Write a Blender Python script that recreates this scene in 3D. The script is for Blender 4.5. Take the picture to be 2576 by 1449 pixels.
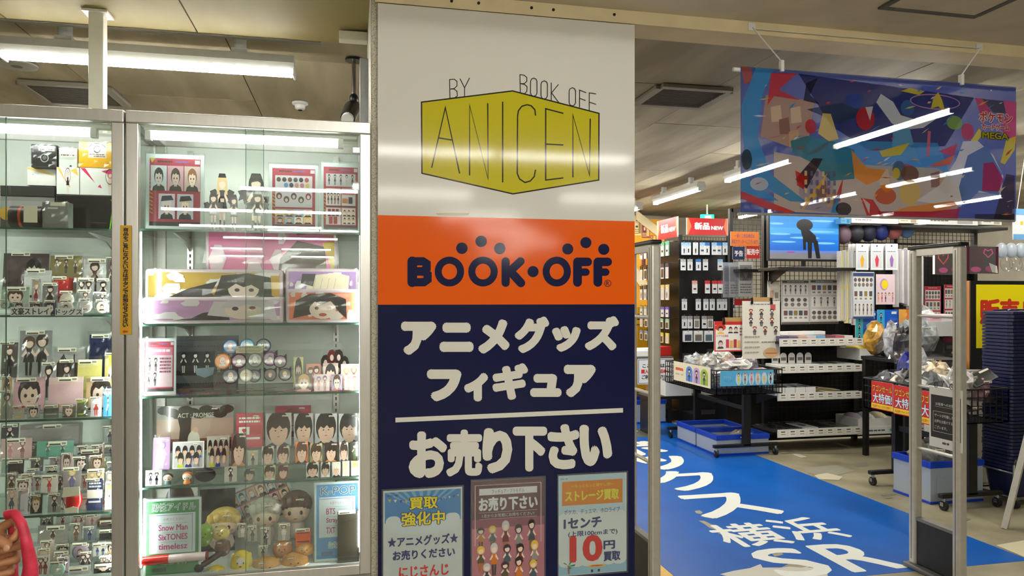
import bpy, math, random
from mathutils import Vector
R = random.Random(7)
sc = bpy.context.scene
for o in list(bpy.data.objects):
    bpy.data.objects.remove(o)
COL = sc.collection
# ------------------------------------------------------------------ camera
AY = math.radians(12.5); F = 1850.0; CA, SA = math.cos(AY), math.sin(AY); EYE = 1.45
cam = bpy.data.objects.new('camera', bpy.data.cameras.new('camera'))
COL.objects.link(cam)
cam.data.lens = 36 * F / 2576; cam.data.sensor_width = 36
cam.data.shift_y = 27.5 / 2576
cam.data.clip_start = 0.05
cam.location = (0, 0, EYE); cam.rotation_euler = (math.pi / 2, 0, -AY)
sc.camera = cam
# ------------------------------------------------------------------ world, exposure
w = bpy.data.worlds.new('world'); sc.world = w; w.use_nodes = True
w.node_tree.nodes['Background'].inputs[0].default_value = (0.9, 0.95, 1.0, 1)
w.node_tree.nodes['Background'].inputs[1].default_value = 0.05
vs = sc.view_settings
vs.view_transform = 'Standard'; vs.look = 'None'; vs.gamma = 1; vs.use_curve_mapping = False
vs.exposure = 1.42
TUBE = 34.0        # radiance of a shop tube
sc.cycles.transparent_max_bounces = 16
sc.cycles.max_bounces = 5
sc.cycles.diffuse_bounces = 3
sc.cycles.glossy_bounces = 2
sc.cycles.transmission_bounces = 2
sc.cycles.use_light_tree = False
sc.cycles.use_adaptive_sampling = True
sc.cycles.adaptive_threshold = 0.1
sc.cycles.sample_clamp_indirect = 4
sc.cycles.caustics_reflective = False
sc.cycles.caustics_refractive = False


# ------------------------------------------------------------------ pixel -> place
def ray(x, y):
    u = (x - 1288) / F
    return u * CA + SA, CA - u * SA, (752 - y) / F
def PY(x, y, Y):
    d = ray(x, y); t = Y / d[1]; return Vector((d[0] * t, Y, EYE + d[2] * t))
def PX(x, y, X):
    d = ray(x, y); t = X / d[0]; return Vector((X, d[1] * t, EYE + d[2] * t))
def PZ(x, y, Z=0.0):
    d = ray(x, y); t = (Z - EYE) / d[2]; return Vector((d[0] * t, d[1] * t, Z))


# ------------------------------------------------------------------ colour and materials
def lin(c):
    return tuple(((v / 255) / 12.92 if v / 255 <= 0.04045 else ((v / 255 + 0.055) / 1.055) ** 2.4) for v in c[:3]) + (1.0,)
MATS = {}
def mat(name, c=(128, 128, 128), rough=0.5, metal=0.0, noise=0.06, scale=30, bump=0.0, emit=0.0, coat=0.0, c2=None, stretch=None, lo=0.4, hi=0.65, spec=0.5):
    """Principled material whose colour is broken up by a noise texture in object space."""
    if name in MATS: return MATS[name]
    m = bpy.data.materials.new(name); m.use_nodes = True; nt = m.node_tree
    b = nt.nodes['Principled BSDF']; L = nt.links
    tc = nt.nodes.new('ShaderNodeTexCoord'); n = nt.nodes.new('ShaderNodeTexNoise')
    n.inputs['Scale'].default_value = scale; n.inputs['Detail'].default_value = 5
    src = tc.outputs['Object']
    if stretch:
        mp = nt.nodes.new('ShaderNodeMapping'); mp.inputs['Scale'].default_value = stretch
        L.new(src, mp.inputs['Vector']); src = mp.outputs['Vector']
    L.new(src, n.inputs['Vector'])
    r = nt.nodes.new('ShaderNodeValToRGB')
    k = lin(c); k2 = lin(c2) if c2 else tuple(max(0, v * (1 - noise * 2)) for v in k[:3]) + (1,)
    r.color_ramp.elements[0].position = lo; r.color_ramp.elements[1].position = hi
    r.color_ramp.elements[0].color = k2; r.color_ramp.elements[1].color = k
    L.new(n.outputs['Fac'], r.inputs['Fac']); L.new(r.outputs['Color'], b.inputs['Base Color'])
    b.inputs['Roughness'].default_value = rough; b.inputs['Metallic'].default_value = metal
    b.inputs['Coat Weight'].default_value = coat; b.inputs['Specular IOR Level'].default_value = spec
    if emit:
        b.inputs['Emission Color'].default_value = k; b.inputs['Emission Strength'].default_value = emit
    if bump:
        bp = nt.nodes.new('ShaderNodeBump'); bp.inputs['Strength'].default_value = bump; bp.inputs['Distance'].default_value = 0.005
        L.new(n.outputs['Fac'], bp.inputs['Height']); L.new(bp.outputs['Normal'], b.inputs['Normal'])
    MATS[name] = m; return m
def print_mat(name, rough=0.45, emit=0.0, clear=0.0, coat=0.0, wobble=0.0, crough=.03, spec=.5):
    """Flat print: the ink colours sit in the mesh's own colour attribute."""
    m = bpy.data.materials.new(name); m.use_nodes = True; nt = m.node_tree; L = nt.links
    b = nt.nodes['Principled BSDF']; a = nt.nodes.new('ShaderNodeVertexColor'); a.layer_name = 'ink'
    L.new(a.outputs['Color'], b.inputs['Base Color']); b.inputs['Roughness'].default_value = rough
    b.inputs['Coat Weight'].default_value = coat; b.inputs['Coat Roughness'].default_value = crough; b.inputs['Specular IOR Level'].default_value = spec
    if emit:
        L.new(a.outputs['Color'], b.inputs['Emission Color']); b.inputs['Emission Strength'].default_value = emit
    if wobble:
        n = nt.nodes.new('ShaderNodeTexNoise'); n.inputs['Scale'].default_value = 45
        bp = nt.nodes.new('ShaderNodeBump'); bp.inputs['Strength'].default_value = wobble; bp.inputs['Distance'].default_value = 0.002
        L.new(n.outputs['Fac'], bp.inputs['Height']); L.new(bp.outputs['Normal'], b.inputs['Normal'])
    if clear:
        t = nt.nodes.new('ShaderNodeBsdfTransparent'); mx = nt.nodes.new('ShaderNodeMixShader'); mx.inputs[0].default_value = clear
        tl = nt.nodes.new('ShaderNodeBsdfTranslucent'); m2 = nt.nodes.new('ShaderNodeMixShader'); m2.inputs[0].default_value = 0.5
        L.new(a.outputs['Color'], tl.inputs['Color'])
        L.new(b.outputs[0], m2.inputs[1]); L.new(tl.outputs[0], m2.inputs[2])
        L.new(m2.outputs[0], mx.inputs[1]); L.new(t.outputs[0], mx.inputs[2]); L.new(mx.outputs[0], nt.nodes['Material Output'].inputs[0])
    MATS[name] = m; return m
def glass_mat(name, tint=(250, 253, 251), base=0.04, rough=0.0, film=0.0, haze=(255, 255, 255), grime=0.0):
    """Thin clear sheet: what is behind shows through, mirror share follows the viewing angle (Schlick); film adds a milky share."""
    m = bpy.data.materials.new(name); m.use_nodes = True; nt = m.node_tree; L = nt.links
    nt.nodes.remove(nt.nodes['Principled BSDF'])
    t = nt.nodes.new('ShaderNodeBsdfTransparent'); t.inputs[0].default_value = lin(tint)
    g = nt.nodes.new('ShaderNodeBsdfGlossy'); g.inputs['Roughness'].default_value = rough
    lw = nt.nodes.new('ShaderNodeLayerWeight'); lw.inputs[0].default_value = 0.5
    p = nt.nodes.new('ShaderNodeMath'); p.operation = 'POWER'; p.inputs[1].default_value = 5
    q = nt.nodes.new('ShaderNodeMath'); q.operation = 'MULTIPLY_ADD'; q.inputs[1].default_value = 1 - base; q.inputs[2].default_value = base
    L.new(lw.outputs['Facing'], p.inputs[0]); L.new(p.outputs[0], q.inputs[0])
    mx = nt.nodes.new('ShaderNodeMixShader'); L.new(q.outputs[0], mx.inputs[0])
    last = t
    if film or grime:
        d = nt.nodes.new('ShaderNodeBsdfDiffuse'); d.inputs[0].default_value = lin(haze)
        m2 = nt.nodes.new('ShaderNodeMixShader'); m2.inputs[0].default_value = film
        if grime:
            n = nt.nodes.new('ShaderNodeTexNoise'); n.inputs['Scale'].default_value = 6; n.inputs['Detail'].default_value = 8
            k = nt.nodes.new('ShaderNodeMath'); k.operation = 'MULTIPLY'; k.inputs[1].default_value = grime
            L.new(n.outputs['Fac'], k.inputs[0]); L.new(k.outputs[0], m2.inputs[0])
        L.new(t.outputs[0], m2.inputs[1]); L.new(d.outputs[0], m2.inputs[2]); last = m2
    L.new(last.outputs[0], mx.inputs[1]); L.new(g.outputs[0], mx.inputs[2])
    L.new(mx.outputs[0], nt.nodes['Material Output'].inputs[0])
    MATS[name] = m; return m
PRINT = print_mat('print_ink')
GLOSSY = print_mat('print_gloss', rough=0.18, coat=0.3)
SIGN = print_mat('sign_face', rough=0.5, coat=0.42, wobble=0.03, crough=.09, spec=.08)
SCREEN = print_mat('screen_picture', rough=0.3, emit=0.2)
BANNER = print_mat('banner_film', rough=0.25, clear=0.22)
GLASS = glass_mat('showcase_glass', base=0.045, grime=0.006)
SHELFGLASS = glass_mat('shelf_glass', tint=(246, 252, 249), base=0.05)
EDGE = mat('glass_edge', (70, 105, 92), rough=0.15)
CLEAR = glass_mat('clear_film', tint=(252, 252, 252), base=0.06, rough=0.1, film=0.015)
ACRYL = glass_mat('clear_acrylic', tint=(246, 250, 250), base=0.06, rough=0.03, film=0.02)
POLY = glass_mat('cloudy_poly', tint=(215, 225, 235), base=0.06, rough=0.3, film=0.55, haze=(205, 215, 225))


# ------------------------------------------------------------------ mesh builder
class B:
    def __init__(s): s.v, s.f, s.c = [], [], []
    def add(s, vs, fs, col=None):
        n = len(s.v); s.v += [tuple(p) for p in vs]; s.f += [tuple(i + n for i in q) for q in fs]; s.c += [col] * len(fs); return s
    def box(s, x0, y0, z0, x1, y1, z1, col=None):
        return s.add([(x0, y0, z0), (x1, y0, z0), (x1, y1, z0), (x0, y1, z0), (x0, y0, z1), (x1, y0, z1), (x1, y1, z1), (x0, y1, z1)],
              [(3, 2, 1, 0), (4, 5, 6, 7), (0, 1, 5, 4), (1, 2, 6, 5), (2, 3, 7, 6), (3, 0, 4, 7)], col)
    def cyl(s, p, q, r, n=10, r2=None, col=None):
        p, q = Vector(p), Vector(q); d = (q - p).normalized(); r2 = r if r2 is None else r2
        a = d.cross(Vector((0, 0, 1)) if abs(d.z) < .9 else Vector((1, 0, 0))).normalized(); b = d.cross(a)
        vs = []
        for c, rr in ((p, r), (q, r2)):
            vs += [c + (a * math.cos(2 * math.pi * i / n) + b * math.sin(2 * math.pi * i / n)) * rr for i in range(n)]
        return s.add(vs, [(i, (i + 1) % n, n + (i + 1) % n, n + i) for i in range(n)] + [tuple(range(n))[::-1], tuple(range(n, 2 * n))], col)
    def path(s, pts, r, n=6, col=None):
        pts = [Vector(p) for p in pts]; vs = []; rs = r if isinstance(r, (list, tuple)) else [r] * len(pts)
        for i, p in enumerate(pts):
            d = (pts[min(i + 1, len(pts) - 1)] - pts[max(i - 1, 0)]).normalized()
            a = d.cross(Vector((0.13, 0.05, 1)).normalized()); a = a.normalized() if a.length > .05 else Vector((1, 0, 0)); b = d.cross(a)
            vs += [p + (a * math.cos(2 * math.pi * k / n) + b * math.sin(2 * math.pi * k / n)) * rs[i] for k in range(n)]
        m = len(pts)
        fs = [(i * n + k, i * n + (k + 1) % n, (i + 1) * n + (k + 1) % n, (i + 1) * n + k) for i in range(m - 1) for k in range(n)]
        return s.add(vs, fs + [tuple(range(n))[::-1], tuple(range((m - 1) * n, m * n))], col)
    def lathe(s, prof, n=16, c=(0, 0, 0), col=None):
        vs = [(c[0] + r * math.cos(2 * math.pi * k / n), c[1] + r * math.sin(2 * math.pi * k / n), c[2] + z) for r, z in prof for k in range(n)]
        m = len(prof)
        fs = [(i * n + k, i * n + (k + 1) % n, (i + 1) * n + (k + 1) % n, (i + 1) * n + k) for i in range(m - 1) for k in range(n)]
        return s.add(vs, fs + [tuple(range(n))[::-1], tuple(range((m - 1) * n, m * n))], col)
    def ell(s, c, rx, ry, rz, n=14, m=9, col=None):
        prof = [(math.sin(math.pi * i / m), -math.cos(math.pi * i / m)) for i in range(m + 1)]
        prof[0] = (.02, -1); prof[-1] = (.02, 1)
        vs = [(c[0] + r * rx * math.cos(2 * math.pi * k / n), c[1] + r * ry * math.sin(2 * math.pi * k / n), c[2] + z * rz) for r, z in prof for k in range(n)]
        fs = [(i * n + k, i * n + (k + 1) % n, (i + 1) * n + (k + 1) % n, (i + 1) * n + k) for i in range(m) for k in range(n)]
        return s.add(vs, fs + [tuple(range(n))[::-1], tuple(range(m * n, m * n + n))], col)
    def prism(s, pts, y0, y1, col=None):
        """Outline in x,z pulled from y0 (front) to y1."""
        n = len(pts)
        return s.add([(x, y0, z) for x, z in pts] + [(x, y1, z) for x, z in pts],
              [tuple(range(n)), tuple(range(n, 2 * n))[::-1]] + [(i, n + i, n + (i + 1) % n, (i + 1) % n) for i in range(n)], col)
    def mesh(s, name, m):
        me = bpy.data.meshes.new(name); me.from_pydata(s.v, [], s.f); me.materials.append(m)
        if any(c is not None for c in s.c):
            at = me.color_attributes.new('ink', 'FLOAT_COLOR', 'CORNER'); buf = []
            for p, c in zip(me.polygons, s.c):
                buf += list(lin(c or (200, 200, 200))) * p.loop_total
            at.data.foreach_set('color', buf)
        me.update(); return me
    def obj(s, name, m, parent=None, loc=(0, 0, 0), rot=(0, 0, 0), smooth=False, bevel=0.0, seg=2):
        me = s.mesh(name, m)
        if smooth:
            me.polygons.foreach_set('use_smooth', [True] * len(me.polygons)); me.set_sharp_from_angle(angle=math.radians(42))
        return link(name, me, parent, loc, rot, bevel, seg)
def link(name, me, parent=None, loc=(0, 0, 0), rot=(0, 0, 0), bevel=0.0, seg=2, scale=None):
    o = bpy.data.objects.new(name, me); COL.objects.link(o); o.parent = parent; o.location = loc; o.rotation_euler = rot
    if scale: o.scale = scale
    if bevel:
        md = o.modifiers.new('edge', 'BEVEL'); md.width = bevel; md.segments = seg; md.limit_method = 'ANGLE'
    return o
def tag(o, label, cat, group=None):
    o['label'] = label; o['category'] = cat
    if group: o['group'] = group
    return o
def empty(name, label, cat, loc=(0, 0, 0), rz=0.0, group=None):
    o = bpy.data.objects.new(name, None); COL.objects.link(o); o.location = loc; o.rotation_euler = (0, 0, rz)
    o.empty_display_size = 0.05
    return tag(o, label, cat, group)
def struct(o): o['kind'] = 'structure'; return o
def box(name, m, x0, y0, z0, x1, y1, z1, parent=None, bevel=0.0, **k): return B().box(x0, y0, z0, x1, y1, z1).obj(name, m, parent, bevel=bevel, **k)
ORD = ['first', 'second', 'third', 'fourth', 'fifth', 'sixth', 'seventh', 'eighth', 'ninth', 'tenth', 'eleventh', 'twelfth', 'thirteenth', 'fourteenth']

# ------------------------------------------------------------------ flat print: shapes and lettering
GL = {}
def glyphs(t):
    """Outline of a string from the built-in font, as triangles scaled to a unit box (v downward)."""
    if t not in GL:
        c = bpy.data.curves.new('t', 'FONT'); c.body = t; c.resolution_u = 3
        o = bpy.data.objects.new('t', c); me = bpy.data.meshes.new_from_object(o)
        vs = [(v.co.x, v.co.y) for v in me.vertices]; fs = [tuple(p.vertices) for p in me.polygons]
        bpy.data.objects.remove(o); bpy.data.curves.remove(c); bpy.data.meshes.remove(me)
        x0 = min(v[0] for v in vs); x1 = max(v[0] for v in vs); y0 = min(v[1] for v in vs); y1 = max(v[1] for v in vs)
        GL[t] = ([((x - x0) / max(x1 - x0, 1e-6), (y1 - y) / max(y1 - y0, 1e-6)) for x, y in vs], fs)
    return GL[t]
EPS = 0.00006
class Pr:
    """A sheet of print. fn maps the sheet's own u,v (v down) to x,z; each mark lies a hair in front of the last."""
    def __init__(s, fn): s.b = B(); s.fn = fn; s.k = 1
    def put(s, polys, col, step=0.0):
        y = -EPS * s.k; s.k += 1
        for i, (vs, fs) in enumerate(polys):
            s.b.add([(p[0], y - i * step, p[1]) for p in (s.fn(u, v) for u, v in vs)], fs, col)
        if step: s.k += int(len(polys) * step / EPS) + 1
        return s
    def inside(s, pts):
        """Part of an outline that lies on the sheet."""
        for ax, lim, sg_ in ((0, s.cl[0], 1), (0, s.cl[2], -1), (1, s.cl[1], 1), (1, s.cl[3], -1)):
            out = []
            for i, b_ in enumerate(pts):
                a_ = pts[i - 1]; da, db = (a_[ax] - lim) * sg_, (b_[ax] - lim) * sg_
                if (da < 0) != (db < 0): t = da / (da - db); out.append((a_[0] + (b_[0] - a_[0]) * t, a_[1] + (b_[1] - a_[1]) * t))
                if db >= 0: out.append(b_)
            pts = out
            if len(pts) < 3: return None
        return pts
    cl = None
    def poly(s, pts, col):
        if s.cl:
            pts = s.inside(pts)
            if not pts: return s
        return s.put([(pts, [tuple(range(len(pts)))])], col)
    def rect(s, u0, v0, u1, v1, col): return s.poly([(u0, v0), (u1, v0), (u1, v1), (u0, v1)], col)
    def ell(s, cu, cv, ru, rv, col, n=18, a0=0.0, a1=360.0):
        full = a1 - a0 >= 360
        return s.poly([(cu + ru * math.cos(math.radians(a0 + (a1 - a0) * i / (n if full else n - 1))), cv + rv * math.sin(math.radians(a0 + (a1 - a0) * i / (n if full else n - 1)))) for i in range(n)], col)
    def ring(s, cu, cv, ru, rv, wu, col, n=28, wv=None):
        wv = wu if wv is None else wv; o, fs = [], []
        for i in range(n):
            c, q = math.cos(2 * math.pi * i / n), math.sin(2 * math.pi * i / n)
            o += [(cu + ru * c, cv + rv * q), (cu + (ru - wu) * c, cv + (rv - wv) * q)]
        fs = [(2 * i, 2 * i + 1, 2 * ((i + 1) % n) + 1, 2 * ((i + 1) % n)) for i in range(n)]
        return s.put([(o, fs)], col)
    def stroke(s, pts, wd, col, cap=True, closed=False, smooth=False):
        """Line of even width with round ends (coordinates must be even-scaled in u and v)."""
        if smooth and len(pts) > 2:
            q = []
            for i in range(len(pts) - 1):
                p0, p1, p2, p3 = pts[max(i - 1, 0)], pts[i], pts[i + 1], pts[min(i + 2, len(pts) - 1)]
                for j in range(6):
                    t = j / 6
                    q.append(tuple(.5 * (2 * p1[k] + (p2[k] - p0[k]) * t + (2 * p0[k] - 5 * p1[k] + 4 * p2[k] - p3[k]) * t * t + (3 * p1[k] - p0[k] - 3 * p2[k] + p3[k]) * t ** 3) for k in (0, 1)))
            pts = q + [pts[-1]]
        pts = [p for i, p in enumerate(pts) if i == 0 or math.hypot(p[0] - pts[i - 1][0], p[1] - pts[i - 1][1]) > 1e-9]
        h = wd / 2; n = len(pts); vs, fs = [], []
        for i in range(n):
            x, y = pts[i]
            ins = pts[i - 1] if (i or closed) else None; out = pts[(i + 1) % n] if (i < n - 1 or closed) else None
            d = []
            if ins: l = math.hypot(x - ins[0], y - ins[1]); d.append(((x - ins[0]) / l, (y - ins[1]) / l))
            if out: l = math.hypot(out[0] - x, out[1] - y); d.append(((out[0] - x) / l, (out[1] - y) / l))
            nx, ny = -sum(q[1] for q in d), sum(q[0] for q in d); l = math.hypot(nx, ny)
            if l < 1e-6: nx, ny, l = -d[0][1], d[0][0], 1.0
            nx, ny = nx / l, ny / l; k = h / max(.28, abs(nx * -d[0][1] + ny * d[0][0]))
            vs += [(x + nx * k, y + ny * k), (x - nx * k, y - ny * k)]
        for i in range(n if closed else n - 1): j = (i + 1) % n; fs.append((2 * i, 2 * j, 2 * j + 1, 2 * i + 1))
        if cap and not closed:
            for i, j in ((0, 1), (n - 1, n - 2)):
                a = math.atan2(pts[i][1] - pts[j][1], pts[i][0] - pts[j][0]); m = len(vs)
                vs += [(pts[i][0] + h * math.cos(a + math.pi * (k / 8 - .5)), pts[i][1] + h * math.sin(a + math.pi * (k / 8 - .5))) for k in range(9)]; fs.append(tuple(range(m, m + 9)))
        return s.put([(vs, fs)], col)
    def text(s, t, u0, v0, u1, v1, col, bold=0.0, asp=1.0, quad=None, heavy=1.0):
        """String fitted to a box; bold widens each stroke by that much (in u; asp = v per u)."""
        vs, fs = glyphs(t); polys = []
        if quad:
            m = lambda u, v: tuple((quad[0][k] * (1 - u) + quad[1][k] * u) * (1 - v) + (quad[3][k] * (1 - u) + quad[2][k] * u) * v for k in (0, 1))
        else: m = lambda u, v: (u0 + (u1 - u0) * u, v0 + (v1 - v0) * v)
        base = [m(u, v) for u, v in vs]; sh = [(0, 0)]
        if bold:
            sh += [(bold * r * math.cos(math.pi * k / 6), bold * asp * r * math.sin(math.pi * k / 6)) for r, st in (((1, 1), (.5, 2)) if bold > heavy else ((1, 2),)) for k in range(0, 12, st)]
        for dx, dy in sh: polys.append(([(u + dx, v + dy) for u, v in base], fs))
        return s.put(polys, col, .00002 if bold else 0)
    def vtext(s, t, cu, v0, v1, wu, col, gap=.12, bold=0, asp=1.0):
        n = len(t); h = (v1 - v0) / n
        small = 'っゃゅょッャュョ、。'
        for i, ch in enumerate(t):
            f = .6 if ch in small else 1
            s.text(ch, cu - wu / 2 * f, v0 + h * (i + gap / 2 + (1 - f) * .1), cu + wu / 2 * f, v0 + h * (i + gap / 2 + (1 - gap) * f), col, bold, asp)
        return s
    def fake(s, u0, v0, u1, v1, n, col, seed=1):
        """Lines of writing too small to read: short dashes."""
        r = random.Random(seed); h = (v1 - v0) / n; polys = []
        for i in range(n):
            u = u0; va = v0 + h * (i + .2); vb = v0 + h * (i + .75)
            while u < u1 - .02:
                e = min(u1, u + (u1 - u0) * r.uniform(.08, .25)); polys.append(([(u, va), (e, va), (e, vb), (u, vb)], [(0, 1, 2, 3)])); u = e + (u1 - u0) * .03
        return s.put(polys, col)
    def closeup(s, u0, v0, u1, v1, k, **q):
        s.cl = (u0, v0, u1, v1); w_, h_ = (u1 - u0) * k, (v1 - v0) * k; s.face(u0 - w_, v0 - h_ * .8, u1 + w_, v1 + h_ * 1.2, **q); s.cl = None; return s
    def face(s, u0, v0, u1, v1, bg=None, hair=(40, 34, 36), skin=(244, 214, 196), cloth=(60, 58, 66), eye=(60, 40, 40), photo=False):
        """Head-and-shoulders picture of a made-up person."""
        W, H = u1 - u0, v1 - v0; c = (u0 + u1) / 2; P = lambda a, b: (u0 + W * a, v0 + H * b)
        if bg: s.rect(u0, v0, u1, v1, bg)
        s.poly([P(.1, 1), P(.16, .84), P(.4, .74), P(.6, .74), P(.84, .84), P(.9, 1)], cloth)
        s.poly([P(.42, .66), P(.58, .66), P(.6, .82), P(.4, .82)], tuple(int(v * .9) for v in skin))
        z_ = 1.25 if photo else 1.0
        s.ell(c, v0 + H * .42, W * .29 * z_, H * .34 * min(z_, 1.15), hair)
        s.ell(c, v0 + H * .5, W * .225 * z_, H * .28 * z_, skin)
        Q = lambda a, b: P(.5 + (a - .5) * z_, b + (.1 if photo and b > .25 else 0))
        s.poly([Q(.24, .46), Q(.26, .2), P(.5, .07), Q(.74, .2), Q(.76, .46), Q(.7, .33), Q(.6, .36), Q(.53, .28), Q(.44, .36), Q(.35, .31)], hair)
        for dx in (-.09, .09):
            s.ell(c + W * dx, v0 + H * .5, W * (.03 if photo else .042), H * (.014 if photo else .045), eye, 8)
        s.ell(c, v0 + H * .64, W * .05, H * .014, (196, 110, 104), 8)
        if photo: s.poly([P(.49, .5), P(.52, .58), P(.475, .58)], tuple(int(v * .88) for v in skin))
        return s
    def figure(s, cu, v0, v1, wd, hair=(40, 34, 36), cloth=(40, 38, 44), skin=(244, 214, 196), legs=None, wings=None):
        """Small standing figure of a made-up person."""
        H = v1 - v0; P = lambda a, b: (cu + wd * a, v0 + H * b)
        if wings:
            for q in (-1, 1): s.poly([P(.08 * q, .36), P(.5 * q, .24), P(.46 * q, .36), P(.5 * q, .46), P(.36 * q, .44), P(.3 * q, .54), P(.14 * q, .48)], wings)
        for q in (-1, 1): s.poly([P(.03 * q, .6), P(.13 * q, .6), P(.1 * q, 1), P(.02 * q, 1)], legs or cloth)
        s.poly([P(-.1, .3), P(.1, .3), P(.2, .66), P(-.2, .66)], cloth)
        for q in (-1, 1): s.poly([P(.1 * q, .32), P(.26 * q, .5), P(.2 * q, .53), P(.07 * q, .42)], skin)
        s.ell(cu, v0 + H * .16, wd * .22, H * .17, hair, 12)
        s.ell(cu, v0 + H * .19, wd * .14, H * .11, skin, 10)
        s.poly([P(-.17, .16), P(-.1, .04), P(.1, .04), P(.17, .16), P(.05, .12), P(-.05, .14)], hair)
        return s
    def obj(s, parent, name='print', m=None, loc=(0, 0, 0)): return s.b.obj(name, m or PRINT, parent, loc)
def sheet(wd, ht, x0=None): return Pr(lambda u, v: ((u - .5) * wd, (1 - v) * ht))

# ------------------------------------------------------------------ plain materials
WHITE = mat('white_paper', (232, 232, 228), .6, noise=.01)
CREAM = mat('cream_tag', (236, 230, 206), .6, noise=.02)
ALU = mat('aluminium', (208, 205, 198), .3, .55, noise=.03, stretch=(1, 1, .1), scale=60)
ALU2 = mat('satin_aluminium', (202, 198, 188), .34, .5, noise=.04)
CABWHITE = mat('cabinet_white', (240, 244, 236), .45, noise=.015)
STEEL = mat('steel', (170, 170, 172), .25, 1, noise=.05)
BLACK = mat('black_metal', (17, 16, 18), .42, noise=.2)
BLACKP = mat('black_plastic', (20, 20, 23), .35, noise=.1)
NAVYP = mat('navy_plastic', (22, 30, 72), .38, noise=.08)
BLUEP = mat('blue_plastic', (14, 62, 186), .35, noise=.05)
WOOD = mat('wood_board', (205, 142, 66), .5, c2=(176, 112, 48), scale=8, stretch=(1, 1, .15))
CARDBOARD = mat('cardboard', (190, 148, 92), .8, noise=.06)
RUBBER = mat('rubber', (22, 22, 24), .6)
WHITEP = mat('white_plastic', (228, 229, 226), .35, noise=.02)
def paper(c): return mat('paper_%d_%d_%d' % c, c, .5, noise=.02)
def lampmat(name, c, s):
    m = bpy.data.materials.new(name); m.use_nodes = True; nt = m.node_tree; nt.nodes.remove(nt.nodes['Principled BSDF'])
    e = nt.nodes.new('ShaderNodeEmission'); e.inputs[0].default_value = lin(c); e.inputs[1].default_value = s
    nt.links.new(e.outputs[0], nt.nodes['Material Output'].inputs[0]); MATS[name] = m; return m
LAMP = lampmat('tube_light', (255, 252, 242), TUBE)
LAMPC = lampmat('case_tube_light', (250, 255, 252), TUBE * .23)
# ================================================================== the setting
ZH, ZS = 2.67, 2.71                    # hall ceiling, shop ceiling
YF = 2.93                              # plane of the pillar sign and the showcase fronts
XL, XR, YB, YN = -7.0, 9.5, 10.6, -16.0
CONC = mat('concrete_floor', (160, 151, 124), .42, c2=(124, 116, 94), scale=2.2, bump=.05, lo=.35, hi=.6)
CEILH = mat('hall_ceiling', (228, 218, 200), .75, noise=.06, scale=4)
CEILL = mat('stained_cream_ceiling', (164, 151, 100), .7, c2=(146, 131, 80), scale=1.6, stretch=(1.6, .5, 1))
CEILS = mat('shop_ceiling_board', (172, 161, 136), .8, c2=(146, 136, 112), scale=1.8, stretch=(2.5, .4, 1))
DARK = mat('dark_gap', (30, 28, 25), .9)
BEAMC = mat('cream_beam', (232, 214, 172), .6, noise=.05, scale=6)
PLASTER = mat('plaster_wall', (196, 188, 172), .8, noise=.05, scale=5)
GRANITE = mat('speckled_stone', (196, 190, 172), .55, c2=(150, 142, 122), scale=260, lo=.4, hi=.5, bump=.1)
YELLOWW = mat('yellow_wall', (236, 172, 42), .7, noise=.04)
floor = struct(box('floor', CONC, XL, YN, -.06, XR, YB, 0))
hall = struct(box('ceiling_hall', CEILH, XL, YN, ZH, XR, YF + .02, ZH + .1))
soff = struct(box('ceiling_soffit', DARK, XL, YF + .02, ZH + .006, .1, 3.6, ZH + .1))
shopc = struct(box('ceiling_shop', DARK, XL, 3.0, ZS + .03, XR, YB, ZS + .12))
me = B().box(-.452, -.904, 0, .452, .904, .02).mesh('ceiling_board', CEILS)
for i in range(18):
    for j in range(5):
        x, y = -6.5 + i * .91, 4.03 + j * 1.82 - (.9 if i % 2 else 0)
        if y - .91 > YB - .8 or (x < .56 and y - .9 < 3.6) or y - .905 < 3.09: continue
        link('ceiling_board', me, shopc, (x, y, ZS + .003 + R.uniform(0, .004)))
for i in range(18):
    x = -6.5 + i * .91
    if x > .56: box('ceiling_board', CEILS, x - .452, 3.09, ZS + .004, x + .452, 3.11 if i % 2 == 0 else 4.03, ZS + .02, shopc)
    elif i % 2 == 0: box('ceiling_board', CEILS, x - .452, 3.645, ZS + .004, x + .452, 4.936, ZS + .02, shopc)
    else: box('ceiling_board', CEILS, x - .452, 3.62, ZS + .004, x + .452, 4.03, ZS + .02, shopc)
for i in range(9):
    x = .1 - i * .78
    box('ceiling_board', CEILL, x - .774, YF + .03, ZH, x, 3.6, ZH + .02, soff)
struct(box('trim_1', BEAMC, .1, YF, 2.615, XR, 3.09, ZH + .06))
struct(box('trim_2', mat('grey_rail', (120, 115, 104), .5), XL, 3.6, ZH - .004, -.13, 3.64, ZS + .02))
struct(box('wall_back', PLASTER, XL, YB, 0, XR, YB + .1, ZS + .1))
struct(box('wall_left', PLASTER, XL - .1, YN, 0, XL, YB, ZS + .1))
struct(box('wall_right', PLASTER, XR, YN, 0, XR + .1, YB, ZS + .1))
struct(box('wall_rear', PLASTER, XL, YN - .1, 0, XR, YN, ZS + .1))
pillar = struct(box('wall_pillar', GRANITE, .083, YF + .022, 0, 1.176, 3.5, ZH, bevel=.006))
# hatch frame in the hall ceiling
h = empty('ceiling_hatch', 'square ceiling access hatch with a dark green metal frame in front of banner', 'hatch', (2.4, 2.43, ZH - .001))
HATCH = mat('hatch_frame', (96, 96, 84), .45, .3)
B().box(-.22, -.22, -.004, .22, .22, 0).obj('hatch_panel', CEILH, h)
fb = B()
for s in (-1, 1):
    fb.box(-.24, s * .23 - .013, -.008, .24, s * .23 + .013, 0); fb.box(s * .23 - .013, -.217, -.008, s * .23 + .013, .217, 0)
fb.obj('hatch_frame', HATCH, h)
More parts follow.
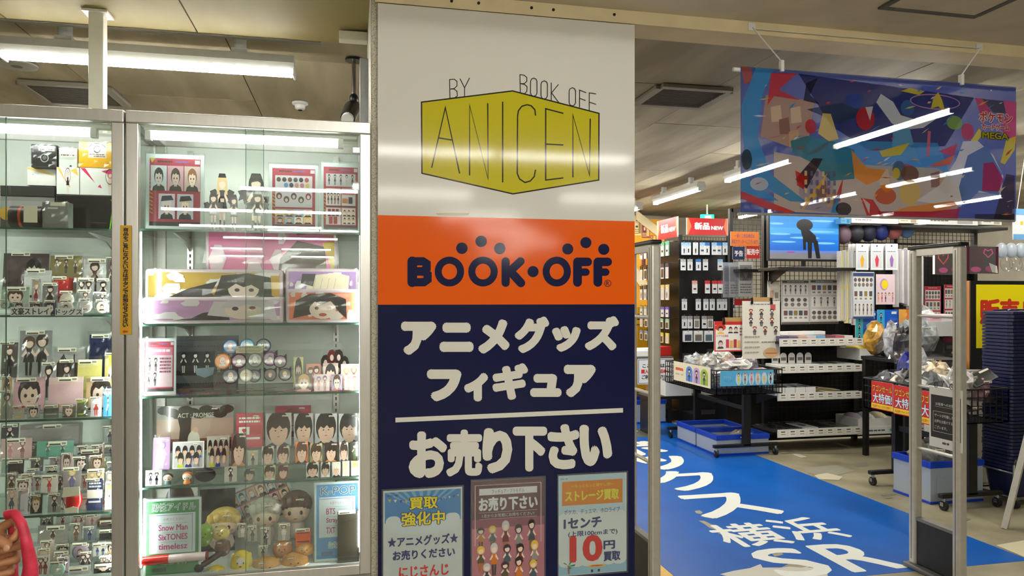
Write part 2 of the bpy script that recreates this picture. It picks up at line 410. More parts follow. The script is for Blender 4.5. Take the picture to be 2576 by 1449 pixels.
# nails under the beam face
for px in ((1136, 3), (1204, 8), (1337, 20), (1392, 25), (1545, 37)):
    p = PY(px[0], px[1], YF)
    B().cyl((0, .004, 0), (0, -.004, 0), .006, 8).obj('nail_hole', DARK, bpy.data.objects['trim_1'], (p.x, YF, min(p.z, 2.66)))

# painted floor: blue vinyl lane with white lettering, worn through in places
class Ground(Pr):
    def obj(s, parent, name, m=None):
        s.b.v = [(x, z, .0016 - y) for x, y, z in s.b.v]; return s.b.obj(name, m or PRINT, parent)
VINYL = mat('blue_vinyl', (10, 94, 184), .34, c2=(7, 82, 168), scale=3, coat=.0, spec=.22, lo=.3, hi=.7)
box('blue_lane', VINYL, 1.66, 3.36, 0, 3.69, 8.6, .0012, floor)
box('yellow_edge', mat('yellow_vinyl', (228, 178, 40), .4), 1.46, 3.36, 0, 1.657, 8.6, .0012, floor)
g = Ground(lambda x, y: (x, y))
WL = (222, 224, 218)
for t, x0, x1, y0, y1, bd in (('R', 2.62, 2.955, 3.42, 3.83, .012), ('S', 2.22, 2.53, 3.42, 3.83, .012), ('横', 2.19, 2.59, 3.9, 4.31, .008), ('浜', 2.63, 3.0, 3.92, 4.34, .008),
                              ('ス', 2.31, 2.88, 4.46, 5.0, .022), ('ク', 2.36, 2.92, 5.15, 5.73, .022), ('ッ', 2.5, 2.95, 5.83, 6.3, .03), ('ボ', 2.35, 2.98, 6.4, 7.0, .025)):
    g.text(t, x0, y1, x1, y0, WL, bd)
g.obj(floor, 'white_lettering')
g = Ground(lambda x, y: tuple(PZ(x, y)[:2]))
zz = lambda *q: [(1590 + x / 3.529, 1040 + y / 3.529) for x, y in q]
WORN, WORN2 = (150, 142, 118), (196, 194, 182)
g.poly(zz((590, 955), (640, 955), (700, 985), (765, 1000), (790, 1040), (840, 1065), (825, 1078), (770, 1072), (745, 1035), (690, 1020), (650, 990)), WORN)
g.poly(zz((555, 868), (600, 862), (628, 880), (610, 895), (570, 888)), WORN)
g.poly(zz((780, 1430), (900, 1400), (1050, 1375), (1140, 1340), (1160, 1372), (1330, 1370), (1480, 1322), (1610, 1350), (1560, 1368), (1700, 1380), (1740, 1443), (1500, 1500), (1000, 1490)), WORN2)
g.poly(zz((1200, 1388), (1330, 1368), (1420, 1325), (1500, 1322), (1612, 1352), (1500, 1372), (1400, 1362)), WORN)
g.poly(zz((1240, 1248), (1330, 1240), (1345, 1255), (1270, 1275)), WORN)
g.poly([(2505, 1372), (2576, 1360), (2640, 1370), (2640, 1430), (2560, 1395)], (206, 198, 164))
g.poly([(1985, 1140), (2000, 1139), (2030, 1150), (2015, 1152)], WORN2)
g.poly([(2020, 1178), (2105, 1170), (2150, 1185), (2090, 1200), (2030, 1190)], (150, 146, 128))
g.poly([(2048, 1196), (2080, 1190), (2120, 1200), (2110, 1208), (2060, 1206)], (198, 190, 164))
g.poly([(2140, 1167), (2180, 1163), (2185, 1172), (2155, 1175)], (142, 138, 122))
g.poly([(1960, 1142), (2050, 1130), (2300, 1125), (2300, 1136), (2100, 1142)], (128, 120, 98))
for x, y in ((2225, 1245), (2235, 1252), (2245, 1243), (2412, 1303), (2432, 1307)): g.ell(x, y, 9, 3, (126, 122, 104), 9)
g.obj(floor, 'worn_patch_print')
g = Ground(lambda x, y: tuple(PZ(x, y)[:2]))
g.poly([(1585, 1070), (1628, 1088), (1650, 1100), (1585, 1100)], (86, 88, 86)); g.poly([(1590, 1078), (1606, 1085), (1600, 1086), (1588, 1081)], WL)
g.obj(floor, 'grey_mark_print')

# ================================================================== lamps
HOUS = mat('lamp_housing', (196, 196, 190), .5, noise=.02)
def tube_light(label, x0, y0, x1, y1, z, ceil, wd=.1, group='shop ceiling tube lights', flip=0):
    """Batten: sloping housing, lens bar, end caps and two ceiling clips."""
    L = math.hypot(x1 - x0, y1 - y0); a = math.atan2(y1 - y0, x1 - x0)
    o = empty('tube_light', label, 'light', ((x0 + x1) / 2, (y0 + y1) / 2, z), a, group)
    h = L / 2
    pts = [(-wd * .5, .035), (-wd * .32, .012), (wd * .32, .012), (wd * .5, .035), (wd * .36, .075), (-wd * .36, .075)]
    bb = B(); n = 6
    bb.add([(-h, y, zz_) for y, zz_ in pts] + [(h, y, zz_) for y, zz_ in pts], [tuple(range(n))[::-1], tuple(range(n, 2 * n))] + [(i, (i + 1) % n, n + (i + 1) % n, n + i) for i in range(n)])
    bb.obj('housing', HOUS, o)
    pr = [(math.cos(math.pi * k / 6) * wd * .3, -math.sin(math.pi * k / 6) * .03 + .012) for k in range(7)]; n = 7
    B().add([(-h + .012, y, q) for y, q in pr] + [(h - .012, y, q) for y, q in pr], [tuple(range(n)), tuple(range(n, 2 * n))[::-1]] + [(i, n + i, n + i + 1, i + 1) for i in range(n - 1)]).obj('light_tube', LAMP, o, smooth=True)
    for s in (-1, 1):
        B().box(s * h - .006, -wd * .33, -.02, s * h + .006, wd * .33, .03).obj('end_cap', HOUS, o, bevel=.004)
        cl = B().box(s * h * .6 - .035, -.03, .075, s * h * .6 + .035, .03, .1)
        cl.cyl((s * h * .6, 0, .1), (s * h * .6, 0, max(.11, ceil - z)), .03, 10); cl.obj('ceiling_clip', HOUS, o, smooth=True)
    return o
pa, pb = PY(8, 135, 3.74), PY(741, 180, 3.74)
tube_light('long white tube light hung above the two glass showcases', pa.x, 3.74, pb.x, 3.74, 2.55, ZS, .13, 'tube light over showcases')
k = 0
for X, runs, where in ((3.47, ((3.65, 4.73), (5.27, 6.3), (6.83, 7.96), (8.43, 9.5)), 'row above the blue lane'), (5.2, ((3.6, 4.7), (5.25, 6.3), (6.72, 7.7), (8.3, 9.1)), 'row above the screen rack'),
                       (6.9, ((5.0, 6.0), (6.6, 7.55), (8.2, 9.2)), 'row beyond the register sign'), (1.75, ((5.3, 6.4), (6.9, 8.0), (8.4, 9.5)), 'unseen row added deep behind the pillar'),  # the row behind the pillar is unseen, added to light the shop
                       (-.3, ((5.9, 7.0), (7.6, 8.7)), 'unseen row added behind the glass showcases'), (-2.1, ((5.9, 7.0), (7.6, 8.7)), 'unseen row added behind the edge showcase'), (-3.9, ((5.9, 7.0), (7.6, 8.7)), 'unseen row added by the far wall behind showcases')):  # unseen rows added behind the showcases to brighten the ceiling there
    for i, (a, b) in enumerate(runs):
        tube_light('white tube light, %s in from entrance, %s' % (ORD[i], where), X, a, X, b, 2.56, ZS)
for Y, runs in ((.2, ((.02, 1.12), (1.15, 2.25))), (-2.02, ((-1.09, .1), (.14, 1.3), (2.3, 3.4))), (-4.05, ((-2.3, -1.2), (-1.18, -.09), (1.2, 2.3))), (-6.2, ((-2.54, -1.48), (-1.46, -.42), (2.0, 3.1))), (-8.4, ((-2.25, -1.2), (-1.2, -.2), (3, 4.1))), (-11.5, ((-3, -1.9), (-1.5, -.4), (3, 4.1))), (-14.5, ((-3.3, -2.2), (-1.5, -.4)))):
    for i, (a, b) in enumerate(runs):
        tube_light('white tube light on the hall ceiling facing the shop front', a, Y, b, Y, 2.58, ZH, group='hall ceiling tube lights')

# ================================================================== pillar sign
sg = box('pillar_sign', WHITEP, *PY(950, 0, YF)[:1], YF, .04, PY(1597, 0, YF).x, YF + .02, 2.612, bevel=.002)
tag(sg, 'tall glossy pillar sign in white, orange and navy with a yellow hexagon logo', 'sign')
p = Pr(lambda x, y: (lambda q: (q.x, q.z))(PY(x, y, YF)))
x0, x1 = PY(950.5, 0, YF).x, PY(1596.5, 0, YF).x
q = Pr(lambda u, v: (u, v)); zo, zn = PY(1280, 549, YF).z, PY(1280, 766, YF).z
q.rect(x0, 2.61, x1, zo, (222, 220, 212)); q.rect(x0, zo, x1, zn, (240, 98, 0)); q.rect(x0, zn, x1, .045, (17, 22, 66))
q.obj(sg, 'colour_band_print', SIGN, (0, YF - .0002, 0))
z1 = lambda *pts: [(930 + x / 2.587, y / 2.587) for x, y in pts]
INK, YEL, NAVY, OFFW = (28, 26, 24), (200, 190, 20), (17, 22, 66), (226, 224, 214)
hexa = z1((337, 665), (930, 592), (1492, 738), (1490, 1172), (932, 1262), (340, 1128))
p.poly(hexa, YEL); p.stroke(hexa, 3.4, INK, closed=True)
for s in ([(403, 1092), (492, 700), (585, 1130)], [(450, 898), (538, 912)], [(650, 1142), (650, 685), (770, 1165), (768, 672)], [(865, 662), (865, 1187)],
          [(1079, 753), (1075, 715), (1050, 688), (1022, 682), (990, 692), (968, 720), (962, 755), (960, 1130), (975, 1165), (1010, 1188), (1045, 1178), (1070, 1150), (1079, 1105)],
          [(1260, 738), (1145, 708), (1145, 1172), (1260, 1158)], [(1145, 938), (1260, 944)], [(1322, 1155), (1322, 748), (1430, 1142), (1435, 772)]):
    p.stroke(z1(*s), 3.3, INK, cap=False)
def oval(cx, cy, hw, hh): return [(cx - hw, cy - hh + hw), (cx - hw * .7, cy - hh + hw * .3), (cx, cy - hh), (cx + hw * .7, cy - hh + hw * .3), (cx + hw, cy - hh + hw), (cx + hw, cy + hh - hw), (cx + hw * .7, cy + hh - hw * .3), (cx, cy + hh), (cx - hw * .7, cy + hh - hw * .3), (cx - hw, cy + hh - hw)]
for s in ([(522, 640), (520, 518), (550, 516), (568, 530), (568, 560), (550, 577), (522, 580)], [(522, 580), (550, 580), (568, 595), (570, 625), (555, 636), (522, 640)], [(587, 512), (617, 572), (617, 630)], [(650, 507), (617, 572)],
          [(980, 605), (977, 487), (1005, 490), (1022, 505), (1022, 530), (1005, 545), (978, 545)], [(978, 545), (1008, 550), (1024, 565), (1022, 595), (1008, 610), (980, 605)],
          [(1181, 538), (1181, 655)], [(1228, 550), (1183, 605), (1230, 668)], [(1365, 700), (1365, 587), (1408, 604)], [(1365, 640), (1404, 655)], [(1428, 718), (1428, 605), (1472, 612)], [(1428, 665), (1472, 680)]):
    p.stroke(z1(*s), 2.2, (40, 34, 40), cap=False)
for cx, cy in ((1067, 568), (1135, 586), (1318, 631)): p.stroke(z1(*oval(cx, cy, 21, 59)), 2.2, (40, 34, 40), closed=True)
p.poly(z1((428, 1388), (520, 1385), (650, 1388), (640, 1400), (560, 1406), (440, 1398)), (188, 176, 140))
p.obj(sg, 'logo_lettering', SIGN, (0, YF - .0006, 0)); p = Pr(p.fn)
z2 = lambda *pts: [(930 + x / 2.13, 540 + y / 2.13) for x, y in pts]
Sx = lambda w_: w_ / 2.13
for cx, cy, r in ((494, 180, 31), (597, 143, 31), (697, 181, 31), (1061, 184, 30), (1158, 150, 30), (1254, 186, 30), (875, 305, 30)):
    c = z2((cx, cy))[0]; p.ell(c[0], c[1], Sx(r), Sx(r), NAVY, 22)
for cx, r in ((427, 79), (607, 79), (1002, 76)):
    c = z2((cx, 305))[0]; p.ring(c[0], c[1], Sx(r), Sx(80), Sx(38), NAVY, 32)
for s, wd in (([(228, 250), (228, 362)], 52), ([(228, 250), (285, 250), (305, 263), (305, 288), (285, 303), (228, 303)], 44), ([(228, 305), (292, 305), (310, 320), (310, 348), (290, 362), (228, 362)], 44),
              ([(728, 250), (728, 365)], 44), ([(808, 250), (742, 312)], 44), ([(752, 302), (810, 366)], 46), ([(1113, 253), (1113, 363)], 47), ([(1113, 253), (1168, 253)], 46), ([(1113, 308), (1158, 308)], 40),
              ([(1222, 253), (1222, 363)], 47), ([(1222, 253), (1275, 253)], 46), ([(1222, 308), (1264, 308)], 40)):
    p.stroke(z2(*s), Sx(wd), NAVY)
c = z2((1275, 368))[0]; p.ring(c[0], c[1], Sx(19), Sx(19), Sx(3), NAVY, 20); p.text('R', c[0] - 4, c[1] - 5, c[0] + 4, c[1] + 5, NAVY)
p.obj(sg, 'brand_lettering', SIGN, (0, YF - .0006, 0)); p = Pr(p.fn)
p.poly(z2((138, 1088), (1357, 1036), (1357, 1060), (138, 1113)), OFFW)
def big(ch, x0, y0, x1, y1, bd):
    (a, b), (c, d) = z2((x0 + bd, y0 + bd), (x1 - bd, y1 - bd)); p.text(ch, a, b, c, d, OFFW, Sx(bd))
for ch, x0_, y0_, x1_, y1_, bd in (('ア', 168, 572, 358, 752, 17), ('ニ', 374, 578, 556, 736, 18), ('メ', 580, 560, 750, 745, 16), ('グ', 775, 545, 962, 742, 14), ('ッ', 975, 596, 1130, 735, 14), ('ズ', 1150, 543, 1335, 728, 14),
                                  ('フ', 306, 828, 492, 1000, 18), ('ィ', 504, 846, 634, 1000, 16), ('ギ', 656, 795, 848, 992, 14), ('ュ', 858, 852, 1026, 976, 16), ('ア', 1038, 803, 1210, 978, 17),
                                  ('お', 208, 1160, 414, 1410, 15), ('売', 408, 1150, 602, 1402, 12), ('り', 602, 1142, 762, 1385, 17), ('下', 764, 1134, 948, 1374, 15), ('さ', 950, 1120, 1120, 1362, 15), ('い', 1120, 1124, 1296, 1346, 17)):
    big(ch, x0_, y0_, x1_, y1_, bd)
p.obj(sg, 'lettering', SIGN, (0, YF - .0006, 0))

def poster(name, label, px, Y, art, th=.002, m=None, frame=(236, 236, 232), cat='poster', group=None, yaw=0.0, lift=0.0):
    """Sheet on a plane Y: pixel rectangle gives place and size; art(P) draws in unit coordinates."""
    a, b = PY(px[0], px[1], Y), PY(px[2], px[3], Y); a2, b2 = PY(px[0], px[3], Y), PY(px[2], px[1], Y)
    top, bot = (a.z + b2.z) / 2, (a2.z + b.z) / 2
    wd, ht = b.x - a.x, top - bot
    o = B().box(-wd / 2, 0, 0, wd / 2, th, ht).obj(name, paper(frame), None, ((a.x + b.x) / 2, Y, bot), (lift, 0, yaw))
    tag(o, label, cat, group)
    s = sheet(wd, ht); s.asp = wd / ht; art(s); s.obj(o, 'print', m or PRINT, (0, -.0002, 0)); return o
def sleeve(o, wd, ht, th=.0015):
    return B().box(-wd / 2 - .006, -.0035, -.006, wd / 2 + .006, -.002, ht + .008).obj('clear_sleeve', ACRYL, o)
def art1(s):
    s.rect(.02, .015, .98, .28, (52, 142, 214))
    for i in range(9): s.poly([(.5, .2), (.02 + i * .107, .015), (.07 + i * .107, .015)], (120, 190, 236))
    for i in range(7):
        s.poly([(.06 + i * .07, .075 + .005 * i), (.1 + i * .07, .075 + .005 * i), (.08 + i * .07, .1 + .005 * i)], [(240, 196, 60), (250, 250, 250), (30, 60, 140)][i % 3])
        s.poly([(.6 + i * .055, .1 - .006 * i), (.63 + i * .055, .1 - .006 * i), (.615 + i * .055, .12 - .006 * i)], [(240, 196, 60), (250, 250, 250), (30, 60, 140)][i % 3])
    for x in (.11, .14, .89, .85): s.ell(x, .27, .08, .05, (240, 244, 246))
    s.ell(.5, .33, .45, .06, (240, 244, 246))
    s.text('買取', .33, .07, .68, .17, (24, 44, 120), .018, .5); s.text('買取', .33, .07, .68, .17, (246, 226, 10), .006, .5)
    s.text('強化中', .23, .195, .77, .31, (24, 44, 120), .018, .5); s.text('強化中', .23, .195, .77, .31, (246, 226, 10), .006, .5)
    s.text('BOOK・OFF', .05, .035, .19, .052, (30, 40, 60))
    B_ = (42, 42, 112); s.text('★アニメグッズ★', .06, .4, .94, .485, B_, .004, .7); s.text('お売りください', .12, .52, .9, .6, B_, .004, .7)
    s.text('にじさんじ', .2, .66, .82, .755, (206, 52, 48), .004, .7); s.text('ホロライブ', .2, .8, .82, .9, (206, 52, 48), .004, .7)
def art2(s):
    s.rect(0, 0, 1, 1, (96, 26, 50)); s.poly([(0, .42), (1, .42), (1, 1), (0, 1)], (214, 112, 130)); s.rect(0, .36, 1, .44, (150, 62, 86))
    for a, b, c, d in ((.04, .04, .96, .045), (.04, .04, .05, .6), (.95, .04, .96, .6)): s.rect(a, b, c, d, (230, 200, 205))
    s.rect(.1, .075, .9, .135, (240, 236, 234)); s.text('フィギュア・プラモデル', .27, .085, .72, .125, (60, 20, 36))
    s.text('お売り下さい', .1, .16, .9, .28, (240, 236, 234), .008, .7)
    s.text('1点からお気軽にお持ちください!', .14, .31, .86, .345, (236, 220, 224)); s.rect(.1, .295, .9, .298, (230, 200, 205)); s.rect(.1, .355, .9, .358, (230, 200, 205))
    r = random.Random(3)
    for i, (x, y, sz) in enumerate(((.12, .43, .2), (.28, .42, .22), (.46, .38, .3), (.64, .42, .28), (.82, .38, .3), (.12, .6, .24), (.3, .58, .3), (.48, .6, .24), (.66, .6, .26), (.86, .58, .28), (.2, .76, .24), (.45, .76, .2), (.64, .72, .28), (.84, .76, .24))):
        s.figure(x, y, y + sz, .24, [(40, 30, 26), (226, 190, 60), (200, 200, 200), (60, 40, 60)][i % 4], [(210, 120, 40), (90, 80, 60), (60, 60, 70), (150, 140, 136), (120, 40, 44), (70, 90, 100)][(i * 5) % 6], legs=[(60, 60, 66), (120, 100, 60), (190, 110, 50)][i % 3])
def art3(s):
    s.rect(0, 0, 1, 1, (240, 242, 240)); s.rect(0, 0, .985, .4, (206, 226, 238)); s.rect(0, .88, 1, .995, (160, 204, 230))
    for i in range(6): s.ell(.12 + i * .152, .42, .11, .05, (240, 242, 240)); s.ell(.11 + i * .156, .88, .1, .04, (240, 242, 240))
    s.rect(.05, .06, .94, .3, (240, 138, 20)); s.text('BOOK・OFF', .03, .025, .13, .04, (30, 40, 60))
    s.text('〜もっともっと増やし隊!〜', .18, .09, .82, .125, (250, 226, 40)); s.text('ストレージ買取', .1, .16, .88, .26, (250, 232, 60), .006, .7)
    B_ = (36, 54, 116); s.text('ポケカ、デュエマ、ホロライブ', .08, .34, .9, .39, B_); s.text('1センチ', .08, .43, .62, .53, B_, .008, .7); s.text('(上限100cmまで)', .14, .56, .86, .62, B_, .002, .7)
    s.text('10', .18, .62, .62, .86, (214, 38, 32), .022, .7); s.text('円', .66, .68, .82, .76, B_, .006, .7); s.text('買取', .66, .79, .9, .88, B_, .006, .7)
    s.poly([(.14, .98), (.13, .9), (.15, .9), (.16, .98)], (150, 104, 56))
    for a in range(5): s.poly([(.14, .9), (.14 + .1 * math.cos(a * 1.2 + 2.6), .89 + .035 * math.sin(a * 1.2 + 2.6)), (.14 + .09 * math.cos(a * 1.2 + 2.9), .9 + .04 * math.sin(a * 1.2 + 2.9))], (30, 130, 70))
    s.ell(.55, .92, .14, .013, (236, 196, 60)); s.ell(.55, .918, .1, .006, (206, 60, 40)); s.rect(.47, .955, .5, .98, (40, 40, 44)); s.rect(.57, .955, .6, .98, (40, 40, 44))
po = []
for nm, lb, px, art in (('buyback_poster', 'laminated poster with blue sunburst and yellow heading on the navy sign', (964, 1230, 1163, 1520), art1), ('figure_poster', 'laminated maroon poster crowded with small figures on the navy sign', (1187, 1206, 1369, 1476), art2),
                        ('storage_poster', 'laminated poster with orange heading and big red 10 on the navy sign', (1405, 1193, 1576, 1443), art3)):
    o = poster(nm, lb, px, YF - .006, art, .004, GLOSSY); po.append(o)
    dx = o.dimensions; sleeve(o, o.bound_box[4][0] * 2, o.bound_box[1][2])
# ================================================================== glass showcases
SLOT = mat('slot_dark', (40, 42, 42), .7)
YBACK = 3.36
def showcase(label, x0, x1, shelves, ups, split, strip=False):
    o = empty('glass_showcase', label, 'showcase', (x0, YF, 0)); X = x1 - x0; D = YBACK + .02 - YF; H = 2.14; P = .042
    bx = lambda n, m, a, b, c, d, e, f, par=o, bv=.0: B().box(a, b, c, d, e, f).obj(n, m, par, bevel=bv)
    bx('plinth', mat('plinth_grey', (150, 146, 138), .5), 0, .01, 0, X, D, .375)
    bx('deck', CABWHITE, .01, .012, .375, X - .01, D - .02, .4)
    bx('back_panel', CABWHITE, .01, D - .02, .4, X - .01, D - .005, H - .04)
    for a in (0, X - P):
        bx('front_post', ALU, a, 0, .375, a + P, .036, H - .045, bv=.003); bx('rear_post', ALU, a, D - .03, .375, a + P, D, H - .045, bv=.003)
    bx('top_frame', ALU, 0, -.004, H - .045, X, .036, H, bv=.003); bx('top_frame', ALU, 0, D - .03, H - .045, X, D, H, bv=.003)
    for a in (0, X - P): bx('top_frame', ALU, a, .036, H - .045, a + P, D - .03, H, bv=.003)
    bx('top_glass', SHELFGLASS, P, .036, H - .016, X - P, D - .03, H - .01)
    bx('bottom_rail', ALU, P, 0, .375, X - P, .034, .412, bv=.002)
    for a in (.002, X - .008): bx('side_glass', GLASS, a + .002, .036, .4, a + .006, D - .03, H - .045)
    a, b = split
    g1 = bx('sliding_pane', GLASS, P - .004, .008, .412, a, .012, H - .045); g2 = bx('sliding_pane', GLASS, b, .02, .412, X - P + .004, .024, H - .045)
    bx('pane_edge', EDGE, a, .007, .412, a + .0015, .013, H - .045, g1); bx('pane_edge', EDGE, b - .0015, .019, .412, b, .025, H - .045, g2)
    for u in ups:
        r = bx('shelf_upright', ALU, u - x0 - .012, D - .032, .4, u - x0 + .012, D - .0205, H - .06)
        s = B()
        for i in range(62): s.box(u - x0 - .003, D - .0335, .43 + i * .026, u - x0 + .003, D - .0318, .444 + i * .026)
        s.obj('slot_pattern', SLOT, r)
    for z in shelves:
        s = bx('glass_shelf', SHELFGLASS, .012, .048, z - .007, X - .012, D - .036, z - .0005)
        bx('shelf_edge', EDGE, .012, .0455, z - .0075, X - .012, .0478, z, s)
        for u in ups: B().prism([(0, 0), (0, 0)], 0, 0) if False else B().add([(u - x0 - .004, .12, z - .008), (u - x0 - .004, D - .032, z - .008), (u - x0 - .004, D - .032, z - .06), (u - x0 - .004, D - .12, z - .03), (u - x0 + .004, .12, z - .008), (u - x0 + .004, D - .032, z - .008), (u - x0 + .004, D - .032, z - .06), (u - x0 + .004, D - .12, z - .03)],
              [(0, 1, 2, 3), (7, 6, 5, 4), (0, 4, 5, 1), (1, 5, 6, 2), (2, 6, 7, 3), (3, 7, 4, 0)]).obj('shelf_bracket', ALU, o)
    t = B().box(P + .01, .034, 2.078, X - P - .01, .08, 2.094).obj('lamp_batten', CABWHITE, o, bevel=.003)
    B().cyl((P + .03, .056, 2.062), (X - P - .08, .056, 2.062), .0145, 12).obj('light_tube', LAMPC, t, smooth=True)
    for a in (P + .02, X - P - .075): B().box(a - .008, .041, 2.045, a + .012, .071, 2.078).obj('tube_socket', CABWHITE, t)
    if strip:
        for a in (P - .004, X - P - .001): B().box(a, .038, .45, a + .005, .046, 1.7).obj('led_strip', LAMPS, o)
    return o
LAMPS = lampmat('case_led_strip', (250, 255, 250), TUBE * .8)
ZR = (1.713, 1.355, 1.085, .745); ZL = (1.709, 1.392, 1.013, .665)
showcase('glass showcase beside the pillar with posters, folded cloths, badges and plush toys', -.797, .083, ZR, (-.659, -.056), (.797 + PY(662, 0, YF).x, .797 + PY(617, 0, YF).x), True)
showcase('glass showcase at the edge, crammed with small bagged character goods', -1.69, -.803, ZL, (-1.54, -.957), (.5, .46), True)  # LED strips in this case are added to brighten its shelves
o = poster('notice_strip', 'narrow yellow notice strip with vertical black writing between the two showcases', (302, 567, 331, 842), YF - .006, lambda s: (s.rect(0, 0, 1, 1, (224, 172, 16)), s.vtext('商品をご覧になりたい方はボタンでお知らせください', .5, .02, .93, .42, (30, 26, 14), bold=.02, asp=.1), s.poly([(.25, .97), (.45, .955), (.45, .964), (.72, .964), (.72, .976), (.45, .976), (.45, .985)], (206, 50, 30))), .0015, cat='notice')

# ------------------------------------------------------------------ small goods
TAG = Pr(lambda u, v: (u - .5, -v)); TAG.rect(0, 0, 1, 1, (240, 235, 214)); TAG.rect(.06, .55, .66, .9, (70, 66, 58)); TAG.rect(.72, .3, .95, .8, (150, 140, 120)); TAGM = TAG.b.mesh('price_tag', PRINT)
def price(o, wd, x, y, z, rot=0.0):
    return link('price_tag', TAGM, o, (x, y, z), (0, rot, 0), scale=(wd, 1, wd * .24))
BAGS = []
for k in range(4):
    b = B(); r = random.Random(50 + k); nu, nv = 7, 8
    for j in range(nv + 1):
        for i in range(nu + 1):
            u, v = i / nu, j / nv; e = min(u, 1 - u, v, 1 - v)
            b.v.append((u - .5 + r.uniform(-.012, .012), -(.2 + 3 * min(e, .25) + r.uniform(-.35, .35)) * .01, v))
    for j in range(nv):
        for i in range(nu):
            q = j * (nu + 1) + i; b.f.append((q, q + 1, q + nu + 2, q + nu + 1)); b.c.append(None)
    BAGS.append(b.mesh('clear_bag', CLEAR))
def bag(o, wd, ht, y): return link('clear_bag', BAGS[R.randrange(4)], o, (0, y, .0008), scale=(wd * 1.1, 1, ht * 1.08))
def draw(s, kind, c1, c2, c3):
    D2 = lambda c, f: tuple(max(0, min(255, int(v * f))) for v in c)
    if kind != 'bust': s.rect(0, 0, 1, 1, c1)
    a = getattr(s, 'asp', .7)
    if kind == 'fig': s.figure(.5, .08, .97, min(1.3, .62 / a), c3, c2)
    elif kind == 'two': s.figure(.3, .12, .96, .55 / a, c3, c2); s.figure(.7, .08, .98, .55 / a, D2(c3, .7), D2(c2, .8))
    elif kind == 'por': s.rect(0, 0, 1, .12, D2(c1, .85)); s.closeup(0, 0, 1, 1, .12 if a < 1 else .0, hair=c3, cloth=c2)
    elif kind == 'pho': s.rect(0, .5, 1, 1, D2(c1, .9)); s.closeup(0, 0, 1, 1, .14, hair=c3, skin=(216, 182, 160), cloth=c2, eye=(50, 36, 32), photo=True)
    elif kind == 'off': s.face(.35, .04, .98, 1, None, c3, cloth=c2); s.ell(.18, .3, .12, .16, D2(c1, 1.15)); s.poly([(0, .8), (.4, .6), (.3, 1), (0, 1)], D2(c1, .8))
    elif kind == 'multi':
        for i in range(3):
            for j in range(2): s.figure(.2 + .3 * i, .08 + .46 * j, .48 + .46 * j, .26, [c3, (60, 50, 46), (150, 130, 110)][i], [c2, (90, 90, 100), (60, 40, 40)][(i + j) % 3])
    elif kind == 'group':
        for i in range(4): s.face(.02 + .24 * i, .1, .27 + .24 * i, .62, None, (34, 30, 32), (214, 178, 156), [c2, (190, 190, 186), (60, 90, 160), c3][i], photo=True)
        for i in range(3): s.face(.1 + .27 * i, .36, .38 + .27 * i, .99, None, (44, 36, 34), (218, 184, 160), [(180, 190, 60), (40, 60, 130), (150, 146, 140)][i], photo=True)
    elif kind == 'band': s.rect(0, .35, 1, .62, c2); s.rect(.1, .7, .9, .76, c3); s.fake(.1, .1, .9, .3, 2, c3)
    elif kind == 'plain': s.poly([(0, 0), (1, 0), (1, .14), (0, .22)], c2); s.rect(.1, .8, .6, .88, c3)
    elif kind == 'scene': s.rect(0, .5, 1, 1, c2); s.poly([(.1, .5), (.3, .18), (.45, .5)], c3); s.rect(.62, .2, .66, .8, c3); s.poly([(0, 1), (.5, .62), (1, 1)], D2(c2, .7)); s.figure(.5, .4, .98, .35, (30, 28, 30), (90, 96, 104))
    elif kind == 'sky':
        for i in range(5): s.ell(.1 + .2 * i, .16 + .06 * (i % 2), .13, .05, (240, 246, 252))
        s.figure(.35, .3, .98, .3, c3, c2); s.figure(.75, .25, .98, .3, (40, 34, 30), (60, 90, 150))
    return s
SHELFNAME = {'L1': 'top shelf, edge showcase', 'L2': 'second shelf, edge showcase', 'L3': 'third shelf, edge showcase', 'L4': 'fourth shelf, edge showcase', 'L5': 'floor of edge showcase',
             'R1': 'top shelf, pillar showcase', 'R2': 'second shelf, pillar showcase', 'R3': 'third shelf, pillar showcase', 'R4': 'fourth shelf, pillar showcase', 'R5': 'floor of pillar showcase'}
ROW = {'L1': [(3.0, 1.709), (3.1, 1.709)], 'L2': [(3.0, 1.392), (3.08, 1.415), (3.16, 1.44), (3.25, 1.475)], 'L3': [(3.0, 1.013), (3.05, 1.03), (3.12, 1.07), (3.24, 1.14)],
       'L4': [(3.0, .665), (3.06, .725), (3.13, .785), (3.2, .83), (3.27, .865)], 'L5': [(3.0, .43), (3.08, .46), (3.18, .50), (3.26, .53)],
       'R1': [(3.08, 1.713), (3.17, 1.713)], 'R3': [(3.01, 1.085), (3.06, 1.085), (3.12, 1.085), (3.2, 1.085)], 'R4': [(3.0, .745), (3.09, .785), (3.2, .835), (3.27, .86)], 'R5': [(3.0, .4), (3.08, .4), (3.16, .4), (3.25, .4)]}
def riser(case, x0, x1, label):
    b = B(); prev = ROW[case][0][1]
    for (y, z) in ROW[case][1:]:
        b.box(x0, y - .018, z - .004, x1, y + .04, z - .001)
        for xx in (x0, x1 - .003): b.box(xx, y - .018, ROW[case][0][1] + .0005, xx + .003, y + .04, z - .004)
    tag(b.obj('acrylic_riser', ACRYL), label, 'display riser')
def place(case, row, x0, x1, yt):
    Y, Z = ROW[case][row]; a, b = PY(x0, yt, Y), PY(x1, yt, Y)
    return (a.x + b.x) / 2, Y, Z + .0006, b.x - a.x, (a.z + b.z) / 2 - Z
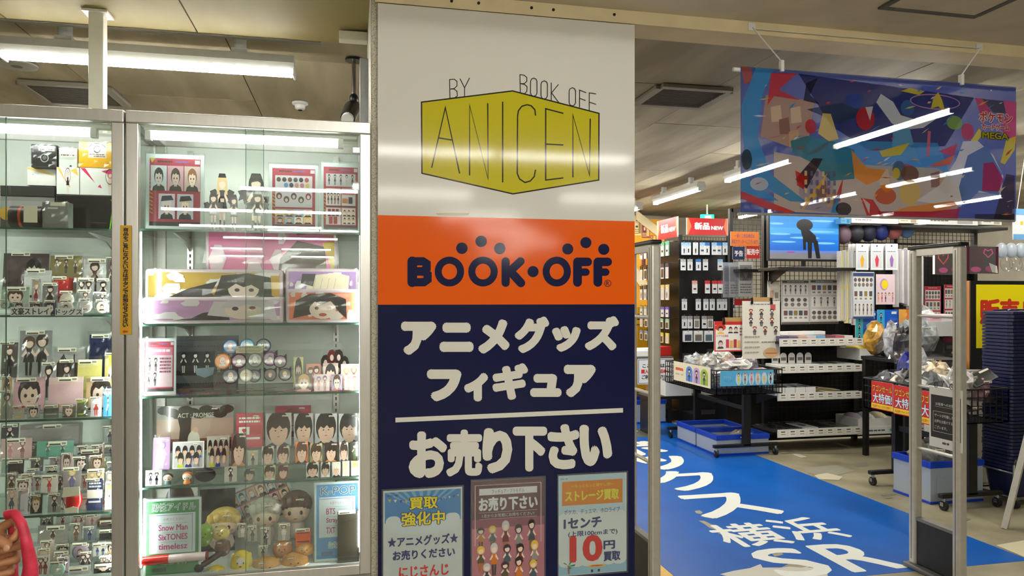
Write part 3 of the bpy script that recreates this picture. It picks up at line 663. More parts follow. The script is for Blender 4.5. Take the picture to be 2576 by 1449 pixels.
def item(case, row, x0, x1, yt, kind, c1, c2, c3, name, label, cat='card', th=.008, tg=True, bg=True, tilt=.1, border=None, yb=None):
    x, Y, z, wd, ht = place(case, row, x0, x1, yt)
    if yb: z2_ = PY((x0 + x1) / 2, yb, Y).z; ht -= z2_ - z; z = z2_
    ht = max(ht, .02); wd -= .004
    lb = label + ', ' + SHELFNAME[case]
    if kind == 'badge':
        r = wd / 2
        o = B().lathe([(r * .97, 0), (r, .002), (r * .92, .005), (r * .5, .0075), (.001, .008)], 24).obj(name, paper(c1), None, (x, Y, z + r + (ht - 2 * r if ht > 2 * r else 0)), (math.pi / 2 - .06, 0, 0), smooth=True)
        tag(o, lb, cat); s = Pr(lambda u, v: ((u - .5) * 1.3 * r, (.5 - v) * 1.3 * r)); s.ell(.5, .5, .62, .62, c1); s.face(.1, .05, .9, .95, None, c3, cloth=c2)
        ob = s.b; ob.v = [(a, c, .0082 - b_) for a, b_, c in ob.v]; ob.obj('print', GLOSSY, o)
        if bg:
            bb = link('clear_bag', BAGS[R.randrange(4)], o, (0, -r * 1.15, .010), (-math.pi / 2, 0, 0), scale=(r * 2.3, 1, r * 2.35))
        if tg: t_ = link('price_tag', TAGM, o, (0, r * 1.28, .014), (-math.pi / 2, 0, 0), scale=(r * 1.7, 1, r * .42))
        return o
    o = B().box(-wd / 2, 0, 0, wd / 2, th, ht).obj(name, paper(border or c1), None, (x, Y, z), (-tilt, 0, R.uniform(-.06, .06) if not border else 0))
    tag(o, lb, cat); m = .035 if border else 0.0
    s = Pr(lambda u, v: ((u - .5) * (wd - 2 * m * wd), ht * m + (1 - v) * ht * (1 - 2 * m))); s.asp = wd / ht
    draw(s, kind, c1, c2, c3); s.obj(o, 'print', GLOSSY, (0, -.0003, 0))
    if bg: bag(o, wd, ht, -.004)
    if tg: price(o, min(wd * .92, .066), R.uniform(-.1, .15) * wd, -.018 if bg else -.002, ht * R.uniform(.98, 1.04))
    return o
K, W_, G_, PK, BR, NV, RD, YL, BL, TL = (30, 28, 32), (232, 230, 226), (150, 150, 150), (232, 176, 186), (92, 64, 50), (28, 36, 78), (190, 36, 40), (240, 204, 70), (60, 130, 214), (126, 190, 170)
for case, x0, x1, lb in (('L2', -1.6, -.86, 'clear stepped riser under the bagged goods, second shelf of edge showcase'), ('L3', -1.6, -.86, 'clear stepped riser under pink cards, third shelf of edge showcase'),
                         ('L4', -1.6, -.86, 'clear stepped riser under the red purse, fourth shelf of edge showcase'), ('L5', -1.6, -.86, 'clear stepped riser on the floor of edge showcase'), ('R4', -.74, .03, 'clear stepped riser under the portrait cards, fourth shelf of pillar showcase')):
    riser(case, x0, x1, lb)
L_ = [
 ('L2', 3, 4, 121, 637, 'off', (88, 72, 74), K, (24, 24, 28), 'art_board', 'dark brown art board with a black-haired portrait'), ('L2', 3, 123, 205, 643, 'multi', (156, 142, 92), G_, BR, 'sticker_sheet', 'olive sheet of six small printed figures'),
 ('L2', 3, 207, 266, 652, 'fig', W_, BR, (70, 50, 40), 'postcard', 'white card with a brown-coated figure and purple flag'), ('L2', 3, 268, 292, 650, 'fig', (110, 96, 100), K, BR, 'acrylic_charm', 'dark charm in a bag at the shelf end'),
 ('L2', 2, 56, 128, 680, 'plain', (226, 226, 222), (206, 206, 200), K, 'paper_pouch', 'white paper pouch with a small emblem'), ('L2', 2, 130, 172, 697, 'plain', RD, (220, 90, 60), K, 'red_tin', 'red tin peeking out of a bag'),
 ('L2', 2, 190, 236, 700, 'two', (160, 158, 156), NV, K, 'acrylic_stand', 'grey bag with two navy figures'), ('L2', 2, 240, 277, 702, 'fig', (150, 148, 146), K, K, 'acrylic_charm', 'black-clad charm with crossed arms'), ('L2', 2, 279, 293, 692, 'fig', (120, 110, 104), K, BR, 'acrylic_charm', 'narrow bagged charm by the shelf upright'),
 ('L2', 1, 0, 74, 722, 'por', (176, 190, 172), (90, 110, 90), BR, 'clear_file', 'pale green card with a brown-haired head'), ('L2', 1, 77, 101, 702, 'fig', (180, 176, 170), (150, 40, 44), (200, 170, 120), 'acrylic_charm', 'red-coated charm in a crinkled bag'), ('L2', 1, 104, 145, 713, 'fig', (130, 128, 128), K, K, 'acrylic_stand', 'tall black-coated standee in a bag'),
 ('L2', 1, 149, 189, 737, 'badge', (214, 206, 190), W_, (222, 202, 160), 'button_badge', 'cream-haired button badge'), ('L2', 1, 195, 233, 730, 'fig', (150, 150, 148), (120, 124, 130), BR, 'acrylic_charm', 'grey-suited charm with glasses'), ('L2', 1, 237, 276, 735, 'fig', (120, 118, 118), K, K, 'acrylic_charm', 'dark charm half hidden by badges'),
 ('L2', 0, 0, 26, 757, 'badge', (180, 190, 180), W_, (80, 110, 90), 'button_badge', 'green-rimmed button badge cut by the frame'), ('L2', 0, 32, 62, 758, 'por', (196, 194, 186), BR, (40, 30, 30), 'acrylic_charm', 'small dark-haired charm in the front row'), ('L2', 0, 72, 106, 760, 'por', (70, 70, 74), K, (36, 30, 34), 'acrylic_charm', 'near-black charm in the front row'),
 ('L2', 0, 109, 141, 757, 'por', (54, 60, 92), NV, K, 'acrylic_charm', 'navy charm in the front row'), ('L2', 0, 149, 187, 759, 'badge', (196, 186, 172), BR, (60, 44, 36), 'button_badge', 'button badge with dark brown hair'), ('L2', 0, 197, 234, 756, 'badge', (210, 208, 204), G_, (206, 200, 186), 'button_badge', 'button badge with pale silver hair'), ('L2', 0, 240, 276, 758, 'badge', (232, 226, 216), BR, (110, 66, 40), 'button_badge', 'white button badge with chestnut hair'),
 ('L3', 3, 0, 43, 862, 'fig', (86, 80, 78), K, BR, 'acrylic_stand', 'black winged standee at the frame edge'), ('L3', 3, 46, 128, 832, 'two', (150, 150, 150), K, BR, 'acrylic_stand', 'large clear bag with two black-suited figures'), ('L3', 3, 220, 277, 842, 'plain', NV, (40, 48, 92), (190, 190, 200), 'folded_cloth', 'navy folded cloth in a bag'),
 ('L3', 3, 134, 214, 878, 'scene', (190, 186, 182), (74, 54, 50), (40, 34, 34), 'art_print', 'dark art print of a room with stairs'),
 ('L3', 2, 100, 140, 912, 'fig', (170, 168, 164), K, K, 'acrylic_stand', 'bow-tied black-suited standee with open arms'), ('L3', 2, 145, 186, 905, 'fig', (70, 58, 56), (120, 126, 134), K, 'art_card', 'dark card with a grey figure'), ('L3', 2, 191, 255, 905, 'plain', (238, 224, 130), (244, 234, 160), (226, 206, 100), 'memo_card', 'plain pale yellow card'), ('L3', 2, 260, 292, 890, 'por', (222, 206, 130), (90, 110, 90), (236, 206, 70), 'acrylic_charm', 'yellow-haired charm in a bag'),
 ('L3', 1, 0, 28, 950, 'por', (236, 190, 140), BR, BR, 'postcard', 'orange card cut by the frame'), ('L3', 1, 31, 112, 951, 'por', (238, 186, 196), (196, 150, 180), (62, 44, 50), 'postcard', 'pink card with a curly dark-haired head'), ('L3', 1, 119, 208, 950, 'plain', (238, 196, 200), (244, 210, 206), (236, 170, 130), 'postcard', 'plain pink watercolour card'), ('L3', 1, 213, 292, 952, 'por', (234, 196, 150), BR, (56, 44, 40), 'postcard', 'pale orange card with a dark head'),
 ('L3', 0, 0, 32, 982, 'fig', (170, 164, 150), G_, BR, 'acrylic_charm', 'grey charm in a tall bag'), ('L3', 0, 34, 62, 1022, 'plain', (190, 180, 160), RD, YL, 'key_charm', 'red and yellow charm in a bag'), ('L3', 0, 66, 101, 1020, 'por', (176, 174, 168), G_, K, 'acrylic_charm', 'black-bobbed charm in a bag'), ('L3', 0, 108, 148, 1018, 'band', (110, 112, 100), (80, 84, 72), (190, 190, 170), 'rubber_strap', 'khaki strap in a clear bag'),
 ('L3', 0, 155, 190, 1018, 'por', (110, 108, 80), BR, (150, 110, 90), 'acrylic_charm', 'olive-backed charm with pink-brown hair'), ('L3', 0, 192, 222, 1005, 'plain', (96, 98, 70), (180, 196, 60), (180, 196, 60), 'rubber_strap', 'lime green oval strap'), ('L3', 0, 226, 256, 1000, 'fig', (196, 192, 192), (180, 50, 50), (232, 232, 232), 'acrylic_charm', 'white-haired charm with a red scarf'), ('L3', 0, 258, 293, 978, 'sky', (70, 140, 222), K, BR, 'clear_file', 'sky blue clear file with small figures'),
 ('L4', 4, 0, 46, 1066, 'fig', (70, 66, 72), K, K, 'acrylic_stand', 'black standee in a bag at the frame edge'), ('L4', 4, 49, 198, 1068, 'plain', (178, 168, 166), (150, 140, 138), (96, 88, 88), 'cloth_roll', 'wide grey-pink folded cloth'), ('L4', 4, 260, 292, 1072, 'fig', (180, 180, 178), (90, 90, 96), G_, 'acrylic_stand', 'grey standee in a tall clear bag'),
 ('L4', 3, 0, 80, 1104, 'two', (230, 190, 186), (214, 150, 150), (222, 160, 150), 'acrylic_board', 'pink board with two seated figures'), ('L4', 3, 90, 186, 1110, 'two', TL, (90, 150, 130), (84, 130, 118), 'acrylic_board', 'teal board with two green-haired figures'), ('L4', 3, 202, 256, 1130, 'two', (110, 84, 70), (150, 50, 44), (54, 40, 36), 'postcard', 'brown card with two red-coated figures'),
 ('L4', 2, 18, 60, 1157, 'plain', (62, 46, 50), (84, 60, 64), (130, 110, 110), 'booklet', 'dark maroon booklet in a bag'), ('L4', 2, 66, 102, 1182, 'por', (170, 166, 182), G_, (120, 116, 140), 'acrylic_charm', 'lilac-grey charm behind white tags'), ('L4', 2, 112, 150, 1170, 'por', (186, 184, 180), K, (130, 130, 134), 'acrylic_charm', 'silver-haired charm in black'), ('L4', 2, 152, 182, 1140, 'por', (232, 196, 200), (190, 120, 130), BR, 'postcard', 'pale pink card above black bust charm'), ('L4', 2, 184, 222, 1148, 'por', (120, 110, 104), K, K, 'postcard', 'card with a near-black head'), ('L4', 2, 226, 262, 1145, 'por', (150, 120, 90), BR, BR, 'postcard', 'brown card beside the near-black head'),
 ('L4', 1, 36, 78, 1203, 'por', (230, 222, 206), YL, BR, 'acrylic_charm', 'cream charm with a yellow corner'), ('L4', 1, 100, 146, 1195, 'fig', (226, 216, 206), (206, 50, 46), (230, 130, 60), 'acrylic_charm', 'orange-haired charm in a red skirt'), ('L4', 1, 156, 204, 1176, 'fig', (160, 150, 150), (110, 110, 160), YL, 'acrylic_charm', 'yellow-haired charm in violet'), ('L4', 1, 216, 262, 1180, 'two', (224, 200, 160), (190, 140, 80), (226, 196, 110), 'sticker_set', 'gold sheet with two fair-haired figures'), ('L4', 1, 266, 293, 1186, 'por', (206, 186, 196), (150, 120, 170), (222, 200, 170), 'postcard', 'lilac card by the shelf upright'),
 ('L4', 0, 12, 44, 1230, 'fig', (222, 206, 196), (80, 90, 110), (226, 180, 160), 'acrylic_charm', 'pale card with a slim blue-grey figure'), ('L4', 0, 48, 70, 1232, 'plain', (226, 216, 222), (210, 170, 180), (196, 190, 196), 'acrylic_charm', 'shiny pinkish bag between charms'), ('L4', 0, 74, 106, 1244, 'por', (40, 34, 34), K, (150, 120, 70), 'scalloped_card', 'square black card with a gold figure'), ('L4', 0, 118, 154, 1242, 'fig', (170, 168, 168), K, K, 'acrylic_charm', 'small black charm in a glinting bag'), ('L4', 0, 216, 258, 1206, 'band', (36, 46, 92), (236, 230, 210), (220, 220, 214), 'ticket_card', 'navy card with a cream label'), ('L4', 0, 262, 293, 1212, 'por', (236, 210, 190), (230, 160, 150), (240, 196, 90), 'postcard', 'cream card with an orange-haired head'),
 ('L5', 3, 244, 292, 1308, 'plain', (120, 60, 50), (200, 110, 60), (226, 130, 130), 'carton', 'small red-brown carton behind the bags'), ('L5', 2, 92, 172, 1322, 'fig', (170, 164, 152), (96, 62, 66), (110, 84, 60), 'acrylic_stand', 'maroon-cloaked standee in a crumpled bag'), ('L5', 2, 176, 206, 1316, 'fig', (150, 146, 136), (120, 76, 50), (90, 60, 44), 'acrylic_stand', 'narrow brown standee in a bag'), ('L5', 2, 208, 242, 1322, 'fig', (130, 136, 140), (46, 56, 110), (50, 56, 90), 'acrylic_stand', 'blue-cloaked standee in a bag'), ('L5', 2, 248, 292, 1330, 'plain', (70, 66, 62), (90, 84, 78), (60, 54, 50), 'booklet', 'dark grey booklet in a bag'),
 ('L5', 1, 92, 126, 1378, 'por', (206, 190, 160), (190, 130, 110), (222, 180, 130), 'acrylic_charm', 'peach-haired charm beside pink bag'), ('L5', 1, 132, 174, 1385, 'por', (190, 184, 160), (200, 170, 90), (214, 190, 120), 'acrylic_charm', 'blond charm in a clear bag'), ('L5', 1, 180, 226, 1383, 'badge', (170, 150, 170), K, (110, 80, 60), 'oval_brooch', 'mauve oval brooch with a dark flower'), 
 ('L5', 0, 124, 166, 1420, 'badge', (176, 206, 190), (190, 214, 200), (170, 200, 186), 'oval_brooch', 'pale green brooch at the lower edge'), ('L5', 0, 172, 228, 1424, 'plain', (190, 190, 188), (206, 206, 204), (150, 150, 150), 'blister_pack', 'clear crinkled blister pack at the lower edge'), ('L5', 0, 234, 286, 1416, 'por', (56, 54, 54), K, (196, 150, 120), 'postcard', 'black card with a pale head'),
]
for a in L_:
    item(*a, th=.05 if a[9] in ('carton', 'cloth_roll', 'folded_cloth', 'red_tin') else .004, cat=a[9].replace('_', ' ').split()[-1] if a[9] != 'art_board' else 'card')
# loose bagged charms filling the gaps between the rows
r = random.Random(5); FC = [((214, 206, 196), (150, 60, 60)), ((120, 112, 110), (40, 38, 44)), ((206, 190, 200), (120, 100, 160)), ((226, 222, 214), (60, 90, 140)), ((150, 140, 120), (90, 60, 44)), ((230, 200, 190), (206, 110, 110)), ((176, 184, 176), (70, 110, 90)), ((236, 226, 180), (200, 160, 60))]
for case, row, xs, yt, wd_ in (('L4', 3, (70, 200, 240, 272), 1122, 34), ('L4', 2, (10, 84, 132, 206, 246, 280), 1160, 34), ('L4', 1, (20, 60, 90, 150, 206, 240), 1200, 34), ('L4', 0, (30, 60, 140, 212, 250), 1250, 30), ('L5', 3, (110, 150, 190, 226), 1300, 36), ('L5', 1, (110, 150, 205, 246, 276), 1368, 38), ('L5', 0, (100, 150, 206, 262), 1400, 34)):
    for i, cx in enumerate(xs):
        c1, c2 = FC[r.randrange(8)]; o = item(case, row, cx - wd_ / 2, cx + wd_ / 2, yt + r.uniform(-6, 6), r.choice(('fig', 'por', 'two', 'fig')), c1, c2, r.choice((K, BR, (226, 196, 130), (110, 90, 120))), 'bagged_charm', 'bagged charm, %s from the frame, tucked behind row %s' % (ORD[i], ('one', 'two', 'three', 'four')[row]), 'charm', th=.003); o.location.y += .026 + .004 * (i % 3); o['group'] = 'charms tucked between the rows'
# red padded purse
x, Y, z, wd, ht = place('L4', 0, 160, 208, 1222)
o = B().ell((0, 0, ht * .45), wd * .5, .02, ht * .45, 16, 10).obj('padded_purse', mat('red_vinyl', (196, 30, 30), .25, coat=.4), None, (x, Y, z), smooth=True)
tag(o, 'glossy red padded purse with cream flap, fourth shelf, edge showcase', 'purse')
B().prism([(-wd * .46, ht * .62), (wd * .46, ht * .66), (wd * .42, ht * 1.0), (-wd * .4, ht * .98)], -.022, -.018).obj('flap', CREAM, o)
B().prism([(-wd * .3, -.0), (wd * .36, .0), (wd * .36, ht * .2), (wd * .1, ht * .24), (-wd * .32, ht * .18)], -.021, -.018).obj('paper_insert', CREAM, o)
# cut-out title lettering along the second shelf
for t, px0, px1, py0, py1, lb in (('文豪ストレイ', 28, 124, 775, 791, 'black brush-letter title cut-out, longer half on the shelf edge'), ('ドッグス', 141, 206, 778, 791, 'black brush-letter title cut-out, shorter half on the shelf edge')):
    poster('title_cutout', lb, (px0 - 2, py0 - 3, px1 + 2, py1 + 3), 2.972, lambda s: s.text(t, .03, .12, .97, .9, (36, 52, 46), .006, 2.5), .002, cat='label')

# boxes on the top shelf of the edge showcase
def carton(name, label, px, Y, dep, c, art=None, z=None, m=None, cat='box', film=False, bevel=.0015):
    a, b = PY(px[0], px[1], Y), PY(px[2], px[3], Y); a2, b2 = PY(px[0], px[3], Y), PY(px[2], px[1], Y)
    zt, zb = (a.z + b2.z) / 2, (a2.z + b.z) / 2
    if z is not None: zb = z
    wd, ht = b.x - a.x, zt - zb
    o = B().box(-wd / 2, 0, 0, wd / 2, dep, ht).obj(name, m or paper(c), None, ((a.x + b.x) / 2, Y, zb), bevel=bevel)
    tag(o, label, cat); s = sheet(wd - .003, ht - .003); s.asp = wd / ht
    if art: art(s); s.obj(o, 'print', GLOSSY, (0, -.0004, .0015))
    if film: bag(o, wd * .9, ht * .95, -.003)
    return o, wd, ht, zb + ht
def leafs(c, hair, cl, cx):
    def f(s):
        s.rect(0, 0, 1, 1, (238, 236, 230)); s.poly([(0, 0), (.14, 0), (.42, .55)], c); s.poly([(.6, .1), (.9, 0), (.98, .3)], c); s.poly([(.5, .7), (.56, .6), (.62, .75)], c)
        s.figure(cx, .08, .97, .34, hair, cl, legs=(240, 214, 200)); s.ring(cx, .3, .13, .3, .012, (50, 36, 40), wv=.03)
    return f
o1, w1, h1, z1_ = carton('black_case', 'long black case behind small boxes on top shelf, edge showcase', (140, 491, 292, 566), 3.12, .1, (24, 24, 26), lambda s: (s.rect(.02, .02, .98, .98, (30, 30, 32)), s.stroke([(.92, .1), (.96, .2), (.9, .96)], .02, (120, 200, 30)), s.rect(.45, .02, .46, .98, (20, 20, 22)), s.rect(.6, .75, .85, .77, (60, 60, 60))), ZL[0] + .001)
o2, w2, h2, z2a = carton('gift_carton', 'low dark gift carton stacked under the white box, top shelf', (0, 495, 138, 566), 3.14, .1, (66, 62, 60), lambda s: (s.rect(0, 0, 1, .12, (130, 128, 124)), s.rect(0, .12, 1, .6, (150, 148, 146)), s.ell(.1, .5, .12, .2, (196, 150, 60)), s.ell(.55, .55, .1, .16, (200, 160, 80))), ZL[0] + .001)
zt_ = z1_ + .001
carton('flat_black_box', 'flat black box lying above the dark gift carton, top shelf', (0, 468, 137, 494), 3.14, .1, (34, 31, 30), None, z2a + .001)
o3, w3, h3, z3 = carton('figure_carton', 'white carton with orange shapes and a dark-haired figure, top shelf', (142, 421, 199, 490), 3.12, .1, (236, 234, 228), leafs((240, 190, 90), (210, 200, 190), (40, 36, 40), .5), zt_)
o3b, *_ = carton('figure_carton', 'white carton with gold wedge art, half behind the black box, top shelf', (68, 421, 140, 490), 3.16, .08, (238, 236, 230), lambda s: (s.rect(0, 0, 1, 1, (238, 236, 230)), s.poly([(0, .0), (.4, 0), (1, .45), (.85, .42), (0, .1)], (240, 204, 130)), s.ell(.2, .4, .02, .02, (180, 120, 60))), PY(100, 467, 3.16).z)
o4, w4, h4, z4 = carton('figure_carton', 'white carton with a pink-haired figure, top shelf', (201, 423, 291, 490), 3.12, .1, (236, 230, 230), leafs((214, 60, 100), (206, 70, 110), (226, 206, 180), .85), zt_)
carton('camera_box', 'black cube box with a silver lens print, top shelf', (78, 364, 143, 420), 3.13, .07, (22, 22, 24), lambda s: (s.rect(.03, .03, .97, .97, (26, 26, 28)), s.ring(.52, .58, .17, .2, .04, (150, 150, 150)), s.ell(.52, .58, .09, .1, (90, 90, 92)), s.rect(.28, .02, .92, .26, (232, 224, 196)), s.fake(.34, .16, .88, .25, 1, (90, 84, 70))), PY(100, 421, 3.13).z, film=True)
carton('mini_box', 'small pale box in clear film beside the yellow box, top shelf', (148, 372, 194, 420), 3.13, .06, (206, 208, 200), lambda s: (s.rect(0, 0, 1, .6, (186, 190, 180)), s.rect(.06, .18, .94, .45, (236, 230, 206)), s.fake(.1, .3, .9, .44, 1, (90, 80, 70)), s.rect(0, .68, 1, 1, (214, 216, 214)), s.rect(.6, .9, .72, .98, K)), z3 + .001, film=True)
carton('yellow_box', 'bright yellow box with a headband drawing, top shelf', (198, 357, 290, 420), 3.12, .1, (240, 178, 30), lambda s: (s.rect(0, 0, 1, 1, (242, 180, 30)), s.rect(.26, .0, .76, .62, (232, 224, 212)), s.ring(.5, .28, .1, .15, .03, K, wv=.04), s.stroke([(.28, .2), (.36, .08), (.5, .05), (.64, .08), (.74, .2)], .03, K, smooth=True), s.fake(.3, .45, .72, .6, 2, (120, 90, 80))), z4 + .001, film=True)
carton('grey_tin', 'small grey tin with a mirror lid, front of top shelf', (106, 508, 172, 556), 3.0, .05, (120, 122, 118), lambda s: (s.rect(.06, .1, .94, .85, (138, 140, 134)), s.rect(.2, .2, .6, .26, (230, 230, 226)), s.rect(.3, .0, .9, .14, (236, 228, 200))), ZL[0] + .001, film=True)
x, Y, z, wd, ht = place('L1', 0, 22, 104, 516)
o = B().cyl((-wd / 2, 0, ht * .5), (wd / 2, 0, ht * .5), ht * .5, 18).obj('lens_roll', mat('dark_brown_tube', (46, 36, 34), .35), None, (x, Y + .03, z), smooth=True)
tag(o, 'dark brown roll lying under a cream price label, top shelf', 'roll'); B().box(wd * .0, -ht * .52, ht * .22, wd * .42, -ht * .5, ht * .95).obj('price_label', CREAM, o); B().cyl((-wd * .2, 0, ht * .5), (-wd * .12, 0, ht * .5), ht * .505, 18).obj('orange_band', mat('orange_band', (170, 70, 30), .4), o, smooth=True)
# ================================================================== goods in the pillar showcase
CR = (196, 44, 72)
def lstand(o, wd, ht):
    B().box(-wd / 2 - .004, -.005, .0, wd / 2 + .004, -.0025, ht + .006).box(-wd / 2, .003, .003, wd / 2, .05, .005).obj('acrylic_stand', ACRYL, o)
def pinup(label, px, Y, z, art, tilt=.04):
    a, b = PY(px[0], px[1], Y), PY(px[2], px[1], Y); wd, ht = b.x - a.x, (a.z + b.z) / 2 - z
    o = B().box(-wd / 2, 0, 0, wd / 2, .002, ht).obj('display_poster', WHITE, None, ((a.x + b.x) / 2, Y, z + .001), (-tilt, 0, 0)); tag(o, label, 'poster')
    s = sheet(wd, ht); s.asp = wd / ht; art(s); s.obj(o, 'print', PRINT, (0, -.0003, 0)); lstand(o, wd, ht); return o
def head(s, t=True):
    s.rect(0, 0, 1, 1, (238, 238, 236)); s.rect(.06, .055, .94, .94, CR); s.rect(.06, .885, .94, .94, (44, 24, 30))
    s.fake(.2, .075, .45, .12, 1, (50, 20, 24), 4); s.fake(.5, .08, .75, .115, 1, (110, 110, 190), 6); s.rect(.84, .07, .93, .12, (236, 220, 224))
    for q in range(9): s.poly([(.065, .35 + q * .05), (.12, .37 + q * .05), (.12, .385 + q * .05), (.065, .365 + q * .05)], (226, 190, 40))
def artA(s):
    head(s); s.poly([(.06, .055), (.16, .055), (.1, .12)], (226, 190, 40))
    for i, (h, sk, bg) in enumerate((((30, 28, 34), (250, 232, 224), (238, 236, 238)), ((70, 46, 34), (248, 214, 196), (240, 180, 190)), ((150, 96, 56), (248, 220, 200), (240, 200, 190)))): s.face(.08 + .29 * i, .15, .355 + .29 * i, .48, bg, h, sk, (40, 34, 40), (140, 40, 50))
    for i, h in enumerate(((232, 230, 236), (224, 200, 150))):
        s.face(.22 + .32 * i, .52, .5 + .32 * i, .85, (226, 206, 222) if i == 0 else (206, 200, 214), h, (250, 224, 210), (44, 44, 56), (150, 40, 50)); s.poly([(.26 + .32 * i, .62), (.28 + .32 * i, .55), (.44 + .32 * i, .54), (.48 + .32 * i, .6)], (34, 32, 42))
def artB(s):
    head(s); s.rect(.12, .16, .88, .62, (240, 222, 224)); s.rect(.12, .65, .88, .87, (238, 214, 216))
    for i in range(6): s.ell(.19 + .115 * i, .22, .045, .035, [(90, 56, 44), (60, 44, 40), (120, 60, 50), (80, 74, 80), (40, 40, 44), (200, 60, 90)][i], 12)
    for i in range(5): s.ell(.34 + .11 * i, .3, .045, .035, [(90, 150, 200), (60, 60, 70), (220, 150, 130), (206, 120, 130), (230, 190, 90)][i], 12)
    for i in range(5): s.ell(.2 + .15 * i, .46 + .05 * (i % 2), .06, .05, [(120, 50, 50), (110, 70, 50), (100, 60, 70), (90, 80, 80), (150, 60, 80)][i], 12); s.ell(.2 + .15 * i, .47 + .05 * (i % 2), .03, .028, (244, 214, 200), 10)
    for i in range(4):
        for j in range(2): s.face(.13 + .19 * i, .66 + .105 * j, .31 + .19 * i, .76 + .105 * j, [(236, 206, 150), (206, 160, 130), (170, 200, 226), (236, 226, 210)][(i + j) % 4], [(200, 130, 60), (90, 56, 40), (226, 190, 100), (150, 90, 60)][(i * 3 + j) % 4])
def artC(s):
    head(s); s.rect(.12, .15, .88, .33, (240, 224, 226))
    for i in range(5): s.figure(.2 + .15 * i, .16, .31, .14, (40, 34, 36), [(60, 40, 44), (44, 40, 48), (130, 50, 56), (200, 190, 190), (70, 50, 50)][i])
    for (a, b, c, d) in ((.12, .36, .5, .6), (.52, .36, .88, .6), (.12, .63, .5, .87), (.52, .63, .88, .87)): s.rect(a, b, c, d, (240, 222, 224))
    for i in range(4): s.figure(.18 + .085 * i, .42, .58, .14, (60, 40, 40), [(120, 60, 60), (60, 50, 60)][i % 2])
    s.rect(.54, .38, .86, .44, (200, 60, 60)); s.rect(.54, .5, .68, .56, (190, 120, 60)); s.rect(.7, .48, .8, .57, (40, 44, 60))
    for i in range(3): s.rect(.17 + .1 * i, .65, .25 + .1 * i, .75, (140, 40, 50)); s.face(.17 + .1 * i, .66, .25 + .1 * i, .74)
    for i in range(2): s.rect(.2 + .12 * i, .76, .29 + .12 * i, .86, (150, 60, 60))
    for i in range(6): s.face(.55 + .11 * (i % 3), .65 + .11 * (i // 3), .65 + .11 * (i % 3), .75 + .11 * (i // 3), (236, 210, 190), [(60, 40, 40), (110, 60, 40), (40, 40, 44)][i % 3])
z = ZR[0]
pinup('crimson display poster with five uniformed portraits, top shelf, pillar showcase', (366, 388, 512, 570), 3.06, z, artA)
pinup('crimson display poster of round badges, top shelf, pillar showcase', (677, 414, 800, 572), 3.08, z, artB)
pinup('crimson display poster of goods in boxes, nearest the pillar on top shelf', (808, 410, 906, 572), 3.08, z, artC)
def standee(label, px0, px1, yt, row, hair, cloth, wings=True):
    x, Y, z, wd, ht = place('R1', row, px0, px1, yt)
    o = empty('figure_standee', label, 'standee', (x, Y, z), 0, 'winged standees on the top shelf')
    B().box(-wd * .3, -.02, 0, wd * .3, .02, .003).obj('stand_base', ACRYL, o, bevel=.001)
    b = B(); H = ht - .003; f = lambda pts, c, k: b.prism([(u * wd, .003 + H * (1 - v)) for u, v in pts], -.0012 - .0002 * k, .0012 + .0002 * k, c)
    e = lambda cu, cv, ru, rv, c, k, n=14: f([(cu + ru * math.cos(2 * math.pi * i / n), cv + rv * math.sin(2 * math.pi * i / n)) for i in range(n)], c, k)
    if wings:
        for q in (-1, 1): f([(.06 * q, .38), (.28 * q, .26), (.5 * q, .3), (.44 * q, .37), (.48 * q, .46), (.36 * q, .43), (.32 * q, .52), (.2 * q, .46)], (28, 24, 30), 1)
    sk = (246, 214, 196)
    for q in (-1, 1): f([(.03 * q, .58), (.13 * q, .58), (.11 * q, .8), (.05 * q, .8)], sk, 2); f([(.05 * q, .78), (.11 * q, .78), (.1 * q, 1), (.04 * q, 1)], (60, 44, 48), 3)
    f([(-.11, .28), (.11, .28), (.13, .4), (.2, .6), (-.2, .6), (-.13, .4)], cloth, 4); f([(-.08, .42), (.08, .42), (.07, .48), (-.07, .48)], sk, 5)
    for q in (-1, 1): f([(.1 * q, .3), (.25 * q, .45), (.2 * q, .48), (.08 * q, .38)], sk, 5)
    e(0, .15, .2, .13, hair, 6); f([(-.2, .14), (.2, .14), (.22, .36), (.12, .34), (.1, .2), (-.1, .2), (-.12, .34), (-.22, .36)], hair, 5)
    e(0, .18, .13, .085, sk, 7); f([(-.15, .16), (-.1, .06), (.1, .06), (.15, .16), (.05, .13), (-.05, .14)], hair, 8); f([(-.16, .07), (-.12, .0), (.12, .0), (.17, .07)], (34, 32, 40), 9)
    b.obj('figure_plate', GLOSSY, o); return o
standee('winged blond standee in a cap, rear row on the top shelf', 528, 590, 437, 1, (226, 196, 140), (34, 30, 36))
standee('long-haired dark winged standee, rear row on the top shelf', 598, 690, 437, 1, (44, 40, 44), (40, 36, 42))
standee('dark-haired winged standee in the front row beside five-portrait poster', 512, 562, 482, 0, (40, 32, 34), (36, 30, 36))
standee('shorter dark-haired standee without wings, middle of front row', 567, 610, 490, 0, (48, 38, 40), (60, 50, 56), False)
standee('brown-haired winged standee in the front row beside badge poster', 618, 678, 482, 0, (84, 60, 50), (40, 34, 38))
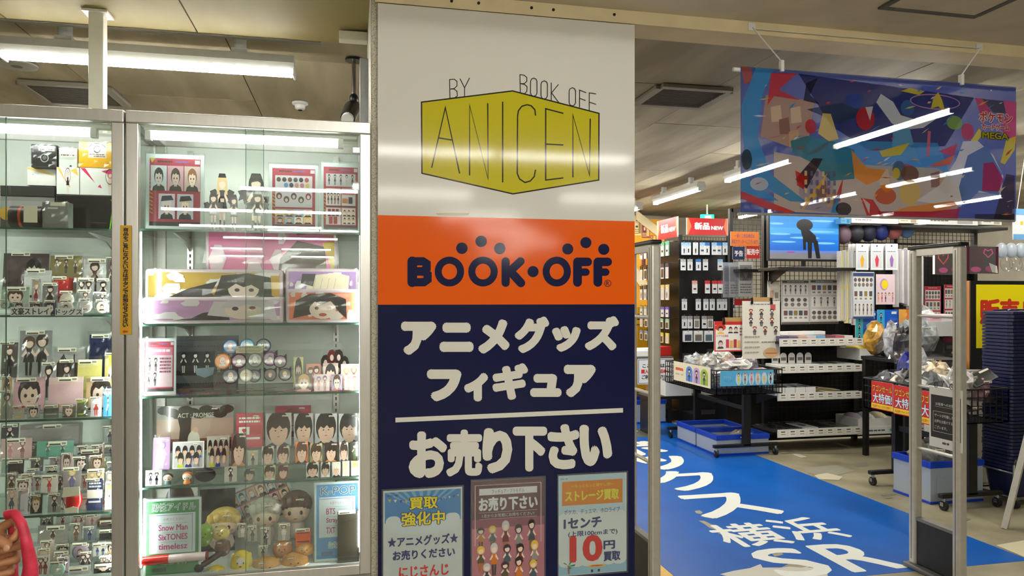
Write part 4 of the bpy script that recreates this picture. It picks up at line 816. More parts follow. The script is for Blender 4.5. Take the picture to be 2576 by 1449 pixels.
# folded cloth packs
def pack(label, px, Y, z, dep, art):
    a, b = PY(px[0], px[1], Y), PY(px[2], px[1], Y); wd, ht = b.x - a.x - .004, (a.z + b.z) / 2 - z
    y0_ = -dep * .35
    ob = B().box(-wd / 2, y0_, 0, wd / 2, dep * .6, ht).obj('folded_cloth', paper((226, 206, 214)), None, ((a.x + b.x) / 2, Y + dep * .35, z + .001), bevel=.012, seg=3); tag(ob, label, 'cloth')
    s = Pr(lambda u, v: ((u - .5) * (wd - .026), .013 + (1 - v) * (ht - .026))); s.asp = wd / ht; s.cl = (0, 0, 1, 1); art(s); s.obj(ob, 'print', GLOSSY, (0, y0_ - .0004, 0))
    link('clear_bag', BAGS[px[0] % 4], ob, (0, y0_ - .012, 0), scale=(wd * 1.02, 1, ht * 1.01)); return ob
def grid(s, c, n=10, m=4):
    for i in range(n):
        for j in range(m): s.rect(i / n, j / m, (i + 1) / n, (j + 1) / m, c)
def blotch(s, c1, c2, seed, n=12):
    grid(s, c1); r = random.Random(seed)
    for i in range(n):
        u, v, a = r.random(), r.random(), r.uniform(.04, .1)
        s.poly([(min(1, max(0, u + a * math.cos(k * 1.05 + r.uniform(-.3, .3)) * r.uniform(.6, 1.2))), min(1, max(0, v + 2.4 * a * math.sin(k * 1.05)))) for k in range(6)], c2)
def squeeze(s, k): s.cl = (0, 0, 1, 1 / k); f = s.fn; s.fn = lambda u, v: f(u, v * k)
def cl1(s): s.rect(0, 0, 1, 1, (196, 158, 62)); squeeze(s, .62); blotch(s, (196, 158, 62), (238, 236, 232), 1, 16); s.poly([(.08, 1), (.3, .55), (.52, .3), (.47, .7), (.55, .98)], (44, 40, 48)); s.poly([(.48, .98), (.55, .1), (.75, .02), (.98, .2), (.99, .98)], (26, 24, 28)); s.ell(.72, .58, .12, .36, (246, 222, 208)); s.poly([(.58, .62), (.62, .1), (.85, .1), (.86, .62), (.78, .42), (.72, .5), (.66, .38)], (26, 24, 28)); s.ell(.67, .6, .02, .06, (60, 40, 40)); s.ell(.78, .6, .02, .06, (60, 40, 40)); s.poly([(.93, .1), (1, .1), (1, .9), (.94, .8)], (210, 164, 40))
def cl2(s): blotch(s, (206, 160, 206), (242, 236, 240), 2, 14); s.poly([(.3, 1), (.42, .62), (.6, .5), (.62, 1)], (50, 46, 58)); s.poly([(.45, .75), (.5, .05), (.95, .05), (.98, .95), (.8, .98)], (222, 214, 222)); s.ell(.72, .5, .14, .46, (248, 224, 212)); s.poly([(.55, .4), (.6, .02), (.9, .02), (.88, .4), (.76, .2), (.66, .36)], (214, 204, 214)); s.ell(.66, .42, .025, .1, (50, 46, 56)); s.ell(.79, .38, .025, .09, (150, 40, 50)); s.poly([(.2, 1), (.45, .8), (.62, .92), (.6, 1)], (36, 34, 44))
def cl3(s): s.rect(0, 0, 1, 1, (174, 132, 196)); squeeze(s, .45); blotch(s, (174, 132, 196), (240, 236, 238), 3, 8); s.poly([(.25, .9), (.3, .2), (.7, .05), (.9, .2), (.88, .95)], (240, 226, 196)); s.poly([(.18, .55), (.2, .1), (.4, .1), (.36, .7)], (40, 36, 44)); [s.stroke([(.4 + .1 * i, .3), (.36 + .1 * i, .9)], .006, (196, 160, 130)) for i in range(4)]
def cl4(s): blotch(s, (240, 130, 96), (244, 224, 214), 4, 8); s.poly([(.06, .95), (.1, .3), (.3, .06), (.62, .02), (.85, .25), (.86, .98), (.7, .6)], (30, 28, 34)); s.ell(.5, .62, .2, .36, (250, 228, 212)); s.poly([(.28, .6), (.32, .16), (.5, .08), (.7, .2), (.72, .6), (.62, .32), (.48, .44), (.38, .34)], (30, 28, 34)); s.ell(.41, .58, .03, .06, (130, 60, 50)); s.ell(.6, .58, .03, .06, (130, 60, 50)); s.ell(.5, .82, .06, .06, (200, 80, 80))
def cl5(s): blotch(s, (234, 120, 170), (242, 214, 226), 5, 8); s.poly([(.5, .98), (.56, .3), (.7, .08), (.92, .15), (.98, .95)], (74, 52, 44)); s.ell(.76, .72, .11, .3, (248, 222, 206)); s.poly([(.62, .7), (.68, .3), (.85, .3), (.9, .7), (.8, .5), (.72, .56)], (74, 52, 44)); s.rect(.7, .4, .72, .6, (200, 60, 60)); s.poly([(.9, .1), (1, .08), (1, .5)], (220, 186, 40))
z = ZR[1]
pack('bagged pink cloth with a brown-haired portrait, rear of second shelf, pillar showcase', (515, 580, 850, 680), 3.22, z, .07, cl5)
pack('bagged lilac cloth with a silver-haired portrait, lower front pack', (356, 748, 714, 818), 2.99, z, .1, cl2)
pack('bagged coral cloth with a laughing black-haired portrait, lower front pack', (717, 728, 905, 816), 2.99, z, .1, cl4)
za = PY(535, 748, 3.03).z; zb_ = PY(810, 728, 3.03).z
pack('bagged gold cloth with a black-haired winged portrait, stacked on lilac pack', (362, 678, 713, 818), 3.1, z, .09, cl1)
pack('bagged violet and cream cloth, stacked behind coral pack', (716, 676, 905, 816), 3.1, z, .09, cl3)
# third shelf: framed card, tin plate, badges on stands, cards
def artD(s): head(s); s.rect(.1, .16, .9, .3, (230, 120, 150)); s.fake(.14, .18, .86, .26, 1, (250, 240, 244)); s.rect(.1, .3, .9, .86, (240, 196, 204)); s.figure(.22, .34, .58, .22); s.figure(.4, .34, .58, .22, cloth=(70, 50, 54)); s.figure(.2, .6, .84, .2, (150, 90, 60)); s.figure(.38, .6, .84, .2); s.fake(.52, .33, .86, .62, 5, (130, 60, 90), 8)
pinup('framed pink notice card leaning at the showcase post, third shelf', (357, 852, 442, 975), 3.01, ZR[2], artD)
def artE(s):
    s.rect(0, 0, 1, 1, (46, 48, 54)); s.rect(0, .1, 1, .3, (70, 74, 80)); s.rect(0, .75, 1, .9, (80, 84, 88)); s.rect(0, .66, 1, .75, (24, 26, 34))
    for j in (.2, .9):
        for i in range(22): s.ell(.03 + i * .045, j, .009, .011, (24, 26, 30), 6)
    for i in range(5): s.figure(.12 + .19 * i, .3, .7, .2, (26, 24, 28), (30, 30, 38), (214, 206, 204), legs=(190, 184, 184))
    s.poly([(.3, .62), (.62, .6), (.6, .74), (.46, .8), (.33, .74)], (130, 150, 166))
item('R3', 3, 441, 600, 845, 'plain', (46, 48, 54), (60, 62, 68), (90, 90, 96), 'tin_plate', 'dark grey plate with five silhouetted figures', 'plate', tg=False, bg=False, tilt=.05)
o = bpy.data.objects['tin_plate']; bpy.data.objects.remove(o.children[0]); wd, ht = o.bound_box[4][0] * 2, o.bound_box[1][2]; s = sheet(wd, ht); artE(s); s.obj(o, 'print', GLOSSY, (0, -.0003, 0))
def badge_stand(label, px0, px1, steps):
    a, b = PY(px0, 970, 3.03), PY(px1, 970, 3.03); bb = B(); y = 3.0; z0 = ZR[2]
    pts = [(3.0, z0 + .001), (2.995, z0 + .012)]
    for i in range(steps): pts += [(3.03 + .03 * i, z0 + .012 + .075 * i), (3.035 + .03 * i, z0 + .085 + .075 * i)]
    n = len(pts)
    bb.add([(a.x, y_, z_) for y_, z_ in pts] + [(b.x, y_, z_) for y_, z_ in pts] + [(a.x, y_ + .003, z_ + .0005) for y_, z_ in pts] + [(b.x, y_ + .003, z_ + .0005) for y_, z_ in pts],
           [(i, n + i, n + i + 1, i + 1) for i in range(n - 1)] + [(2 * n + i, 2 * n + i + 1, 3 * n + i + 1, 3 * n + i) for i in range(n - 1)])
    tag(bb.obj('badge_easel', ACRYL), label, 'stand')
badge_stand('curved clear easel holding round badges beside dark plate, third shelf', 537, 594, 2)
badge_stand('curved clear easel holding dark ear-shaped badges, third shelf', 618, 741, 2)
def disc(label, cx, cy, r, Y, c1, hair, cloth, eared=False):
    p = PY(cx, cy, Y); rr = r / F * (p.y / CA)
    pr = [(rr * .97, 0), (rr, .002), (rr * .92, .005), (rr * .5, .0075), (.001, .008)]
    o = B().lathe(pr, 22).obj('button_badge', paper(c1), None, p, (math.pi / 2 - .1, 0, 0), smooth=True); tag(o, label, 'badge', 'badges on third shelf')
    if eared:
        e = B()
        for q in (-1, 1): e.add([(q * rr * .4, rr * .75, .001), (q * rr * .95, rr * .35, .001), (q * rr * .95, rr * 1.25, .001), (q * rr * .4, rr * .75, .004), (q * rr * .95, rr * .35, .004), (q * rr * .95, rr * 1.25, .004)], [(0, 1, 2), (5, 4, 3), (0, 3, 4, 1), (1, 4, 5, 2), (2, 5, 3, 0)])
        e.obj('badge_ear_trim', paper((60, 30, 44)), o)
    s = Pr(lambda u, v: ((u - .5) * 1.4 * rr, (.5 - v) * 1.4 * rr)); s.ell(.5, .5, .6, .6, c1); s.face(.1, .05, .9, .95, None, hair, cloth=cloth); s.b.v = [(a, c, .0084 - b_) for a, b_, c in s.b.v]; s.obj(o, 'print', GLOSSY)
for i, a in enumerate(((580, 872, 17, 3.12, (60, 130, 200), (230, 150, 110), (240, 200, 180)), (622, 870, 17, 3.12, (90, 170, 220), (190, 220, 240), (230, 236, 240)), (663, 870, 17, 3.12, (40, 50, 84), (30, 30, 40), (230, 200, 190)), (561, 909, 18, 3.06, (230, 150, 80), (240, 214, 200), (230, 230, 230)), (602, 908, 17, 3.06, (110, 40, 80), (90, 50, 70), (236, 226, 222)), (642, 906, 17, 3.06, (150, 140, 140), (230, 226, 226), (90, 84, 88)), (680, 903, 17, 3.06, (140, 90, 130), (60, 44, 60), (230, 200, 210), True), (705, 910, 15, 3.04, (90, 50, 70), (170, 100, 150), (40, 34, 40), True), (581, 947, 18, 3.02, (60, 54, 70), (220, 190, 180), (230, 230, 230)), (619, 945, 15, 3.02, (226, 216, 196), (220, 180, 130), (240, 240, 236)), (640, 946, 15, 3.04, (70, 50, 80), (160, 130, 180), (40, 34, 40), True), (680, 943, 15, 3.04, (60, 40, 40), (180, 70, 60), (40, 34, 40), True), (717, 942, 15, 3.04, (50, 44, 36), (220, 190, 60), (40, 34, 40), True))):
    disc(['orange-and-blue badge, top of the badge group', 'ice-blue badge, top of the badge group', 'navy badge, top of the badge group', 'orange round badge in the middle badge row', 'plum round badge in the middle badge row', 'silver-grey round badge in the middle badge row', 'mauve eared badge in the middle badge row', 'dark pink eared badge in the middle badge row', 'black and pale round badge in the lowest badge row', 'cream round badge in the lowest badge row', 'violet eared badge in the lowest badge row', 'red-haired eared badge in the lowest badge row', 'yellow-haired eared badge in the lowest badge row'][i] + ', third shelf', *a)
item('R3', 1, 592, 664, 871, 'band', (214, 206, 184), (196, 186, 160), (110, 96, 80), 'stick_box', 'slim cream box with a barcode among the badges', 'box', th=.012, tg=False, bg=False, tilt=0, yb=888)
# acrylic cluster charm near the pillar
x, Y, z, wd, ht = place('R3', 2, 803, 882, 858)
o = empty('cluster_charm', 'clear charm with a cluster of dark horned figures on third shelf near pillar', 'charm', (x, Y, z)); zc = z
B().prism([(wd * .5 * math.cos(k * .52), ht * .5 + ht * .5 * math.sin(k * .52)) for k in range(12)], .002, .005).obj('acrylic_plate', ACRYL, o)
b = B(); r = random.Random(4)
for i, (u, v) in enumerate(((-.3, .55), (-.1, .66), (.12, .66), (.3, .52), (-.15, .42), (.1, .38), (.28, .32))):
    b.prism([(wd * (u + .15 * math.cos(k * .7)), ht * (v + .16 * math.sin(k * .7))) for k in range(9)], -.0002 * i - .001, .002, [(30, 26, 28), (90, 26, 30), (44, 30, 32)][i % 3]); b.prism([(wd * (u + .06 * math.cos(k * .7)), ht * (v - .02 + .07 * math.sin(k * .7))) for k in range(9)], -.0002 * i - .0022, -.0002 * i - .001, (220, 196, 186))
b.obj('figure_print', GLOSSY, o)
for i, (x0_, x1_, yt, row, bg, hr, lb) in enumerate(((737, 764, 899, 2, (236, 226, 150), K, 'upright yellow card beside the badges'), (769, 808, 916, 1, (200, 120, 100), BR, 'red-brown collage card'), (811, 852, 914, 1, (226, 196, 190), K, 'pale pink collage card'), (856, 905, 916, 1, (236, 206, 190), (220, 170, 120), 'peach collage card near the pillar'), (742, 786, 941, 0, (60, 44, 30), (200, 150, 60), 'black and amber card in front'), (789, 830, 942, 0, (226, 200, 206), (150, 120, 170), 'white and violet card in front'), (833, 862, 942, 0, (180, 170, 206), BR, 'blue-violet card in front'), (865, 904, 943, 0, (236, 170, 160), (226, 120, 110), 'salmon card in front near the pillar'))):
    item('R3', row, x0_, x1_, yt, 'two' if i % 2 else 'por', bg, (200, 130, 120), hr, 'trading_card', lb, 'card', th=.002, tg=False, bg=False, tilt=.12)
b = B(); s = Ground(lambda x, y: (x, y)); za = ZR[2]
s.rect(-.76, 2.985, .04, 3.3, (150, 120, 110)); r = random.Random(9)
for i in range(26): s.ell(-.74 + i * .03, 3.0 + r.uniform(0, .25), .03, .04, [(60, 50, 46), (210, 180, 160), (170, 110, 90), (200, 160, 60), (120, 90, 150)][i % 5], 8)
o = B().box(-.76, 2.985, za, .04, 3.33, za + .0008).obj('printed_mat', paper((120, 96, 90))); tag(o, 'patchy brown printed mat lying on the third shelf of pillar showcase', 'mat')
s.b.v = [(x_, z_, za + .0009 - y_) for x_, y_, z_ in s.b.v]; s.b.obj('print', GLOSSY, o)
# fourth shelf
def artT(s): s.rect(0, 0, 1, 1, (176, 150, 136)); s.rect(0, .0, 1, .3, (150, 146, 140)); s.rect(0, .74, 1, .8, (120, 84, 66)); s.rect(0, .8, 1, 1, (84, 64, 56)); [s.ell(.1 + .09 * i, .1 + .05 * (i % 3), .1, .1, (56, 54, 46), 9) for i in range(10)]; s.poly([(.28, 1), (.3, .5), (.26, .2), (.45, .2), (.44, .55), (.46, 1)], (52, 42, 38)); s.ell(.48, .78, .08, .22, (206, 200, 186)); s.ell(.5, .55, .035, .06, (196, 160, 140)); s.text('ACT : PROMISE', .27, .17, .74, .27, (206, 200, 186))
R4 = [
 (2, 392, 588, 1021, 'plain', (176, 150, 136), W_, W_, 'photo_book', 'large photo book of a dark tree at dusk', .012, None), (3, 690, 783, 1021, 'por', (190, 64, 84), (160, 40, 60), (120, 70, 60), 'red_card', 'crimson card standing at the rear', .003, None), (2, 592, 662, 1040, 'band', (206, 84, 100), (196, 66, 84), (240, 236, 230), 'album_sleeve', 'rose album sleeve with a heart stamp', .01, None),
 (2, 666, 734, 1040, 'pho', (196, 192, 190), (90, 90, 96), (60, 46, 42), 'photo_card', 'large photo card of a bare-necked dark-haired person', .003, None), (2, 738, 789, 1041, 'pho', (190, 190, 190), (40, 42, 50), (34, 30, 32), 'photo_card', 'large photo card of a person looking down', .003, None), (2, 791, 849, 1041, 'pho', (206, 206, 208), (44, 48, 60), (32, 28, 30), 'photo_card', 'large photo card with a heavy straight fringe', .003, None), (2, 851, 906, 1041, 'pho', (214, 216, 220), (50, 56, 70), (30, 28, 32), 'photo_card', 'large photo card beside the pillar post', .003, None),
 (1, 382, 428, 1102, 'fig', (186, 150, 196), (214, 190, 220), (150, 110, 170), 'purple_card', 'purple glossy card', .003, None), (1, 432, 514, 1112, 'group', (186, 182, 186), (120, 100, 60), (70, 120, 190), 'group_photo', 'white-bordered photo of seven seated people', .003, W_), (1, 518, 577, 1098, 'group', (176, 170, 160), (60, 120, 90), (230, 170, 60), 'group_photo', 'borderless photo of people in green and orange', .003, None), (1, 580, 620, 1092, 'pho', (120, 96, 84), (190, 140, 100), (54, 40, 36), 'magazine', 'magazine with a large close-up face', .004, None),
 (1, 622, 650, 1134, 'fig', (180, 174, 160), (40, 38, 42), (206, 160, 80), 'photo_card', 'small card of a standing figure in black', .002, None), (1, 657, 690, 1123, 'pho', (200, 196, 190), (170, 164, 156), (70, 52, 46), 'photo_card', 'small card of a head in a grey scarf', .002, None), (1, 694, 729, 1122, 'pho', (190, 184, 176), (120, 110, 104), (80, 56, 46), 'photo_card', 'small card of a head turned aside', .002, None), (1, 742, 776, 1112, 'pho', (236, 130, 70), (70, 60, 56), BR, 'photo_card', 'small orange-topped card', .002, None), (1, 779, 812, 1116, 'pho', (190, 170, 120), (150, 90, 60), (70, 50, 36), 'photo_card', 'small olive-brown card', .002, None), (1, 815, 850, 1114, 'pho', (54, 36, 28), (200, 130, 70), (40, 26, 22), 'photo_card', 'small dark amber card', .002, None), (1, 853, 877, 1114, 'pho', (220, 200, 196), (90, 80, 80), (60, 44, 44), 'photo_card', 'small pale card of a person with hand on cheek', .002, None), (1, 880, 905, 1112, 'fig', (56, 54, 40), (90, 110, 70), (40, 30, 26), 'photo_card', 'small dark green card by the post', .002, None),
 (0, 364, 408, 1184, 'two', (216, 216, 220), (40, 40, 50), (40, 34, 34), 'photo_card', 'white photo card of two people', .002, W_), (0, 563, 597, 1174, 'fig', (190, 186, 178), (36, 38, 46), (30, 28, 30), 'photo_card', 'lower card of a man in a dark suit', .002, None), (0, 612, 643, 1180, 'pho', (150, 146, 136), (60, 56, 50), (44, 36, 32), 'photo_card', 'lower card of a seated person in black', .002, None), (0, 662, 694, 1171, 'pho', (190, 210, 150), (226, 232, 220), (84, 60, 50), 'photo_card', 'lower lime-edged card', .002, None), (0, 697, 727, 1170, 'pho', (140, 104, 90), (130, 96, 84), (96, 66, 54), 'photo_card', 'lower brown long-haired card', .002, None),
 (0, 769, 803, 1164, 'pho', (226, 220, 216), (36, 34, 36), (50, 36, 32), 'photo_card', 'lower card of a tilted head', .002, None), (0, 806, 831, 1164, 'pho', (230, 230, 230), (236, 236, 236), (36, 30, 30), 'photo_card', 'lower card of a person in white', .002, None), (0, 834, 858, 1163, 'pho', (214, 216, 220), (50, 52, 66), (226, 220, 206), 'photo_card', 'lower card with pale hair and dark jacket', .002, None), (0, 860, 880, 1161, 'pho', (226, 222, 220), (236, 230, 226), (206, 186, 150), 'photo_card', 'lower narrow blond card', .002, None), (0, 882, 906, 1160, 'pho', (230, 214, 200), (236, 226, 216), (170, 120, 80), 'photo_card', 'lower card by the post with wavy hair', .002, None)]
for row, a, b_, yt, kind, c1, c2, c3, nm, lb, th, bd in R4:
    o = item('R4', row, a, b_, yt, kind, c1, c2, c3, nm, lb, nm.split('_')[-1] if nm != 'magazine' else 'magazine', th=th, tg=False, bg=nm == 'purple_card', tilt=.1 if row < 2 else .06, border=bd)
    wd, ht = o.bound_box[4][0] * 2, o.bound_box[1][2]
    if nm == 'photo_book':
        bpy.data.objects.remove(o.children[0]); s = sheet(wd, ht); artT(s); s.obj(o, 'print', GLOSSY, (0, -.0003, 0))
    if nm == 'album_sleeve':
        s = sheet(wd, ht); s.rect(.1, .4, .5, .62, (240, 236, 230)); s.ell(.27, .49, .05, .045, RD); s.ell(.34, .49, .05, .045, RD); s.poly([(.22, .5), (.39, .5), (.305, .59)], RD); s.obj(o, 'heart_stamp_print', PRINT, (0, -.001, 0))
    price(o, min(.022, wd * .4), wd * .25, -.0025, ht * .93)
def bobble(label, px, row, hair, cloth, case='R4'):
    x, Y, z, wd, ht = place(case, row, *px); o = empty('chibi_figure', label, 'figure', (x, Y + .01, z))
    B().lathe([(wd * .3, 0), (wd * .34, ht * .05), (wd * .26, ht * .3), (wd * .18, ht * .46)], 14).obj('body', paper(cloth), o, smooth=True)
    B().ell((0, 0, ht * .62), wd * .42, wd * .4, ht * .34, 16, 10).obj('head', paper((246, 216, 196)), o, smooth=True)
    B().ell((0, .006, ht * .7), wd * .47, wd * .44, ht * .31, 16, 10).obj('hair', paper(hair), o, smooth=True)
    e = B()
    for q in (-1, 1): e.ell((q * wd * .16, -wd * .36, ht * .54), wd * .05, .002, ht * .05, 8, 6)
    e.obj('eye_print', paper((40, 30, 30)), o)
bobble('tiny black-haired figurine in front, fourth shelf, pillar showcase', (407, 434, 1194), 0, (34, 30, 34), (90, 120, 130))
bobble('tiny orange figurine in a clear bag, fourth shelf, pillar showcase', (455, 484, 1190), 0, (200, 96, 40), (226, 130, 60))
x, Y, z, wd, ht = place('R4', 0, 487, 541, 1180)
o = B().ell((0, 0, ht * .5), wd / 2, .014, ht * .5, 16, 8).obj('black_pouch', mat('black_cloth', (30, 30, 34), .8), None, (x, Y + .02, z), smooth=True); tag(o, 'flat black pouch lying on the fourth shelf, pillar showcase', 'pouch'); B().box(-wd * .4, -.016, ht * .78, wd * .4, -.012, ht * .82).obj('zipper', STEEL, o)
# floor of the pillar showcase
def artG(s, top, sub, c, rows, foot):
    s.rect(0, 0, 1, 1, (236, 240, 236)); s.rect(.04, .03, .96, .97, c); s.text(top, .14, .06, .9, .16, (240, 246, 240), .009, .7); s.text(top, .14, .06, .9, .16, tuple(int(v * .55) for v in c))
    s.rect(.1, .19, .9, .7, (238, 238, 242)); s.rect(.1, .21, .86, .216, (90, 110, 180)); s.rect(.84, .21, .848, .68, (90, 110, 180)); s.text(sub, .34, .25, .7, .285, (214, 60, 150))
    for i, t in enumerate(rows): s.rect(.26, .315 + .12 * i, .76, .318 + .12 * i, (150, 150, 170)); s.text(t, .26, .335 + .12 * i, .26 + min(.5, .065 * len(t)), .41 + .12 * i, (206, 30, 130), .003, .7)
    s.text(foot, .3, .76, .75, .84, (236, 244, 236), .01, .7); s.text(foot, .3, .76, .75, .84, tuple(int(v * .7) for v in c)); s.rect(.15, .88, .4, .93, tuple(int(v * .6) for v in c))
pinup('green idol notice with magenta writing on a white box, floor of pillar showcase', (360, 1256, 505, 1412), 2.99, ZR[0] * 0 + .401, lambda s: artG(s, '男性アイドル', 'お売りください', (52, 138, 66), ('Snow Man', 'SixTONES', 'timelesz'), '公式グッズ'))
pinup('blue K-POP notice leaning by the post, floor of pillar showcase', (791, 1214, 905, 1408), 3.03, .401, lambda s: artG(s, 'K-POP', 'お売りください', (72, 150, 214), ('BTS', 'Stray Kids', 'TXT'), '公式グッズ'))
item('R5', 0, 848, 905, 1287, 'plain', (40, 36, 28), (44, 40, 32), (36, 32, 26), 'dark_card', 'plain dark brown card hiding part of the blue notice', 'card', th=.004, tg=True, bg=False, tilt=.02)
pinup('tilted collage poster behind the dolls, floor of pillar showcase', (592, 1206, 762, 1330), 3.26, .5, lambda s: (s.rect(0, 0, 1, 1, (236, 234, 230)), s.rect(.04, .05, .96, .95, (176, 70, 84)), [s.face(.06 + .15 * i, .08 + .3 * j, .2 + .15 * i, .34 + .3 * j, [(226, 190, 150), (180, 196, 214), (214, 150, 150)][(i + j) % 3], [(60, 40, 36), (180, 120, 60), (40, 36, 40)][(i * 2 + j) % 3]) for i in range(6) for j in range(3)])).rotation_euler = (-.04, -.38, 0)
item('R5', 3, 500, 592, 1232, 'pho', (38, 38, 40), (26, 26, 30), (24, 22, 26), 'photo_fan', 'large black photo panel of a person in a sequinned dress', 'panel', th=.004, tg=False, bg=False, tilt=.05)
item('R5', 3, 405, 498, 1222, 'pho', (206, 202, 200), (230, 226, 222), (60, 44, 44), 'photo_fan', 'pale photo panel partly behind the green notice', 'panel', th=.004, tg=False, bg=False, tilt=.05)
item('R5', 1, 742, 783, 1332, 'band', (226, 96, 30), (226, 96, 30), (90, 50, 110), 'orange_booklet', 'orange booklet with a purple border', 'booklet', th=.01, tg=True, bg=False, tilt=.15, yb=1374)
for i, (a, b_, yt, yb, cl, hr, lb) in enumerate(((598, 622, 1316, 1352, W_, K, 'tiny standee of a person in white beside red packet'), (622, 648, 1320, 1362, (60, 56, 50), BR, 'tiny standee in dark grey among the dolls'), (655, 682, 1325, 1372, K, K, 'tiny standee in a black coat among the dolls'), (698, 730, 1315, 1360, W_, K, 'tiny standee in a white shirt below brown-haired doll'), (648, 674, 1370, 1402, K, K, 'tiny standee with folded arms above brown plush'))):
    item('R5', 1, a, b_, yt, 'fig', (176, 168, 152), cl, hr, 'mini_standee', lb, 'standee', th=.003, tg=True, bg=True, tilt=.05, yb=yb)
def doll(label, cx, cy, rx, ry, Y, hair, eyes=True):
    p = PY(cx, cy, Y); k = p.y / CA / F; rx *= k; ry *= k
    o = empty('plush_doll', label, 'doll', (p.x, Y, p.z - ry * 1.7))
    B().lathe([(rx * .5, 0), (rx * .62, ry * .3), (rx * .5, ry * .7), (rx * .3, ry * .95)], 16).obj('body', paper((222, 206, 196)), o, smooth=True)
    B().ell((0, 0, ry * 1.6), rx * .9, rx * .8, ry * .86, 18, 12).obj('head', paper((240, 214, 184)), o, smooth=True)
    h = B().ell((0, rx * .12, ry * 1.86), rx * 1.02, rx * .88, ry * .8, 18, 12)
    for q in range(5): h.ell(((q - 2) * rx * .36, -rx * .62, ry * (2.2 - .05 * abs(q - 2))), rx * .26, rx * .2, ry * .34, 10, 7)
    h.obj('hair', mat('plush_%d' % hair[0], hair, .9, noise=.08, scale=80, bump=.2), o, smooth=True)
    e = B()
    for q in (-1, 1):
        e.ell((q * rx * .36, -rx * .735, ry * 1.52), rx * .1, rx * .05, ry * .13, 10, 7)
    e.obj('eye_print', paper((50, 36, 34)), o, smooth=True)
    e = B()
    for q in (-1, 1): e.ell((q * rx * .56, -rx * .62, ry * 1.3), rx * .12, rx * .05, ry * .07, 10, 6)
    e.obj('cheek_print', paper((240, 170, 160)), o, smooth=True)
    B().ell((0, -rx * .77, ry * 1.18), rx * .12, rx * .03, ry * .04, 10, 6).obj('mouth', paper((190, 90, 90)), o, smooth=True)
    bb = link('clear_bag', BAGS[R.randrange(4)], o, (0, -rx * .95, 0), scale=(rx * 2.3, 1, ry * 2.8)); price(o, rx * .5, rx * .3, -rx * 1.0, ry * 2.4)
doll('bagged plush doll with blond hair, floor of pillar showcase', 565, 1312, 36, 34, 3.16, (222, 186, 90))
doll('bagged plush doll with silver-white hair, floor of pillar showcase', 668, 1290, 36, 38, 3.18, (214, 206, 190))
doll('bagged plush doll with brown hair, floor of pillar showcase', 745, 1275, 36, 40, 3.2, (96, 62, 48))
def plush(label, cx, cy, rx, ry, Y, c, face=None, name='plush_toy'):
    p = PY(cx, cy, Y); k = p.y / CA / F; rx *= k; ry *= k
    o = empty(name, label, 'plush', (p.x, Y, p.z - ry)); m = mat('fur_%d_%d' % (c[0], c[1]), c, .9, noise=.08, scale=90, bump=.2)
    B().ell((0, 0, ry), rx, rx * .8, ry, 18, 12).obj('body', m, o, smooth=True)
    for q in (-1, 1): B().ell((q * rx * .7, 0, ry * 1.62), rx * .2, rx * .16, ry * .2, 10, 7).obj('ear', m, o, smooth=True)
    if face: B().ell((0, -rx * .3, ry * 1.22), rx * .6, rx * .52, ry * .5, 16, 10).obj('face_patch', mat('plush_face', (232, 228, 218), .9), o, smooth=True)
    e = B()
    for q in (-1, 1): e.ell((q * rx * .26, -rx * .82, ry * 1.25), rx * .06, rx * .05, ry * .07, 8, 6)
    e.obj('eye_print', paper((40, 30, 28)), o, smooth=True)
    B().ell((0, -rx * .84, ry * 1.0), rx * .12, rx * .05, ry * .05, 8, 6).obj('mouth', paper((120, 70, 50)), o, smooth=True)
    link('clear_bag', BAGS[R.randrange(4)], o, (0, -rx * 1.0, 0), scale=(rx * 2.2, 1, ry * 2.1)); price(o, rx * .5, -rx * .2, -rx * 1.02, ry * 1.9)
plush('tall yellow plush toy with a white face patch, floor of pillar showcase', 608, 1418, 25, 32, 3.05, (240, 210, 40), True)
plush('yellow plush toy peeking over the lower rail, floor of pillar showcase', 543, 1442, 22, 18, 3.04, (236, 204, 50), True)
plush('wide tan plush toy in a bag at the front, floor of pillar showcase', 672, 1424, 34, 22, 3.045, (206, 150, 76))
plush('tan plush toy in a shiny bag by the rail, floor of pillar showcase', 743, 1414, 32, 24, 3.045, (196, 138, 62))
plush('winking orange-brown plush toy, upper middle, floor of pillar showcase', 711, 1382, 23, 21, 3.09, (206, 140, 84))
plush('small orange plush toy under the booklet, floor of pillar showcase', 767, 1382, 23, 15, 3.06, (222, 160, 80))
plush('round cream plush head with a visor, floor of pillar showcase', 556, 1342, 19, 18, 3.06, (220, 196, 110), None, 'plush_toy')
plush('brown plush toy in a glinting bag beside cream head, floor of pillar showcase', 560, 1378, 18, 20, 3.04, (110, 76, 58))
plush('lime green plush toy behind the green notice, floor of pillar showcase', 514, 1346, 20, 26, 3.08, (150, 190, 70))
# light stick lying in front
a, b_ = PY(357, 1412, 2.985), PY(518, 1398, 2.985); o = empty('light_stick', 'red and white light stick lying across the floor of pillar showcase', 'light stick', a)
d = b_ - a; B().cyl((0, 0, 0), d * .42, .017, 16).obj('red_handle', mat('red_gloss', (206, 30, 26), .2, coat=.5), o, smooth=True); B().cyl(d * .42, d, .016, 16).obj('clear_tube', mat('pale_pink_tube', (226, 206, 206), .2), o, smooth=True); B().cyl(d, d * 1.03, .0165, 16).obj('end_cap', mat('dark_red', (120, 24, 30), .3), o, smooth=True)
o = empty('microphone_toy', 'dark brown toy lying beside the light stick, floor of pillar showcase', 'toy', PY(500, 1428, 3.0)); B().cyl((0, 0, 0), (.09, .03, .05), .012, 12).obj('handle', mat('dark_brown_plastic', (58, 40, 32), .4), o, smooth=True); B().ell((0, 0, 0), .019, .019, .019, 12, 8).obj('ball_end', BLACKP, o, smooth=True)
